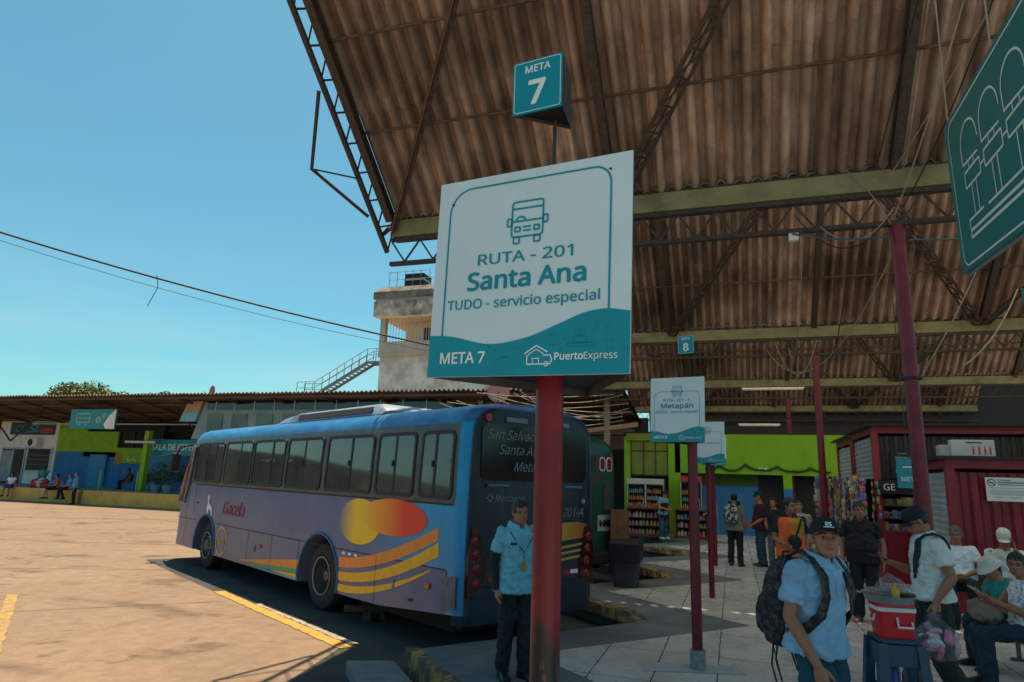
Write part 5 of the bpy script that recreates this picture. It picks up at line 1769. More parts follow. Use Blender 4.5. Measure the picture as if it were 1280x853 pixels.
def route_sign(label, base, pole_r, c_bl, right, up, W, Hh, lines, meta, foot=True, full=True, box=None, low=None):
    t = empty('route_sign', label, 'bus sign', base, 0, SG)
    B = V(base)
    F = Frame(V(c_bl) - B, right, up)
    nrm = F.n
    apex = F(W / 2, 0, -W * .80)
    zt = F(W / 2, Hh / 2)[2]
    mb = MB(); mb.tube([(0, 0, 0), (0, 0, F(W/2, 0)[2] + Hh * .5)], pole_r, 24)
    po = mb.build('pole', M_redworn if low else M_redp, t, smooth=True)
    if foot:
        mb = MB(); mb.box((0, 0, .09), (pole_r * 2 + .045, pole_r * 2 + .045, .18), None, .012)
        mb.build('foot_block', M_galv, t)
    mb = MB(); mb.prism([F(*p, -.012) for p in rrect(0, W, 0, Hh, 0)], nrm * .012)
    fa = mb.build('front_panel', M_signw, t)
    bl, br = F(0, 0, -.012), F(W, 0, -.012)
    ap = apex - F.u * 0
    mb = MB()
    for p in (bl, br):
        out = (V(p) - (bl + br) / 2)
        mb.prism([p, ap, ap + F.u * Hh, p + F.u * Hh], nrm * .006 + out.normalized() * 0)
    mb.build('side_panel', M_sidep, t)
    mb = MB(); mb.prism([F(.015, .03, -.02), F(W - .015, .03, -.02), ap + F.u * .03 + nrm * .02], F.u * .008); mb.build('bottom_plate', M_black, t)
    d = .0015
    # wave
    n = 50
    wv = []
    for k in range(n + 1):
        x = k / n
        pts_ = [(0, .20), (.12, .192), (.33, .148), (.52, .17), (.68, .225), (.80, .268), (.90, .278), (1.0, .262)]
        for q_ in range(len(pts_) - 1):
            (xa, ya), (xb, yb) = pts_[q_], pts_[q_ + 1]
            if xa <= x <= xb + 1e-6:
                ma = (pts_[min(q_ + 1, 7)][1] - pts_[max(q_ - 1, 0)][1]) / (pts_[min(q_ + 1, 7)][0] - pts_[max(q_ - 1, 0)][0])
                mb_ = (pts_[min(q_ + 2, 7)][1] - pts_[q_][1]) / (pts_[min(q_ + 2, 7)][0] - pts_[q_][0])
                h_ = xb - xa; q = (x - xa) / h_
                y = (2*q**3 - 3*q*q + 1) * ya + (q**3 - 2*q*q + q) * h_ * ma + (-2*q**3 + 3*q*q) * yb + (q**3 - q*q) * h_ * mb_
                break
        wv.append((x * W, y * W))
    mb = MB(); fill_strip(mb, F, [(x, 0) for x, _ in wv], wv, d)
    mb.build('wave_print', M_teal, fa, fix=False)
    wl = [y for x, y in wv]
    def wy(xn): return wl[int(round(xn * n))]
    # border
    P = [(.07 * W, wy(.07)), (.07 * W, .78 * W)] + arc(.19 * W, .81 * W, .12 * W, .12 * W, 180, 90, 6) + arc(.825 * W, .85 * W, .08 * W, .08 * W, 90, 0, 6) + [(.905 * W, wy(.9))]
    if Hh < .93 * W * 1.0: P = [(x, min(y, Hh - .04 * W)) for x, y in P]
    strokes([(P, .009 * W, False, d * 1.3)], F, M_teal, fa, 'border_line')
    k = W
    yb = Hh - .975 * W
    bus_icon(F, .5 * k, yb + .715 * k, .20 * k, M_teal, fa, d * 1.3)
    a, b_, c = lines
    def fit(s, x0, x1, y, size, bold):
        if not s: return
        o = text(s, F, 0, 0, d * 1.3, size, M_teal, None, bold, 'LEFT')
        xs = [(V(v.co) - F.o).dot(F.r) for v in o.data.vertices]
        lo, hi = min(xs), max(xs)
        sx = (x1 - x0) / (hi - lo)
        M = F.mat()
        o.data.transform(M @ Matrix.Translation((x0 - lo * sx, y, 0)) @ Matrix.Diagonal((sx, 1, 1, 1)) @ M.inverted())
        o.parent = fa
        return o
    fit(a, .245 * k, .735 * k, yb + .525 * k, .090 * k, .012)
    fit(b_, .195 * k, .80 * k, yb + .405 * k, .145 * k, .026)
    fit(c, .09 * k, .865 * k, yb + .315 * k, .078 * k, .014)
    M2 = M_signw2
    if meta: text(meta, F, .065 * k, .062 * k, d * 2, .090 * k, M2, fa, .02, 'LEFT')
    hexagon_logo(F, .575 * k, .085 * k, .11 * k, M2, fa, d * 2)
    text('Puerto', F, .66 * k, .065 * k, d * 2, .054 * k, M2, fa, .02, 'LEFT')
    text('Express', F, .795 * k, .065 * k, d * 2, .053 * k, M2, fa, .0, 'LEFT')
    if full:   # faint drawings in the teal field
        sp = [(rrect(.72 * k, .84 * k, .12 * k, .135 * k, .004 * k, 2), .004 * k, True, d * 1.6), (rrect(.75 * k, .81 * k, .135 * k, .165 * k, .004 * k, 2), .004 * k, True, d * 1.6)]
        for x in (.755, .77, .785, .80): sp.append(([(x * k, .165 * k), (x * k, .20 * k)], .003 * k, False, d * 1.6))
        rnd = random.Random(4)
        for x, y in ((.92, .21), (.9, .13), (.62, .17), (.5, .115), (.68, .13), (.86, .2), (.42, .10), (.34, .12), (.95, .1)):
            for _ in range(4):
                x2, y2 = x + rnd.uniform(-.025, .025), y + rnd.uniform(-.02, .02)
                sp.append(([(x2 * k, y2 * k), ((x2 + rnd.uniform(-.03, .03)) * k, (y2 + rnd.uniform(-.015, .015)) * k)], .003 * k, False, d * 1.6))
        strokes(sp, F, M_teal_d, fa, 'faint_print')
    for x, y in ((.085, .86), (.90, .91)):
        mb = MB(); mb.tube([F(x * W, y * W, 0), F(x * W, y * W, .003)], .006 * W, 8); mb.build('bolt', M_black, fa)
    # number box on a rod above
    if box:
        bw, bh, bz, num = box
        mb = MB(); mb.tube([(0, 0, F(W/2, 0)[2] + Hh * .5), (0, 0, bz + .03)], .007, 8); mb.build('rod', M_steel, t)
        G = Frame(V((0, 0, bz)) - F.r * (bw * .62) + F.n * bw * .55, F.r, (0, 0, 1))
        mb = MB(); mb.prism([G(*p, -.008) for p in ((0, 0), (bw, 0), (bw, bh), (0, bh))], G.n * .008); nb = mb.build('number_panel', M_teal, t)
        apx = G(bw * .82, -.0, -bw * .85)
        mb = MB()
        for p in (G(0, 0, -.008), G(bw, 0, -.008)): mb.prism([p, apx, apx + V((0, 0, bh)), p + V((0, 0, bh))], G.n * .004)
        mb.build('number_box_side', M_sidep, t)
        mb = MB(); mb.prism([G(.004, .012, -.012), G(bw - .004, .012, -.012), apx + V((0, 0, .012))], (0, 0, .004)); mb.build('number_box_bottom', M_black, t)
        strokes([(rrect(.03 * bw, .97 * bw, .03 * bw, bh - .03 * bw, .05 * bw, 4), .012 * bw, True, .001)], G, M_signw2, nb, 'border_line')
        text('META', G, bw / 2, bh * .76, .001, bw * .25, M_signw2, nb, .02)
        text(num, G, bw / 2, bh * .16, .001, bw * .80, M_signw2, nb, .035)
    return t
route_sign('nearest route sign, reading Santa Ana, with the META 7 box above it', (-.591, 2.184, 0), .048, (-.982, 2.019, 2.133), (.708, -.122, -.021), (.015, -.003, .705), .719, .705,
           ('RUTA - 201', 'Santa Ana', 'TUDO - servicio especial'), 'META 7', True, True, (.20, .215, 3.12, '7'), .95)
route_sign('second route sign, reading Metapán, with the small META 8 box above it', (-.40, 7.35, 0), .052, (-.82, 7.16, 2.235), (.985, -.17, 0), (.02, 0, 1), .57, .68,
           ('RUTA - 201 - A', 'Metapán', 'GACELA - servicio especial'), 'META 8', True, False, (.175, .2, 3.20, '8'))
route_sign('third route sign, half hidden behind the Metapán sign', (-.39, 11.85, 0), .045, (-.66, 11.62, 2.17), (.985, -.17, 0), (.02, 0, 1), .55, .68,
           ('', '', 'servicio especial'), '', False, False)
route_sign('farthest route sign, mostly hidden behind the third one', (-.44, 16.45, 0), .045, (-.68, 16.2, 2.26), (.985, -.17, 0), (.02, 0, 1), .56, .68,
           ('', '', ''), '', False, False)

# large hanging teal sign at the right
hsn = empty('hanging_sign', 'large tilted teal hanging sign with a white line drawing of arches', 'sign', (1.65, 4.8, 3.3))
HB = V((1.65, 4.8, 3.3))
BF = Frame(V((1.70, 5.54, 3.41)) - HB, (-.06714, -.9925, -.102), (0, 0, 1))
# the lower far corner is the origin; a runs towards the camera
BF.u = V((0.0, 0.045, 1)).normalized(); BF.n = BF.r.cross(BF.u).normalized()
Wb, Hb = 2.3, 1.24
ch = lambda P: P
mb = MB(); mb.prism([BF(*p, -.03) for p in rrect(0, Wb, 0, Hb, .03, 3)], BF.n * .03)
bp_ = mb.build('panel', mat('big_sign_teal', (.004, .21, .215), .35, var=.06), hsn)
mb = MB()
for a, b in (((0, 0), (Wb, 0)), ((0, Hb), (Wb, Hb)), ((0, 0), (0, Hb))):
    mb.bar(BF(*a, -.035), BF(*b, -.035), .02, .03)
mb.build('frame', M_galv, hsn)
sp = [(rrect(.10, Wb - .05, .035, Hb - .045, .11, 6), .014, True, .002)]
strokes(sp, BF, M_signw2, bp_, 'border_line')
sp = []
for i in range(4):
    x = .58 + i * .475
    hw = .20
    sp.append(([(x + hw, .845), (x + hw, .86)] + [(x + hw, .87)] + arc(x, .88, hw, .16, 0, 180, 12) + [(x - hw, .76), (x + hw * .82, .745)], .017, False, .002))
    sp.append((rrect(x - hw * .95, x + hw * .92, .575, .69, .012, 2), .017, True, .002))
    for q in (-.055, .055):
        sp.append(([(x + q, .325), (x + q, .575)], .015, False, .002)); sp.append(([(x + q * 1.1, .69), (x + q * 1.1, .75)], .015, False, .002))
    if i < 3: sp.append(([(x + hw * .92, .63), (x + .475 - hw * .95, .63)], .015, False, .002))
sp.append((rrect(.37, 2.15, .205, .255, .004, 2), .022, True, .002)); sp.append(([(.37, .235), (.37, .335), (.72, .335)], .018, False, .002)); sp.append(([(.82, .325), (2.1, .325)], .018, False, .002))
strokes(sp, BF, M_signw2, bp_, 'arches_drawing')
mb = MB()
for a in (.05, 1.2, 2.2): mb.tube([BF(a, Hb, -.02), BF(a + .1, Hb, -.02) + V((0, 0, 2.2))], .006, 6)
mb.build('hanging_wire', M_cablew, hsn)

# ------------------------------------------------------------------ kiosks on the right
M_kred = mat('kiosk_red', (.22, .008, .02), .45, scale=3, var=.2)
M_kredd = mat('kiosk_frame_red', (.27, .015, .03), .5, scale=4, var=.2)
M_shutter = mat('grey_shutter', (.36, .385, .385), .5, scale=3, var=.15)
M_kdark = mat('dark_corrugated', (.035, .027, .027), .7, scale=4, var=.3)
def corr_panel(o, F, w, h, wl, amp, m, name, parent, vertical=True):
    mb = MB(); per = 6
    n = int((w if vertical else h) / wl * per)
    cols = []
    for i in range(n + 1):
        q = i / n
        c = math.cos(2 * math.pi * i / per)
        dd = amp * max(-.7, min(.7, c * 1.6))
        if vertical: cols.append([mb.bm.verts.new(F(q * w, 0, dd)), mb.bm.verts.new(F(q * w, h, dd))])
        else: cols.append([mb.bm.verts.new(F(0, q * h, dd)), mb.bm.verts.new(F(w, q * h, dd))])
    for a, b in zip(cols[:-1], cols[1:]):
        mb.bm.faces.new((a[0], b[0], b[1], a[1]))
    return mb.build(name, m, parent, fix=False)
def kiosk(label, X, Y, W, D, H, counter):
    t = empty('kiosk', label, 'kiosk', (X, Y, 0), 0, 'red kiosks along the right of the platform')
    fw = .12
    mb = MB()
    for x in (fw/2, W - fw/2):
        for y in (fw/2, D - fw/2): mb.box((x, y, H/2), (fw, fw, H))
    for y in (fw/2, D - fw/2): mb.box((W/2, y, H - .07), (W - 2*fw, fw - .004, .14))
    for x in (fw/2, W - fw/2): mb.box((x, D/2, H - .07), (fw - .004, D - 2*fw, .14))
    mb.build('frame', M_kredd, t)
    mb = MB(); mb.bb(-.12, W + .1, -.12, D + .1, H + .002, H + .05); mb.build('roof', M_black, t)
    mb = MB(); mb.bb(.2, W - .05, D - .1, D - .05, 0, H - .15); mb.bb(W - .1, W - .04, .1, D - .1, 0, H - .15); mb.build('back_wall', M_black, t)
    F = Frame((fw, .05, 2.05 if counter else .05), (1, 0, 0), (0, 0, 1))
    corr_panel(t, F, W - 2*fw, H - .2 - (2.05 if counter else .05), .17 if counter else .26, .03, M_kdark if counter else M_kred, 'front_panel', t)
    S = Frame((.05, D - fw, 2.05 if counter else .05), (0, -1, 0), (0, 0, 1))
    corr_panel(t, S, D - 2*fw, H - .2 - (2.05 if counter else .05), .10, .012, M_shutter, 'roller_shutter', t, False)
    if counter:
        mb = MB(); mb.bb(.125, .52, .46, D - .13, 0, 1.0); mb.bb(.125, W - .13, .03, .45, 0, 1.0); mb.build('counter', M_kred, t)
        mb = MB()
        for z in (1.0, 1.25, 1.5, 1.75): mb.bb(.13, W - .2, .12, .5, z, z + .02)
        mb.build('shelf', mat('shelf_grey', (.12, .12, .12), .5), t)
        mb = MB(); mb.bb(.13, W - .1, .52, .55, 1.0, 2.05); mb.build('shelf_back', M_black, t)
    return t
k2 = kiosk('red framed snack kiosk hung with colourful packets, behind the man in black', 2.78, 15.5, 3.4, 2.5, 3.12, True)
k3 = kiosk('farthest red kiosk with a grey shutter, beyond the snack kiosk', 2.85, 18.6, 3.2, 2.4, 3.1, True)
k1 = kiosk('nearest red corrugated kiosk with the men sitting against its wall', 3.23, 12.3, 5.0, 2.2, 2.33, False)
# chalk board and signs on the snack kiosk
cb = MB(); cb.box((0, 0, 0), (.42, .03, .60)); o = cb.build('chalk_board', M_black); o.location = (3.30, 15.42, 2.36)
tag(o, 'black cafe board hanging on the snack kiosk front', 'sign')
Fk = Frame((-.25, -.016, -.30), (1, 0, 0), (0, 0, 1))
text('CAFE', Fk, .25, .10, .002, .15, M_signw2, o, .01)
strokes([([(.12, .42), (.38, .42)], .03, False, .002), ([(.16, .50), (.34, .50)], .02, False, .002), ([(.2, .33), (.3, .33)], .015, False, .002)], Fk, M_lett, o, 'chalk_lines')
cb = MB(); cb.box((0, 0, 0), (.62, .03, .26)); o = cb.build('shop_sign', M_black); o.location = (3.12, 15.38, 1.90)
tag(o, 'black sign with big pale letters above the kiosk shelves', 'sign')
text('GE', Frame((-.31, -.016, -.13), (1, 0, 0), (0, 0, 1)), .20, .05, .002, .22, M_signw2, o, .0)
ts = empty('hanging_sign', 'small teal sign reading META, fixed beside the big red column', 'sign', (2.42, 11.0, 1.9))
mb = MB(); mb.box((0, 0, .16), (.30, .025, .42)); pp = mb.build('panel', M_teal, ts)
Ft = Frame((-.15, -.0135, -.05), (1, 0, 0), (0, 0, 1))
text('META', Ft, .15, .10, .001, .10, M_signw2, pp, .01); strokes([([(.08, .30), (.22, .30)], .02, False, .001)], Ft, M_signw2, pp, 'printed_line')
mb = MB(); mb.tube([(0, 0, .36), (0, 0, 3.2)], .006, 6); mb.build('hanger', M_steel, ts)
# notice on the nearest kiosk
nt_ = empty('notice', 'white no-smoking notice on the red corrugated wall', 'sign', (4.05, 12.27, 1.72))
mb = MB(); mb.box((0, 0, .16), (.62, .012, .36)); pp = mb.build('board', M_white, nt_)
Fn = Frame((-.31, -.007, -.02), (1, 0, 0), (0, 0, 1))
strokes([(arc(.08, .28, .052, .052, 0, 360, 18)[:-1], .012, True, .001), ([(.045, .315), (.115, .245)], .01, False, .001), ([(.05, .28), (.11, .28)], .012, False, .001)], Fn, M_black, pp, 'no_smoking_symbol')
strokes([([(.16, .32), (.34, .32)], .014, False, .001), ([(.16, .285), (.55, .285)], .022, False, .001), ([(.16, .25), (.50, .25)], .016, False, .001), ([(.03, .20), (.59, .20)], .006, False, .001)] +
        [([(.05, y), (.57, y)], .005, False, .001) for y in (.16, .14, .12, .10)] + [([(.10, .06), (.2, .06)], .008, False, .001), ([(.3, .06), (.46, .06)], .008, False, .001)], Fn, M_lett, pp, 'printed_text')
# printed card on the kiosk roof
o = MB(); o.box((0, 0, .13), (.60, .16, .26), None, .01); o = o.build('printed_box', mat('box_white', (.48, .50, .50), .6, var=.08)); o.location = (3.66, 12.45, 2.385)
tag(o, 'white printed carton with small bottle pictures on the nearest kiosk roof', 'box')
Fb = Frame((-.30, -.081, 0), (1, 0, 0), (0, 0, 1))
bt = []
for x, h in ((.30, .12), (.38, .15), (.46, .13), (.53, .14)):
    bt.append(('fill', [(x - .014, .03), (x + .014, .03), (x + .014, .03 + h * .6), (x + .006, .03 + h * .75), (x + .006, .03 + h), (x - .006, .03 + h), (x - .006, .03 + h * .75), (x - .014, .03 + h * .6)], .002))
strokes(bt, Fb, M_redpr, o, 'bottle_pictures'); strokes([([(.2, .215), (.42, .215)], .018, False, .002)], Fb, M_black, o, 'printed_text')
o = MB(); o.box((0, 0, .09), (.34, .22, .18), None, .01); o = o.build('carton', mat('carton_white', (.40, .42, .42), .7)); o.location = (3.38, 12.55, 2.385)
tag(o, 'small plain carton beside the printed one on the kiosk roof', 'box')

# ------------------------------------------------------------------ goods
PK = [(.55, .05, .04), (.65, .35, .03), (.05, .22, .45), (.55, .48, .08), (.08, .35, .12), (.45, .10, .35), (.6, .55, .5), (.5, .22, .05), (.04, .35, .40), (.25, .06, .30)]
M_pk = [mat('packet_%d' % i, c, .3, scale=24, col2=tuple(min(1, .55 * x + .25) for x in PK[(i + 3) % 10]), contrast=(.50, .62), detail=2) for i, c in enumerate(PK)]
rnd = random.Random(11)
def packet_strip(x, y, ztop, n, i, lab, rz):
    t = empty('snack_strip', lab, 'snack packets', (x, y, ztop), rz, 'strips of snack packets hanging on the kiosks')
    for k in range(n):
        mb = MB()
        c = V((rnd.uniform(-.02, .02), rnd.uniform(-.02, .02), -.12 - .155 * k))
        w, h = rnd.uniform(.04, .075), rnd.uniform(.055, .085)
        yaw = rnd.uniform(-.5, .5)
        rt = V((math.cos(yaw), math.sin(yaw), 0)); fw = V((-math.sin(yaw), math.cos(yaw), 0))
        rings = []
        for zz, th in ((-h, .002), (-h * .85, .004), (-h * .5, .02), (0, .028), (h * .5, .02), (h * .85, .004), (h, .002)):
            rings.append([c + V((0, 0, zz)) + rt * a * w + fw * b * th for a, b in ((-1, 0), (-.5, -.8), (.5, -.8), (1, 0), (.5, .8), (-.5, .8))])
        mb.rings(rings)
        mb.build('packet', rnd.choice(M_pk), t, smooth=True)
    mb = MB(); mb.tube([(0, 0, 0), (0, 0, -.155 * n)], .004, 5); mb.build('cord', M_cablew, t)
STR = 'strip of bright snack packets hanging along the left side of the snack kiosk'
for i in range(20):
    packet_strip(2.60 + rnd.uniform(-.14, .06), 15.5 + i * .125, 2.08 + rnd.uniform(-.05, .08), 7, i, STR, rnd.uniform(0, 3))
for i in range(2):
    packet_strip(2.70 + i * .10, 15.36 + rnd.uniform(-.04, .03), 2.05, 5 if i else 7, i, 'strip of bright snack packets hanging at the front corner of the snack kiosk', rnd.uniform(0, 3))
for i in range(8):
    packet_strip(2.02 + .075 * i + rnd.uniform(-.02, .02), 18.5 + rnd.uniform(-.15, .15), 2.15 + rnd.uniform(-.08, .08), 8, i, 'strip of snack packets on the rack standing behind the second red column', rnd.uniform(0, 3))
for i in range(9):
    packet_strip(2.70 + rnd.uniform(-.08, .05), 18.6 + i * .2, 2.08, 7, i, 'strip of snack packets hanging on the farthest kiosk', rnd.uniform(0, 3))
def goods(base_mesh_fn, name, cat, lab, grp, spots):
    meshes = {}
    for i, (x, y, z, mi, rz) in enumerate(spots):
        if mi not in meshes:
            mb = MB(); base_mesh_fn(mb, mi); o = mb.build(name, M_pk[mi % len(M_pk)], None, smooth=True); meshes[mi] = o.data
        else:
            o = bpy.data.objects.new(name, meshes[mi]); COL.objects.link(o)
        o.location = (x, y, z); o.rotation_euler = (0, 0, rz)
        tag(o, lab, cat, grp)
def pack_mesh(mb, i):
    h = .11 + .02 * (i % 4)
    mb.rings([[(a * .045, b * .028 * s, z) for a, b in ((-1, -.5), (-.6, -1), (.6, -1), (1, -.5), (1, .5), (.6, 1), (-.6, 1), (-1, .5))] for z, s in ((0, .6), (.02, 1), (h * .6, .95), (h * .9, .4), (h, .12))])
sp = []
for z in (1.02, 1.27, 1.52, 1.77):
    x = 2.97
    while x < 4.0:
        sp.append((x, 15.5 + .22 + rnd.uniform(-.04, .03), z, rnd.randrange(10), rnd.uniform(-.3, .3))); x += rnd.uniform(.075, .11)
goods(pack_mesh, 'snack_packet', 'snack packet', 'colourful snack packet standing on the shelves of the snack kiosk', 'packets on the kiosk shelves', sp)
# snack counters and fridges by the lime wall
M_wood = mat('brown_wood', (.12, .045, .025), .6, scale=4, var=.25, stretch=(1, 1, 5))
M_cabg = mat('cabinet_dark', (.02, .02, .02), .6)
def counter(x0, x1, y, lab):
    t = empty('snack_counter', lab, 'counter', ((x0 + x1) / 2, y, 0), 0, 'wooden snack counters')
    w = (x1 - x0) / 2
    mb = MB(); mb.bb(-w, w, -.02, .55, .93, .98); mb.bb(-w, -w + .05, 0, .5, 0, .93); mb.bb(w - .05, w, 0, .5, 0, .93); mb.bb(-w, w, 0, .5, 0, .09); mb.build('cabinet', M_wood, t)
    mb = MB(); mb.bb(-w + .05, w - .05, .46, .5, .09, .93); mb.build('back_panel', M_cabg, t)
    for z in (.35, .62):
        mb = MB(); mb.bb(-w + .05, w - .05, .05, .45, z, z + .02); mb.build('shelf', M_wood, t)
    s = []
    for z in (.09, .37, .64):
        x = x0 + .12
        while x < x1 - .1:
            s.append((x, y + .14 + rnd.uniform(-.03, .05), z + .003, rnd.randrange(10), rnd.uniform(-.3, .3))); x += rnd.uniform(.10, .15)
    return s
c1 = counter(-3.62, -2.32, 23.9, 'left wooden snack counter in front of the drinks fridge')
c2 = counter(-1.95, -.85, 23.9, 'right wooden snack counter, behind the second route sign pole')
def pack_big(mb, i):
    h = .15 + .02 * (i % 4)
    mb.rings([[(.05 * math.cos(a), .045 * math.sin(a), z) if s == 1 else (.05 * s * math.cos(a), .045 * s * math.sin(a), z) for a in [2*math.pi*k/10 for k in range(10)]] for z, s in ((0, 1), (h * .7, 1), (h * .8, .5), (h, .45))])
goods(pack_big, 'jar', 'jar', 'small coloured jar on the shelves of the snack counters', 'jars in the snack counters', c1 + c2)
def fridge(x0, x1, y, z1, top, lab):
    t = empty('drinks_fridge', lab, 'fridge', ((x0 + x1) / 2, y, 0), 0, 'drinks fridges')
    w = (x1 - x0) / 2
    mb = MB(); mb.bb(-w, w, .05, .65, 0, z1); mb.build('cabinet', mat('fridge_grey', (.10, .11, .11), .5), t)
    mb = MB(); mb.bb(-w, w, 0, .05, z1 - .2, z1); mb.build('top_panel', top, t)
    n = 2 if w > .5 else 1
    for i in range(n):
        a, b = -w + 2 * w * i / n + .03, -w + 2 * w * (i + 1) / n - .03
        mb = MB(); mb.bb(a, b, .02, .045, .15, z1 - .24); d = mb.build('door', M_glassd, t)
        mb = MB(); mb.bb(a - .03, a, .0, .05, .12, z1 - .22); mb.bb(b, b + .03 - .004, .0, .05, .12, z1 - .22); mb.bb(a, b, .0, .05, .12, .15); mb.build('door_frame', M_alu, d)
        for z in (.6, .95, 1.2, 1.45):
            mb = MB()
            x = a + .06
            while x < b - .04:
                h = rnd.uniform(.14, .2)
                mb.tube([(x, .012, z), (x, .012, z + h * .65), (x, .012, z + h * .8), (x, .012, z + h)], [.03, .03, .013, .012], 8); x += .075
            mb.build('bottle_row', rnd.choice([mat('drink_green', (.10, .25, .16), .2, var=.5), mat('drink_pale', (.30, .36, .36), .2, var=.5), mat('drink_orange', (.40, .16, .04), .2, var=.5)]), d)['kind'] = 'stuff'
        mb = MB(); mb.tube([(b - .05, -.01, .8), (b - .05, -.01, 1.3)], .012, 6); mb.build('handle', M_alu, d)
fridge(-3.80, -2.45, 25.5, 1.98, mat('fridge_top', (.50, .50, .42), .4), 'wide two-door drinks fridge with a pale top')
fridge(-1.85, -1.10, 25.5, 2.12, M_redpr, 'tall narrow drinks fridge with a red top')
# ------------------------------------------------------------------ people
C_lb = cloth('shirt_light_blue', (.16, .46, .57)); C_blue = cloth('shirt_sky_blue', (.24, .44, .62))
C_blk = cloth('cloth_black', (.010, .010, .011)); C_navy = cloth('trousers_navy', (.012, .016, .022)); C_teal = cloth('trousers_teal', (.010, .055, .09))
C_cream = cloth('polo_cream', (.66, .69, .64)); C_white = cloth('tee_white', (.74, .80, .84)); C_jean = cloth('jeans_blue', (.035, .085, .13)); C_jeand = cloth('jeans_dark', (.012, .03, .05))
C_olive = cloth('trousers_olive', (.018, .026, .022)); C_mar = cloth('maroon', (.07, .012, .03)); C_or = cloth('vest_orange', (.85, .15, .03)); C_yel = cloth('vest_yellow', (.45, .25, .02))
C_pink = cloth('top_pink', (.42, .16, .34)); C_beige = cloth('shirt_beige', (.20, .18, .13)); C_grey = cloth('top_grey', (.30, .31, .32)); C_greyj = cloth('jeans_grey', (.10, .11, .12))
C_aqua = cloth('shirt_aqua', (.12, .34, .34)); C_red = cloth('top_red', (.45, .08, .08)); C_bskirt = cloth('skirt_blue', (.015, .05, .14)); C_sblue = cloth('shirt_bright_blue', (.06, .33, .58))
M_shoe = mat('shoe_black', (.010, .010, .010), .4); M_shoew = mat('shoe_pale', (.45, .45, .45), .6); M_shoeb = mat('shoe_tan', (.22, .09, .05), .6)
C_capd = cloth('cap_dark', (.008, .012, .016)); C_capg = cloth('cap_teal', (.008, .03, .035)); C_capw = cloth('cap_cream', (.68, .66, .58))

# man by the nearest sign
pr, S1, Mh1, J1 = person('man in a light blue shirt with dark arm sleeves beside the nearest red pole', (-2.0, 6.29, 0), (.72, -.69), 1.62, STAND,
    dict(chest=(0, .01, 1.365), head=(0, .05, 1.56), anR=(.10, -.05, .085), anL=(-.09, .04, .085), knR=(.10, .0, .49), knL=(-.09, .05, .49), wrR=(.235, .03, .84), elR=(.235, -.04, 1.08)),
    'brown', .0068, C_lb, C_navy, M_shoe, 'short', fat=.12, yaw=R(-8), collar=C_lb, hem=-.30, sleeve=.66, long_sleeve=C_navy, feet=(.25, -.2), legr=.98, seed=2)
TF1 = Frame((0, 0, 0), (-1, 0, 0), (0, 0, 1))
def chest_pt(J, f, ang, infl, S=1.0):
    """point on the chest at height fraction f and angle ang (90 = straight ahead)"""
    r = torso_rings(J, f - .001, f + .001, infl, 0, 0, 36, TORSO_S)[0]
    return V(r[int(round(ang / 10)) % 36]) * S
sx = S1[0][0]
mb = MB(); mb.box(chest_pt(J1, .66, 60, .030, sx), (.085, .006, .10), Matrix.Rotation(R(-25), 3, 'Z')); mb.build('shirt_pocket', C_lb, pr)
mb = MB(); mb.box(chest_pt(J1, .78, 60, .036, sx), (.06, .010, .022), Matrix.Rotation(R(-25), 3, 'Z')); mb.build('pocket_phone', M_black, pr)
mb = MB(); mb.tube([chest_pt(J1, 1.05, 40, .03, sx), chest_pt(J1, .9, 60, .03, sx), chest_pt(J1, .6, 90, .034, sx), chest_pt(J1, .35, 90, .04, sx)], .004, 5)
mb.tube([chest_pt(J1, 1.05, 140, .03, sx), chest_pt(J1, .9, 120, .03, sx), chest_pt(J1, .6, 90, .034, sx)], .004, 5); mb.build('lanyard', M_black, pr)
mb = MB(); mb.box(chest_pt(J1, .28, 90, .045, sx), (.05, .006, .075)); mb.build('badge', C_yel, pr)

# man in front with the cap and backpack
fh, S2, Mh2, J2 = person('man in a sky blue shirt and dark cap carrying a camouflage backpack', (.452, 4.55, 0), (.76, -.65), 1.66, STAND,
    dict(pelvis=(0, -.02, .93), chest=(0, .02, 1.365), neck=(0, .035, 1.42), head=(-.005, .085, 1.545), elR=(.225, -.03, 1.09), wrR=(.20, .12, .85), elL=(-.215, -.13, 1.10), wrL=(-.20, -.12, .86),
         shR=(.172, .0, 1.36), shL=(-.172, .02, 1.37), knR=(.10, .10, .50), anR=(.10, .12, .09), knL=(-.10, .0, .48), anL=(-.10, -.18, .10)),
    'brown', .0050, C_blue, C_teal, M_shoe, 'short', fat=.10, yaw=R(-44), pitch=R(-9), collar=C_blue, hem=-.10, sleeve=.68, cap=(C_capd, 9), legr=1.14, seed=5,
    hands=dict(R=dict(d=(-.12, .22, -.96), p=(-.85, -.45, -.1), curl=.45)))
s2 = S2[0][0]
capF = Frame(Mh2 @ V((0, .1005, .075)) * s2, (Mh2.to_3x3() @ V((-1, 0, 0))), (Mh2.to_3x3() @ V((0, -.33, 1))))
text('ES', capF, 0, -.012, .004, .042, M_signw2, fh, .04, name='embroidered_letters'); strokes([([(-.03, -.018), (.03, -.018)], .005, False, .004)], capF, M_signw2, fh, 'embroidered_line')
mb = MB()
for a_, b_ in ((92, 91), (92, 90)):
    pass
P = [chest_pt(J2, f, 90, .024, s2) for f in (.95, .8, .6, .4, .2, 0)]
mb.tube(P, .004, 5); mb.build('button_placket', C_blue, fh)
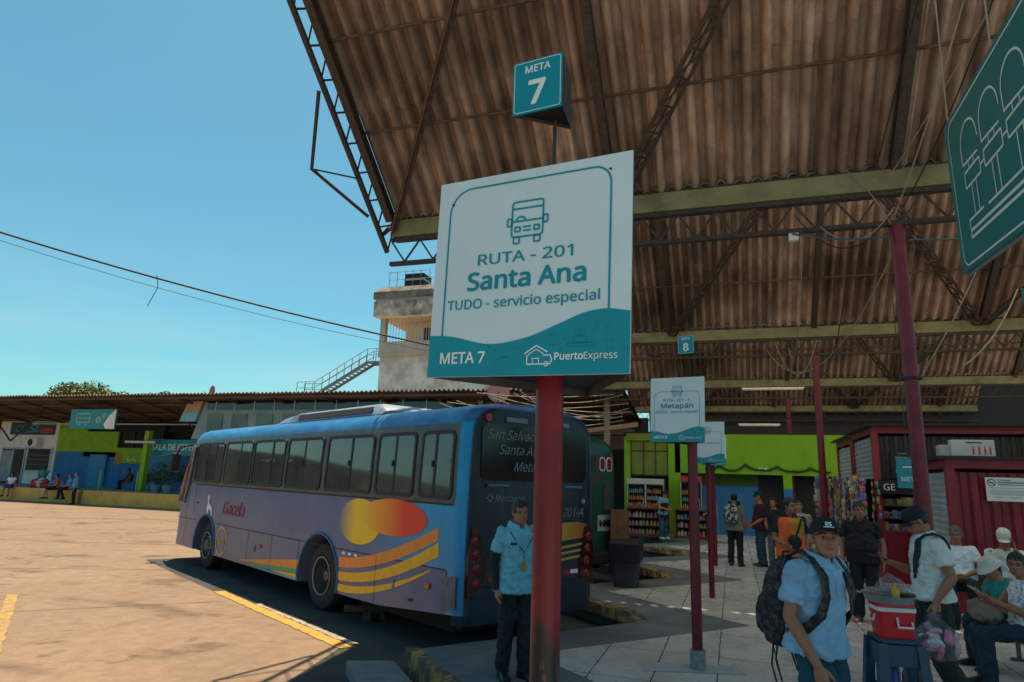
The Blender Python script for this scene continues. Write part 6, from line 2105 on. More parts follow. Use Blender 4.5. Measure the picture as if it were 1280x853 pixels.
# backpack straps worn over the shoulders are part of the backpack
bk = empty('backpack', 'black and grey camouflage backpack on the back of the man in the sky blue shirt', 'backpack', (.452, 4.55, 0), fh.rotation_euler.z)
M_camo = mat('camo_fabric', (.006, .006, .007), .7, scale=22, col2=(.06, .062, .058), contrast=(.48, .60), detail=3, bump=.3)
M_strap = mat('strap_black', (.012, .012, .013), .75, bump=.2)
mb = MB()
rings = []
for z, w_, d0, d1 in ((.88, .10, -.17, -.26), (.90, .145, -.145, -.30), (1.0, .155, -.13, -.33), (1.15, .15, -.125, -.33), (1.28, .14, -.125, -.30), (1.36, .115, -.13, -.26), (1.40, .06, -.15, -.22)):
    rings.append([V((w_ * math.copysign(abs(math.cos(a)) ** .6, math.cos(a)), (d0 + d1) / 2 + (d0 - d1) / 2 * math.copysign(abs(math.sin(a)) ** .7, math.sin(a)), z)) * s2 for a in [2*math.pi*k/24 for k in range(24)]])
mb.rings(rings); m_ = remesh(mb, .008, 3); wrinkle(m_, .008, 4, 12); m_.materials.clear(); m_.materials.append(M_camo)
for p in m_.polygons: p.use_smooth = True
link('main_bag', m_, bk)
mb = MB(); rings = []
for z, w_, d0, d1 in ((.93, .09, -.30, -.355), (.96, .11, -.30, -.385), (1.08, .11, -.31, -.39), (1.15, .10, -.31, -.375), (1.17, .07, -.31, -.34)):
    rings.append([V((w_ * math.copysign(abs(math.cos(a)) ** .6, math.cos(a)), (d0 + d1) / 2 + (d0 - d1) / 2 * math.copysign(abs(math.sin(a)) ** .7, math.sin(a)), z)) * s2 for a in [2*math.pi*k/20 for k in range(20)]])
mb.rings(rings); m_ = remesh(mb, .008, 3); wrinkle(m_, .005, 6, 14); m_.materials.clear(); m_.materials.append(M_camo)
for p in m_.polygons: p.use_smooth = True
link('front_pocket', m_, bk)
def ribbon3(mb, pts, nrm, w_, th):
    """flat strap along pts"""
    rings = []
    pts = [V(p) for p in pts]
    for i, p in enumerate(pts):
        d = (pts[min(i+1, len(pts)-1)] - pts[max(i-1, 0)]).normalized()
        n_ = V(nrm[i]); n_ = (n_ - d * n_.dot(d)).normalized(); s_ = d.cross(n_)
        rings.append([p + s_ * w_/2, p + s_ * w_/2 + n_ * th, p - s_ * w_/2 + n_ * th, p - s_ * w_/2])
    mb.rings(rings)
for sg in (1, -1):
    mb = MB()
    x = .105 * sg
    pts = [(x, -.14, 1.33), (x, -.105, 1.425), (x, -.03, 1.462), (x * 1.02, .06, 1.425), (x * 1.08, .135, 1.33), (x * 1.2, .150, 1.22), (x * 1.42, .125, 1.12), (x * 1.62, .04, 1.03), (x * 1.55, -.10, .98)]
    nr = [(0, -.7, .7), (0, -.6, .8), (0, 0, 1), (0, .6, .8), (0, .9, .4), (0, 1, .1), (.4 * sg, .9, 0), (1 * sg, .2, 0), (1 * sg, -.2, 0)]
    ribbon3(mb, [V(p) * s2 for p in pts], nr, .058, .012)
    mb.build('shoulder_strap', M_camo, bk)
for x, z0, z1 in ((.10, .90, .62), (.06, .90, .66), (-.1, .9, .70)):
    mb = MB(); mb.tube([V((x, -.25, z0)) * s2, V((x + .015, -.26, (z0 + z1) / 2)) * s2, V((x - .01, -.24, z1)) * s2], .006, 6); mb.build('loose_strap', M_strap, bk)
mb = MB(); mb.tube([V((-.04, -.2, 1.39)) * s2, V((-.03, -.2, 1.44)) * s2, V((.03, -.2, 1.44)) * s2, V((.04, -.2, 1.39)) * s2], .008, 6); mb.build('handle', M_strap, bk)

# vendor looking at his phone
vd, S3, Mh3, J3 = person('vendor in a cream polo and dark cap looking at a phone beside the cooler', (1.60, 6.80, 0), (-.99, -.10), 1.69, STAND,
    dict(neck=(0, .03, 1.43), head=(0, .085, 1.555), chest=(0, .01, 1.37), elR=(.22, .05, 1.10), wrR=(.10, .29, 1.19), elL=(-.235, -.07, 1.12), wrL=(-.225, .06, .93),
         knR=(.10, .12, .50), anR=(.11, .22, .085), knL=(-.10, .02, .48), anL=(-.11, -.16, .10)),
    'brown', .0062, C_cream, C_olive, M_shoe, 'short', fat=.12, pitch=R(30), collar=C_cream, hem=-.02, sleeve=.62, cap=(C_capd, 3), legr=1.16, seed=7,
    hands=dict(R=dict(d=(-.35, .85, .25), p=(-.55, -.25, .8), curl=.55), L=dict(d=(.02, .05, -1), p=(.9, .3, 0), curl=1.0)))
s3 = S3[0][0]
mb = MB()
pts = [chest_pt(J3, f, a, .022, s3) for f, a in ((.20, 96), (.45, 100), (.70, 108), (.88, 118))] + [V(p) * s3 for p in ((-.075, .105, 1.405), (-.088, .055, 1.448), (-.092, -.01, 1.458), (-.085, -.075, 1.435), (-.06, -.12, 1.37), (.0, -.145, 1.25), (.08, -.14, 1.10))]
nr = [(-.2, 1, 0), (-.2, 1, 0), (-.2, 1, .1), (-.3, 1, .3), (-.2, .8, .6), (-.2, .3, 1), (-.2, -.1, 1), (-.1, -.6, .8), (0, -1, .3), (0, -1, 0), (.3, -1, 0)]
ribbon3(mb, pts, nr, .07, .012); mb.build('sling_strap', C_capg, vd)
def w_of(root, p, s): return Matrix.Translation(root.location) @ Matrix.Rotation(root.rotation_euler.z, 4, 'Z') @ (V(p) * s)
ph = MB(); ph.box((0, 0, 0), (.075, .150, .010), None, .003)
pho = ph.build('phone', M_black); pw = w_of(vd, (.062, .40, 1.235), s3); pho.location = pw; pho.rotation_euler = (R(12), R(-14), vd.rotation_euler.z + R(18))
tag(pho, 'black phone held by the vendor in the cream polo', 'phone')
# plastic bag in his near hand
M_bag = mat('clear_plastic', (.80, .76, .82), .10, var=.1)
t_, b_ = nodes(M_bag); b_.inputs['Transmission Weight'].default_value = .75; b_.inputs['IOR'].default_value = 1.08; b_.inputs['Alpha'].default_value = .34
pb = empty('plastic_bag', 'clear plastic bag of pink snacks hanging from the hand of the vendor', 'bag', w_of(vd, (-.24, .09, .50), s3), vd.rotation_euler.z)
pb.scale = (1.3, 1.3, 1.15)
mb = MB(); rings = []
for z, rx_, ry_ in ((.0, .06, .05), (.02, .13, .09), (.09, .155, .11), (.16, .12, .10), (.21, .06, .05), (.25, .025, .02), (.29, .03, .02)):
    rings.append([(rx_ * math.cos(a), ry_ * math.sin(a), z) for a in [2*math.pi*k/18 for k in range(18)]])
mb.rings(rings, cap=False); m_ = bpy.data.meshes.new('x'); bmesh.ops.subdivide_edges(mb.bm, edges=mb.bm.edges[:], cuts=1, use_grid_fill=True); mb.bm.to_mesh(m_); mb.bm.free(); wrinkle(m_, .016, 8, 22)
m_.materials.append(M_bag); link('film', m_, pb)
for k in range(2):
    mb = MB(); mb.tube([(-.02 + .04 * k, 0, .25), (-.03 + .06 * k, .01, .30), (0, 0, .325)], [.012, .01, .008], 6); mb.build('handle', M_bag, pb)
rnd = random.Random(3)
sn = [mat('snack_pink', (.75, .14, .28), .4, scale=20, var=.5), mat('snack_rose', (.80, .38, .48), .4, scale=20, var=.4), mat('snack_orange', (.80, .22, .08), .4, scale=20, var=.4), mat('snack_white', (.78, .68, .72), .4, scale=20, var=.4), mat('snack_dark', (.10, .03, .06), .4, scale=20, var=.4)]
for i in range(17):
    mb = MB(); q = Quaternion((rnd.gauss(0, 1), rnd.gauss(0, 1), rnd.gauss(0, 1)), rnd.uniform(0, 3)).to_matrix()
    mb.box((0, 0, 0), (.105, .075, .035), q, .008)
    o = mb.build('snack_pack', sn[i % 5]); o.location = V(pb.location) + Matrix.Rotation(pb.rotation_euler.z, 3, 'Z') @ V((rnd.uniform(-.105, .105), rnd.uniform(-.06, .06), rnd.uniform(.05, .19)))
    tag(o, 'small pink or orange snack pack inside the clear plastic bag', 'snack pack', 'snack packs in the plastic bag')

# cooler, stool and tray
CX, CY = 1.10, 5.90
st_ = empty('plastic_stool', 'dark blue plastic stool under the red cooler', 'stool', (CX, CY, 0), R(10))
M_pblue = mat('stool_blue', (.008, .055, .10), .35, var=.1)
mb = MB(); mb.box((0, 0, .725), (.28, .29, .03), None, .01); mb.build('seat', M_pblue, st_)
for x in (-1, 1):
    for y in (-1, 1):
        mb = MB(); mb.rings([[(x * (.135 + e) + dx * w_, y * (.125 + e) + dy * w_, z) for dx, dy in ((-1, -1), (1, -1), (1, 1), (-1, 1))] for z, e, w_ in ((.712, -.006, .032), (.0, .04, .036))]); mb.build('leg', M_pblue, st_)
for z, e, h in ((.63, .006, .15), (.33, .026, .12)):
    mb = MB()
    for y in (-1, 1): mb.box((0, y * (.125 + e), z), (.27 + e, .016, h), None, .004)
    for x in (-1, 1): mb.box((x * (.135 + e), 0, z), (.016, .22 + e, h - .004), None, .004)
    mb.build('rail', M_pblue, st_)
o = MB(); o.tube([(0, 0, 0), (0, 0, .16), (0, 0, .19), (0, 0, .22)], [.04, .04, .018, .018], 14); o = o.build('bottle', mat('bottle_blue', (.02, .05, .30), .25), smooth=True); o.location = (CX - .02, CY - .02, .36)
tag(o, 'blue bottle standing inside the blue stool', 'bottle')
o = MB(); o.bb(-.105, .105, -.10, .10, 0, .02); o = o.build('stool_shelf', M_pblue, st_); o.location = (0, 0, .335)
co = empty('cooler', 'red picnic cooler with a white lid band on the blue stool', 'cooler', (CX, CY, .741), R(10))
M_cred = mat('cooler_red', (.66, .010, .016), .3, var=.06)
mb = MB(); mb.rings([[V((x, y, z)) for x, y in rrect(-w_, w_, -d_, d_, .025, 4)] for z, w_, d_ in ((0, .115, .10), (.19, .128, .115))]); mb.build('body', M_cred, co, smooth=True)
mb = MB(); mb.rings([[V((x, y, z)) for x, y in rrect(-.134, .134, -.121, .121, .028, 4)] for z in (.188, .215)]); mb.build('rim', M_white, co, smooth=True)
mb = MB(); mb.rings([[V((x, y, z)) for x, y in rrect(-w_, w_, -w_ + .013, w_ - .013, .028, 4)] for z, w_ in ((.214, .130), (.24, .128))]); mb.build('lid', M_cred, co, smooth=True)
mb = MB(); mb.tube([(-.01, -.118, .150), (-.01, -.135, .085), (.09, -.135, .085), (.09, -.118, .12)], .009, 8)
mb.tube([(-.126, -.02, .155), (-.140, -.02, .11), (-.140, .06, .11), (-.126, .06, .155)], .009, 8)
mb.build('handle', M_white, co, smooth=True)
ty = empty('tray', 'round metal tray on top of the red cooler', 'tray', (CX - .01, CY, .982))
mb = MB(); mb.rings([[(r * math.cos(a), r * math.sin(a), z) for a in [2*math.pi*k/32 for k in range(32)]] for r, z in ((.15, 0), (.172, .055), (.178, .055), (.176, .050), (.146, .012), (.02, .012))]); mb.build('pan', mat('tray_metal', (.30, .32, .32), .35, metal=.6, var=.15), ty, smooth=True)
o = MB(); o.tube([(0, 0, 0), (0, 0, .075), (0, 0, .09), (0, 0, .10), (0, 0, .135)], [.028, .03, .022, .010, .004], 14); o = o.build('sauce_bottle', mat('mustard_yellow', (.65, .36, .02), .35), smooth=True); o.location = (CX + .02, CY - .08, .996)
tag(o, 'yellow mustard bottle standing on the tray', 'sauce bottle')
for i, (x, y, r, h, c, lab) in enumerate(((-.10, -.06, .055, .05, (.30, .07, .03), 'small reddish food tub on the left of the tray'), (.11, .0, .06, .055, (.10, .05, .03), 'small brown food tub on the right of the tray'), (-.02, .06, .06, .06, (.12, .20, .22), 'small teal food tub at the back of the tray'), (-.13, .05, .05, .05, (.35, .30, .25), 'small pale food tub at the left edge of the tray'))):
    mb = MB(); mb.tube([(0, 0, 0), (0, 0, h)], [r * .85, r], 16); o = mb.build('food_tub', mat('tub_%d' % i, c, .4, scale=20, var=.3), smooth=True); o.location = (CX + x, CY + y, .996); tag(o, lab, 'food tub', 'food tubs on the tray')
def film(x, y, z, a, b, h, seed, lab, rz=0):
    mb = MB(); g = []
    n = 14
    for i in range(n + 1):
        row = []
        for j in range(n + 1):
            u_, v_ = i / n * 2 - 1, j / n * 2 - 1
            zz = h * max(0, 1 - (u_ * u_ + v_ * v_) ** .8) + .03 * noise.noise(V((u_ * 2.5, v_ * 2.5, seed))) + .015 * noise.noise(V((u_ * 7, v_ * 7, seed)))
            row.append(mb.bm.verts.new((u_ * a, v_ * b, zz)))
        g.append(row)
    for i in range(n):
        for j in range(n): mb.bm.faces.new((g[i][j], g[i+1][j], g[i+1][j+1], g[i][j+1]))
    o = mb.build('plastic_wrap', M_bag); o.location = (x, y, z); o.rotation_euler = (0, 0, rz); tag(o, lab, 'plastic film', 'plastic film on the tray')
film(CX + .03, CY + .07, 1.03, .15, .10, .14, 2.2, 'tall crumpled plastic film at the back of the tray')
film(CX - .10, CY - .02, 1.035, .10, .13, .05, 5.1, 'low crumpled plastic film over the left of the tray', .4)

# man in black
bm_, S4, Mh4, J4 = person('stout man dressed in black standing by the snack kiosk with a pouch in his hand', (1.72, 10.86, 0), (-.25, -.97), 1.64, STAND,
    dict(wrR=(.26, .06, .86), elR=(.265, -.04, 1.08), elL=(-.27, -.03, 1.09), wrL=(-.27, .06, .85), shR=(.185, -.01, 1.36), shL=(-.185, -.01, 1.36)),
    'brown', .009, C_blk, C_navy, M_shoeb, 'short', fat=.55, yaw=R(14), collar=C_blk, hem=-.22, sleeve=.62, legr=1.08, seed=9)
s4 = S4[0][0]
o = MB(); o.box((0, 0, 0), (.17, .08, .22), None, .03); o = o.build('pouch', M_strap); o.location = w_of(bm_, (.29, .08, .72), s4); o.rotation_euler = (0, 0, bm_.rotation_euler.z); tag(o, 'black pouch held by the stout man dressed in black', 'pouch')

# orange vest man
ov, S5, Mh5, J5 = person('man in an orange and yellow vest over a navy shirt, looking to the right', (.79, 10.97, 0), (.05, -1), 1.66, STAND,
    dict(wrR=(.12, .20, 1.02), elR=(.235, .02, 1.09), wrL=(-.22, .1, .87)), 'brown', .009, C_navy, C_jean, M_shoe, 'short', fat=.2, yaw=R(42), collar=C_navy, hem=-.2, sleeve=.7, seed=11)
s5 = S5[0][0]
mb = MB(); mb.rings([[p * s5 for p in r] for r in torso_rings(J5, -.20, 1.07, .034, .2, .05, T=TORSO_S)]); m_ = remesh(mb, .010, 2); wrinkle(m_, .006, 3)
m_.materials.append(C_or); m_.materials.append(C_yel)
for p in m_.polygons:
    p.use_smooth = True
    p.material_index = 1 if (p.center.x < -.02 and p.center.z > 1.13 * s5) else 0
m_.name = 'vest'; link('vest', m_, ov)
cb_ = empty('crossbody_bag', 'black crossbody bag worn by the man in the orange vest', 'bag', ov.location, ov.rotation_euler.z)
mb = MB(); mb.ell(V((-.02, .24, 1.06)) * s5, (.10, .05, .105)); mb.build('bag_body', M_strap, cb_, smooth=True)
mb = MB(); pts = [chest_pt(J5, f, a, .05, s5) for f, a in ((.35, 90), (.6, 110), (.85, 125), (1.04, 145))]
ribbon3(mb, pts, [(0, 1, .2)] * 4, .03, .008); mb.build('strap', M_strap, cb_)
person('woman in a grey sleeveless top just behind the man in the orange vest', (1.17, 13.95, 0), (-.2, -1), 1.60, STAND, dict(elL=(-.23, -.05, 1.09)), 'tan', .010, C_grey, C_jeand, M_shoe, 'long', sleeve=0, hem=-.15, yaw=R(10), seed=13)
person('woman in a dark vest and grey jeans standing beside the maroon shirt man', (.86, 16.5, 0), (-.5, -.86), 1.58, STAND, dict(wrR=(.1, .2, 1.0), elR=(.22, .0, 1.08)), 'tan', .012, C_navy, C_greyj, M_shoew, 'bun', sleeve=.5, hem=-.1, yaw=R(20), seed=15)
person('man in a maroon shirt, dark cap and blue jeans standing sideways', (.58, 17.0, 0), (-.96, -.28), 1.70, STAND, dict(wrR=(.10, .24, .95), elR=(.23, .02, 1.08), wrL=(-.12, .24, .93), elL=(-.23, .02, 1.08)), 'tan', .011, C_mar, C_jean, M_shoe, 'short', fat=.35, sleeve=.95, hem=-.2, cap=(C_capg, 2), seed=16)
bp2, S6, Mh6, J6 = person('man seen from behind with a white and black patterned backpack', (.0, 16.7, 0), (.22, 1), 1.64, STAND, None, 'brown', .011, C_beige, C_blk, M_shoe, 'short', fat=.25, sleeve=.7, hem=-.22, seed=17)
b2 = empty('backpack', 'white and black patterned backpack on the man seen from behind', 'backpack', bp2.location, bp2.rotation_euler.z)
mb = MB(); rings = []
for z, w_, d0, d1 in ((.98, .12, -.13, -.24), (1.0, .15, -.12, -.27), (1.15, .16, -.12, -.29), (1.30, .15, -.12, -.26), (1.40, .09, -.12, -.2)):
    rings.append([V((w_ * math.copysign(abs(math.cos(a)) ** .6, math.cos(a)) - .03, (d0 + d1) / 2 + (d0 - d1) / 2 * math.copysign(abs(math.sin(a)) ** .7, math.sin(a)), z)) for a in [2*math.pi*k/20 for k in range(20)]])
mb.rings(rings); mb.build('main_bag', mat('pattern_fabric', (.02, .03, .04), .7, scale=15, col2=(.40, .42, .40), contrast=(.48, .54), detail=1), b2, smooth=True)
for sg in (1, -1):
    mb = MB(); x = .10 * sg
    ribbon3(mb, [(x, -.13, 1.33), (x, -.10, 1.43), (x, -.02, 1.45), (x, .06, 1.42), (x * 1.1, .13, 1.30), (x * 1.5, .10, 1.08)], [(0, -.7, .7), (0, -.5, .8), (0, 0, 1), (0, .6, .8), (0, 1, .2), (.3 * sg, .9, 0)], .05, .02); mb.build('shoulder_strap', M_strap, b2)
person('woman in a pink top and black trousers standing near the lime wall', (-.64, 21.8, 0), (-.9, -.4), 1.60, STAND, dict(wrR=(.1, .2, 1.0), elR=(.22, .0, 1.08)), 'tan', .013, C_pink, C_blk, M_shoew, 'bun', sleeve=.5, hem=-.1, seed=19)
sm_, S7, _, J7 = person('man in an aqua shirt, black apron and cap leaning at the snack counters', (-2.28, 23.45, 0), (.75, -.6), 1.62, STAND, dict(chest=(0, .05, 1.36), head=(0, .12, 1.54), neck=(0, .07, 1.42), wrR=(.10, .28, 1.02), elR=(.23, .03, 1.08), wrL=(-.10, .28, 1.02), elL=(-.23, .03, 1.08)), 'tan', .012, C_aqua, C_jean, M_shoew, 'short', sleeve=.6, hem=-.2, cap=(C_capd, 3), pitch=R(15), seed=20)
mb = MB(); mb.rings([[p * S7[0][0] for p in r] for r in torso_rings(J7, -.45, .75, .03, .0, .02, T=TORSO_S)]); m_ = remesh(mb, .012, 2); m_.materials.append(C_blk)
bmx = bmesh.new(); bmx.from_mesh(m_); bmesh.ops.delete(bmx, geom=[v for v in bmx.verts if v.co.y < .02], context='VERTS'); bmx.to_mesh(m_); bmx.free()
link('apron', m_, sm_)

# seated people on the right
M_bench = mat('bench_metal', (.10, .11, .12), .4, metal=.4, scale=10, var=.3)
def bench(x, y, rz, L, lab):
    t = empty('bench', lab, 'bench', (x, y, 0), rz, 'metal waiting benches')
    mb = MB()
    for k in range(5): mb.box((0, -.16 + .08 * k, .43), (L, .06, .025), None, .006)
    mb.build('seat', M_bench, t)
    mb = MB()
    for k in range(3): mb.box((0, -.235 - .02 * k, .58 + .1 * k), (L, .02, .06), None, .006)
    mb.build('backrest', M_bench, t)
    for sx_ in (-L/2 + .15, L/2 - .15):
        mb = MB(); mb.box((sx_, 0, .40), (.05, .40, .035)); mb.box((sx_, -.22, .60), (.04, .03, .40)); mb.box((sx_, -.17, .20), (.04, .04, .40)); mb.box((sx_, .15, .20), (.04, .04, .40)); mb.box((sx_, 0, .02), (.05, .46, .03))
        mb.build('leg', M_bench, t)
bench(3.75, 11.62, math.pi, 2.2, 'metal bench against the red corrugated wall under the white tee man')
bench(3.0, 8.35, R(84), 2.0, 'metal bench on the right under the woman with the phone')
sm1, S8, _, J8 = person('older man in a white tee seated against the red corrugated wall', (3.05, 11.45, 0), (-.22, -.97), 1.74, SIT, dict(wrR=(.05, .17, .64), wrL=(-.05, .17, .64), elR=(.25, .0, .74), elL=(-.25, .0, .74), knR=(.16, .42, .52), knL=(-.14, .42, .52), anR=(.12, .46, .085), anL=(-.10, .30, .085), head=(0, .0, 1.185)),
       'brown', .009, C_white, C_navy, M_shoe, 'short', hairm=M_hairg, fat=.3, hem=-.02, sleeve=.6, yaw=R(-5), pitch=R(4), seed=21)
mb = MB(); mb.rings([[p * S8[0][0] for p in r] for r in torso_rings(J8, -.02, .06, .045, .3, 0, T=TORSO_S)]); mb.build('belt', M_black, sm1, smooth=True)
person('man in a cream cap seated with one hand against his face', (3.60, 11.35, 0), (-.25, -.97), 1.76, SIT, dict(chest=(0, .02, .97), neck=(0, .05, 1.035), head=(0, .11, 1.165), shR=(.168, .02, .96), shL=(-.168, .02, .96), elL=(-.18, .24, .80), wrL=(-.105, .19, 1.03), wrR=(.12, .30, .62), elR=(.23, .08, .70)),
       'brown', .009, C_cream, C_jeand, M_shoe, 'short', fat=.3, hem=-.05, sleeve=.65, pitch=R(28), cap=(C_capw, 3), seed=22, hands=dict(L=dict(d=(.1, -.05, 1), p=(.8, .1, .2), curl=.25)))
kd, _, _, _ = person('child in a pale sun hat and teal top leaning over on the bench', (2.78, 8.78, 0), (-.95, -.30), 1.54, SIT, dict(chest=(0, .08, .95), neck=(0, .12, 1.01), head=(0, .20, 1.12), shR=(.155, .08, .95), shL=(-.155, .08, .95), wrR=(.06, .34, .66), elR=(.20, .18, .70), wrL=(-.06, .34, .66), elL=(-.20, .18, .70)),
       'tan', .008, cloth('top_teal', (.03, .33, .30)), C_jeand, M_shoe, 'bun', hem=-.05, sleeve=.5, pitch=R(34), hat=C_capw, seed=23)
wm, S9, _, J9 = person('woman in a white patterned sleeveless top and dark jeans holding a phone on the bench', (2.62, 7.98, 0), (-.98, -.18), 1.62, SIT,
       dict(elR=(.20, .10, .76), wrR=(.04, .33, .86), elL=(-.20, .08, .74), wrL=(-.05, .31, .83), knR=(.08, .42, .53), knL=(-.10, .44, .53), anR=(.06, .38, .085), anL=(-.10, .42, .085), head=(-.01, .01, 1.19)),
       'brown', .007, mat('patterned_top', (.80, .80, .82), .8, scale=28, col2=(.30, .32, .40), contrast=(.52, .58), detail=2), C_jeand, M_shoe, 'bun', hem=-.05, sleeve=0, yaw=R(48), pitch=R(2), seed=24,
       hands=dict(R=dict(d=(-.3, .8, .35), p=(-.5, -.3, .7), curl=.5), L=dict(d=(.35, .8, .3), p=(.4, -.4, .7), curl=.5)))
s9 = S9[0][0]
o = MB(); o.box((0, 0, 0), (.072, .145, .010), None, .003); o = o.build('phone', mat('phone_pale', (.35, .36, .37), .3)); o.location = w_of(wm, (.0, .42, .915), s9); o.rotation_euler = (R(35), 0, wm.rotation_euler.z); tag(o, 'pale phone held by the seated woman', 'phone')
o = MB(); o.ell((0, 0, .09), (.16, .09, .10)); o.ell((.06, .02, .16), (.08, .07, .05)); m_ = remesh(o, .012, 2); wrinkle(m_, .012, 3, 14); m_.materials.clear(); m_.materials.append(cloth('bag_tan', (.27, .19, .13)))
for p in m_.polygons: p.use_smooth = True
o = link('handbag', m_); o.location = w_of(wm, (.06, .33, .60), s9); o.rotation_euler = (0, 0, wm.rotation_euler.z + .4); tag(o, 'tan cloth bag on the lap of the seated woman', 'bag')
o = MB(); o.ell((0, 0, .14), (.17, .13, .15)); m_ = remesh(o, .012, 2); wrinkle(m_, .018, 5, 12); m_.materials.clear(); m_.materials.append(cloth('bag_red', (.35, .015, .03)))
for p in m_.polygons: p.use_smooth = True
o = link('cloth_bag', m_); o.location = (2.78, 7.85, .0); tag(o, 'red cloth bag on the floor under the bench of the seated woman', 'bag')

# people across the yard
FARG = 'people waiting on the far yellow ledge'
SITL = dict(SIT); SITL.update(knR=(.12, .40, .50), knL=(-.12, .40, .50), anR=(.12, .38, .0), anL=(-.12, .38, .0))
person('woman in a white blouse and blue skirt sitting on the far yellow ledge', (-38.7, 27.15, .08), (.5, -.85), 1.58, SITL, dict(anR=(.12, .50, .0)), 'brown', .016, C_white, C_bskirt, M_shoe, 'bun', sleeve=.5, skirt=.95, group=FARG, hem=-.05)
person('person in dark clothes and a teal top sitting behind the woman in the white blouse', (-38.3, 28.6, .5), (.7, -.7), 1.62, SIT, None, 'dark', .016, cloth('top_teal', (.03, .33, .30)), C_navy, M_shoe, 'short', group=FARG)
person('woman in a red blouse and black skirt sitting on the yellow ledge', (-35.25, 27.15, .08), (-.4, -.9), 1.60, SITL, dict(anR=(.10, .50, .0), wrR=(.0, .30, .75)), 'tan', .016, C_red, C_blk, M_shoe, 'bob', skirt=.95, group=FARG, hem=-.05)
person('man in a bright blue shirt sitting on the yellow ledge beside the standing man', (-34.3, 27.15, .08), (-.35, -.9), 1.66, SITL, dict(anL=(-.12, .2, .0)), 'tan', .016, C_sblue, C_blk, M_shoe, 'short', hairm=M_hairg, group=FARG)
person('man in a bright blue shirt and dark trousers standing in front of the yellow ledge', (-33.35, 26.8, -.2), (-.5, -.85), 1.66, STAND, dict(wrR=(.1, .2, 1.0)), 'tan', .016, C_sblue, C_navy, M_shoe, 'short', hairm=M_hairg, fat=.3, group=FARG)
person('person in an orange top seated on a chair before the blue hall', (-33.6, 30.2, .5), (-.9, -.4), 1.62, SIT, None, 'dark', .016, cloth('top_rust', (.30, .09, .04)), C_navy, M_shoe, 'short', group=FARG)
person('person in dark clothes seated on a chair before the blue hall', (-32.3, 30.2, .5), (-.9, -.4), 1.62, SIT, None, 'dark', .016, C_navy, C_navy, M_shoe, 'short', group=FARG)
def chair(x, y, rz, lab):
    t = empty('chair', lab, 'chair', (x, y, .5), rz, 'chairs before the blue hall')
    mb = MB(); mb.box((0, 0, .43), (.45, .42, .03), None, .01); mb.build('seat', M_bench, t)
    mb = MB(); mb.box((0, -.22, .70), (.45, .03, .40), None, .01); mb.build('backrest', M_bench, t)
    for a in (-.19, .19):
        for b in (-.18, .17):
            mb = MB(); mb.tube([(a, b, 0), (a, b, .42)], .015, 6); mb.build('leg', M_galv, t)
chair(-33.6, 30.2, math.atan2(.9, -.4), 'dark chair under the person in the orange top'); chair(-32.3, 30.2, math.atan2(.9, -.4), 'dark chair under the person in dark clothes')
bags = [(-37.4, 27.6, .30, (.40, .03, .06), 'red and white bag heaped on the ledge, left of the others'), (-37.0, 27.65, .34, (.45, .40, .40), 'pale bag heaped on the ledge beside the red one'), (-36.6, 27.6, .30, (.30, .03, .05), 'dark red bag heaped on the ledge'), (-36.0, 27.6, .28, (.05, .28, .32), 'teal bag on the ledge left of the woman in red'), (-35.75, 27.7, .26, (.5, .45, .42), 'small white bag on the ledge left of the woman in red'), (-34.75, 27.6, .24, (.12, .30, .40), 'light blue bag on the ledge right of the woman in red'), (-36.3, 27.6, .2, (.45, .05, .05), 'small bright red bag on the ledge beside the teal one')]
for i, (x, y, r, c, lab) in enumerate(bags):
    mb = MB(); mb.ell((0, 0, r * .75), (r, r * .7, r * .8), None, 14, 10); m_ = remesh(mb, .03, 2); wrinkle(m_, .05, i, 5); m_.materials.clear(); m_.materials.append(cloth('ledge_bag_%d' % i, c, scale=9, var=.5))
    for p in m_.polygons: p.use_smooth = True
    o = link('travel_bag', m_); o.location = (x, y, .5); tag(o, lab, 'bag', 'bags heaped on the far yellow ledge')

# ------------------------------------------------------------------ small street things
bn = empty('waste_bin', 'black waste bin with a grey lower half behind the blue coach', 'bin', (-1.87, 12.37, 0))
mb = MB(); mb.rings([[V((x, y, z)) for x, y in rrect(-w_, w_, -w_, w_, .05, 3)] for z, w_ in ((0, .20), (.42, .225))]); mb.build('body', mat('bin_grey', (.035, .037, .04), .5, var=.3, scale=4), bn)
mb = MB(); mb.rings([[V((x, y, z)) for x, y in rrect(-w_, w_, -w_, w_, .05, 3)] for z, w_ in ((.42, .25), (.46, .27), (.74, .28), (.78, .26), (.80, .20))]); mb.build('lid', M_black, bn)
mb = MB(); mb.box((.27, 0, .66), (.03, .16, .05)); mb.build('lid_handle', M_black, bn)
ob = empty('bollard', 'dull orange concrete bollard with a dark base behind the black bin', 'bollard', (-2.25, 14.0, 0))
mb = MB(); mb.rings([[V((x, y, z)) for x, y in rrect(-.17, .17, -.17, .17, .03, 3)] for z in (.45, 1.25)]); mb.build('shaft', mat('bollard_orange', (.22, .085, .04), .7, scale=5, var=.3), ob)
mb = MB(); mb.rings([[V((x, y, z)) for x, y in rrect(-.19, .19, -.19, .19, .03, 3)] for z in (0, .45)]); mb.build('base', M_black, ob)
wc = empty('wheel_chock', 'wooden chock on legs lying by the rear wheel of the blue coach', 'chock', (-4.98, 8.72, -.2), R(35))
mb = MB(); mb.tube([(-.30, 0, .16), (.28, 0, .13)], .05, 8); mb.build('beam', mat('old_wood', (.10, .065, .045), .9, scale=9, var=.4), wc)
mb = MB(); mb.box((.02, 0, .06), (.10, .12, .12)); mb.build('block', M_rust, wc)
mb = MB(); mb.tube([(.25, 0, .0), (.22, 0, .13)], .035, 7); mb.build('stub', M_rust, wc)

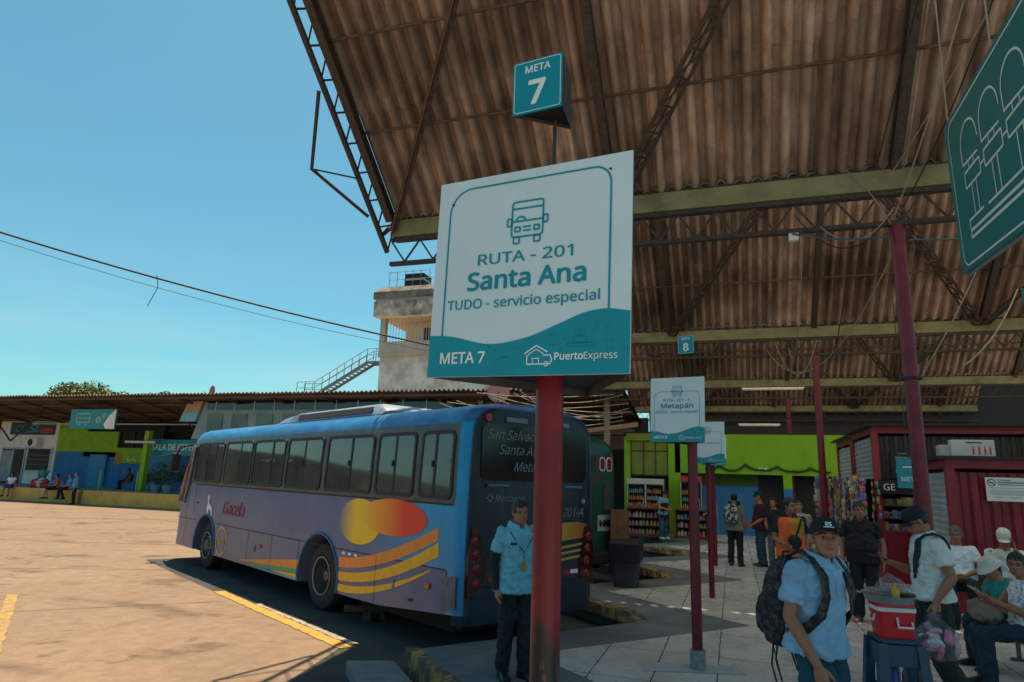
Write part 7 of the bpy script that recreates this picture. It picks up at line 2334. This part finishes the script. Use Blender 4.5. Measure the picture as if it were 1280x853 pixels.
# ------------------------------------------------------------------ cables
def cable(p0, p1, sag, r, m, lab, grp, n=18):
    mb = MB(); P = bezcurve(p0, p1, sag, n); b = V(P[0]); mb.tube([p - b for p in P], r, 6)
    o = mb.build('cable', m, smooth=True); o.location = b
    tag(o, lab, 'cable', grp); return o
G1 = 'power cables over the yard'
cable((-42.0, 14.0, 15.5), (-12.7, 30.0, 8.0), .7, .045, M_cable, 'thick black power cable crossing the sky on the left', G1, 30)
cable((-42.0, 14.05, 15.5), (-12.9, 30.1, 7.8), 1.0, .013, M_cable, 'thin power cable slung just under the thick one', G1, 30)
mb = MB(); mb.tube([(0, 0, 0), (.12, .05, -.55), (-.06, .02, -1.0), (-.30, 0, -1.5)], .018, 5); o = mb.build('loose_wire', M_cable, smooth=True); o.location = (-25.6, 22.96, 10.75); tag(o, 'short loose wire dangling from the power cable', 'cable')
G2 = 'loose cables under the canopy'
top = V((2.1, 8.85, 5.25))
cs = [((2.6, 5.6, 8.0), (2.05, 8.85, 5.2), .25, .010), ((2.9, 5.6, 7.9), (2.15, 8.85, 5.3), .35, .008), ((3.2, 5.4, 7.7), (1.95, 8.85, 5.6), .15, .007), ((2.3, 5.0, 8.6), (1.9, 8.8, 5.9), .1, .007),
      ((2.05, 8.85, 5.3), (1.2, 8.9, 5.15), .30, .009), ((2.0, 8.85, 5.2), (.9, 8.9, 5.35), .45, .008), ((2.0, 8.85, 5.1), (1.55, 8.9, 5.9), -.1, .007)]
for i, (a, b, sg, r) in enumerate(cs):
    cable(a, b, sg, r, M_cablew if i % 2 == 0 else M_cable, 'loose thin cable running to the top of the nearest red column', G2, 14)
cable((2.2, 9.05, 3.15), (3.05, 9.4, 4.6), .05, .008, M_cablew, 'pale cord tied round the nearest red column, rising to the right', G2)
cable((2.85, 9.6, 3.4), (4.4, 12.0, 5.0), .15, .010, M_cablew, 'pale cord rising to the right behind the nearest red column', G2)
mb = MB(); mb.tube([(0, 0, 0), (0, 0, .03)], .122, 20); o = mb.build('cord_band', M_black); o.location = (2.1, 9, 3.13); tag(o, 'dark cord wrapped round the nearest red column', 'cord')
cable((3.9, 10.5, 4.6), (4.6, 12.2, 2.4), .02, .014, mat('teal_rope', (.03, .20, .22), .7), 'teal rope coming down behind the nearest kiosk', G2)
cable((.85, 8.8, 5.05), (2.0, 8.9, 4.95), .06, .012, mat('blue_cable', (.04, .10, .14), .6), 'dull blue cable along the first truss, left of the column', G2)
cable((2.25, 9.1, 4.95), (6.5, 9.3, 4.9), .05, .012, MATS['blue_cable'], 'dull blue cable along the first truss, right of the column', G2)
cable((2.15, 17.9, 5.5), (1.1, 17.0, 5.3), .85, .010, M_cablew, 'long loop of pale cable beside the second red column', G2)
cable((1.6, 9.0, 5.1), (1.75, 14.0, 4.0), .4, .008, M_cable, 'dark cable hanging between the first two red columns', G2)
cable((2.05, 9.0, 4.8), (.95, 17.6, 5.2), 1.0, .009, M_cablew, 'long pale cable sagging from the first to the second bay', G2)
cable((2.1, 17.9, 5.0), (2.8, 22.5, 4.1), .6, .010, M_cable, 'dark cable sagging behind the second red column', G2)
cable((-.5, 24.8, 4.4), (8.0, 24.8, 4.3), .25, .02, M_cable, 'dark cable strung across in front of the lime wall', G2)
cable((1.0, 8.95, 5.2), (1.25, 15.2, 4.8), .8, .007, M_cablew, 'thin pale cable hanging from the first truss', G2)
for i in range(9):
    rnd = random.Random(50 + i)
    cable((-11 + rnd.uniform(-1, 3), 25.6 + rnd.uniform(-.5, .5), 5.3 + rnd.uniform(-.4, .2)), (-3.5 + rnd.uniform(-1, 0), 25.4 + rnd.uniform(-.5, .5), 4.3 + rnd.uniform(-.5, .9)), rnd.uniform(.1, .6), .018, M_cablew, 'tangled pale cable strung under the far roof behind the blue coach', 'tangled cables behind the blue coach')
mb = MB(); mb.box((0, 0, 0), (.12, .08, .10), None, .01); o = mb.build('junction_box', M_white); o.location = (.87, 8.86, 5.02); tag(o, 'small white junction box on the first truss', 'junction box')
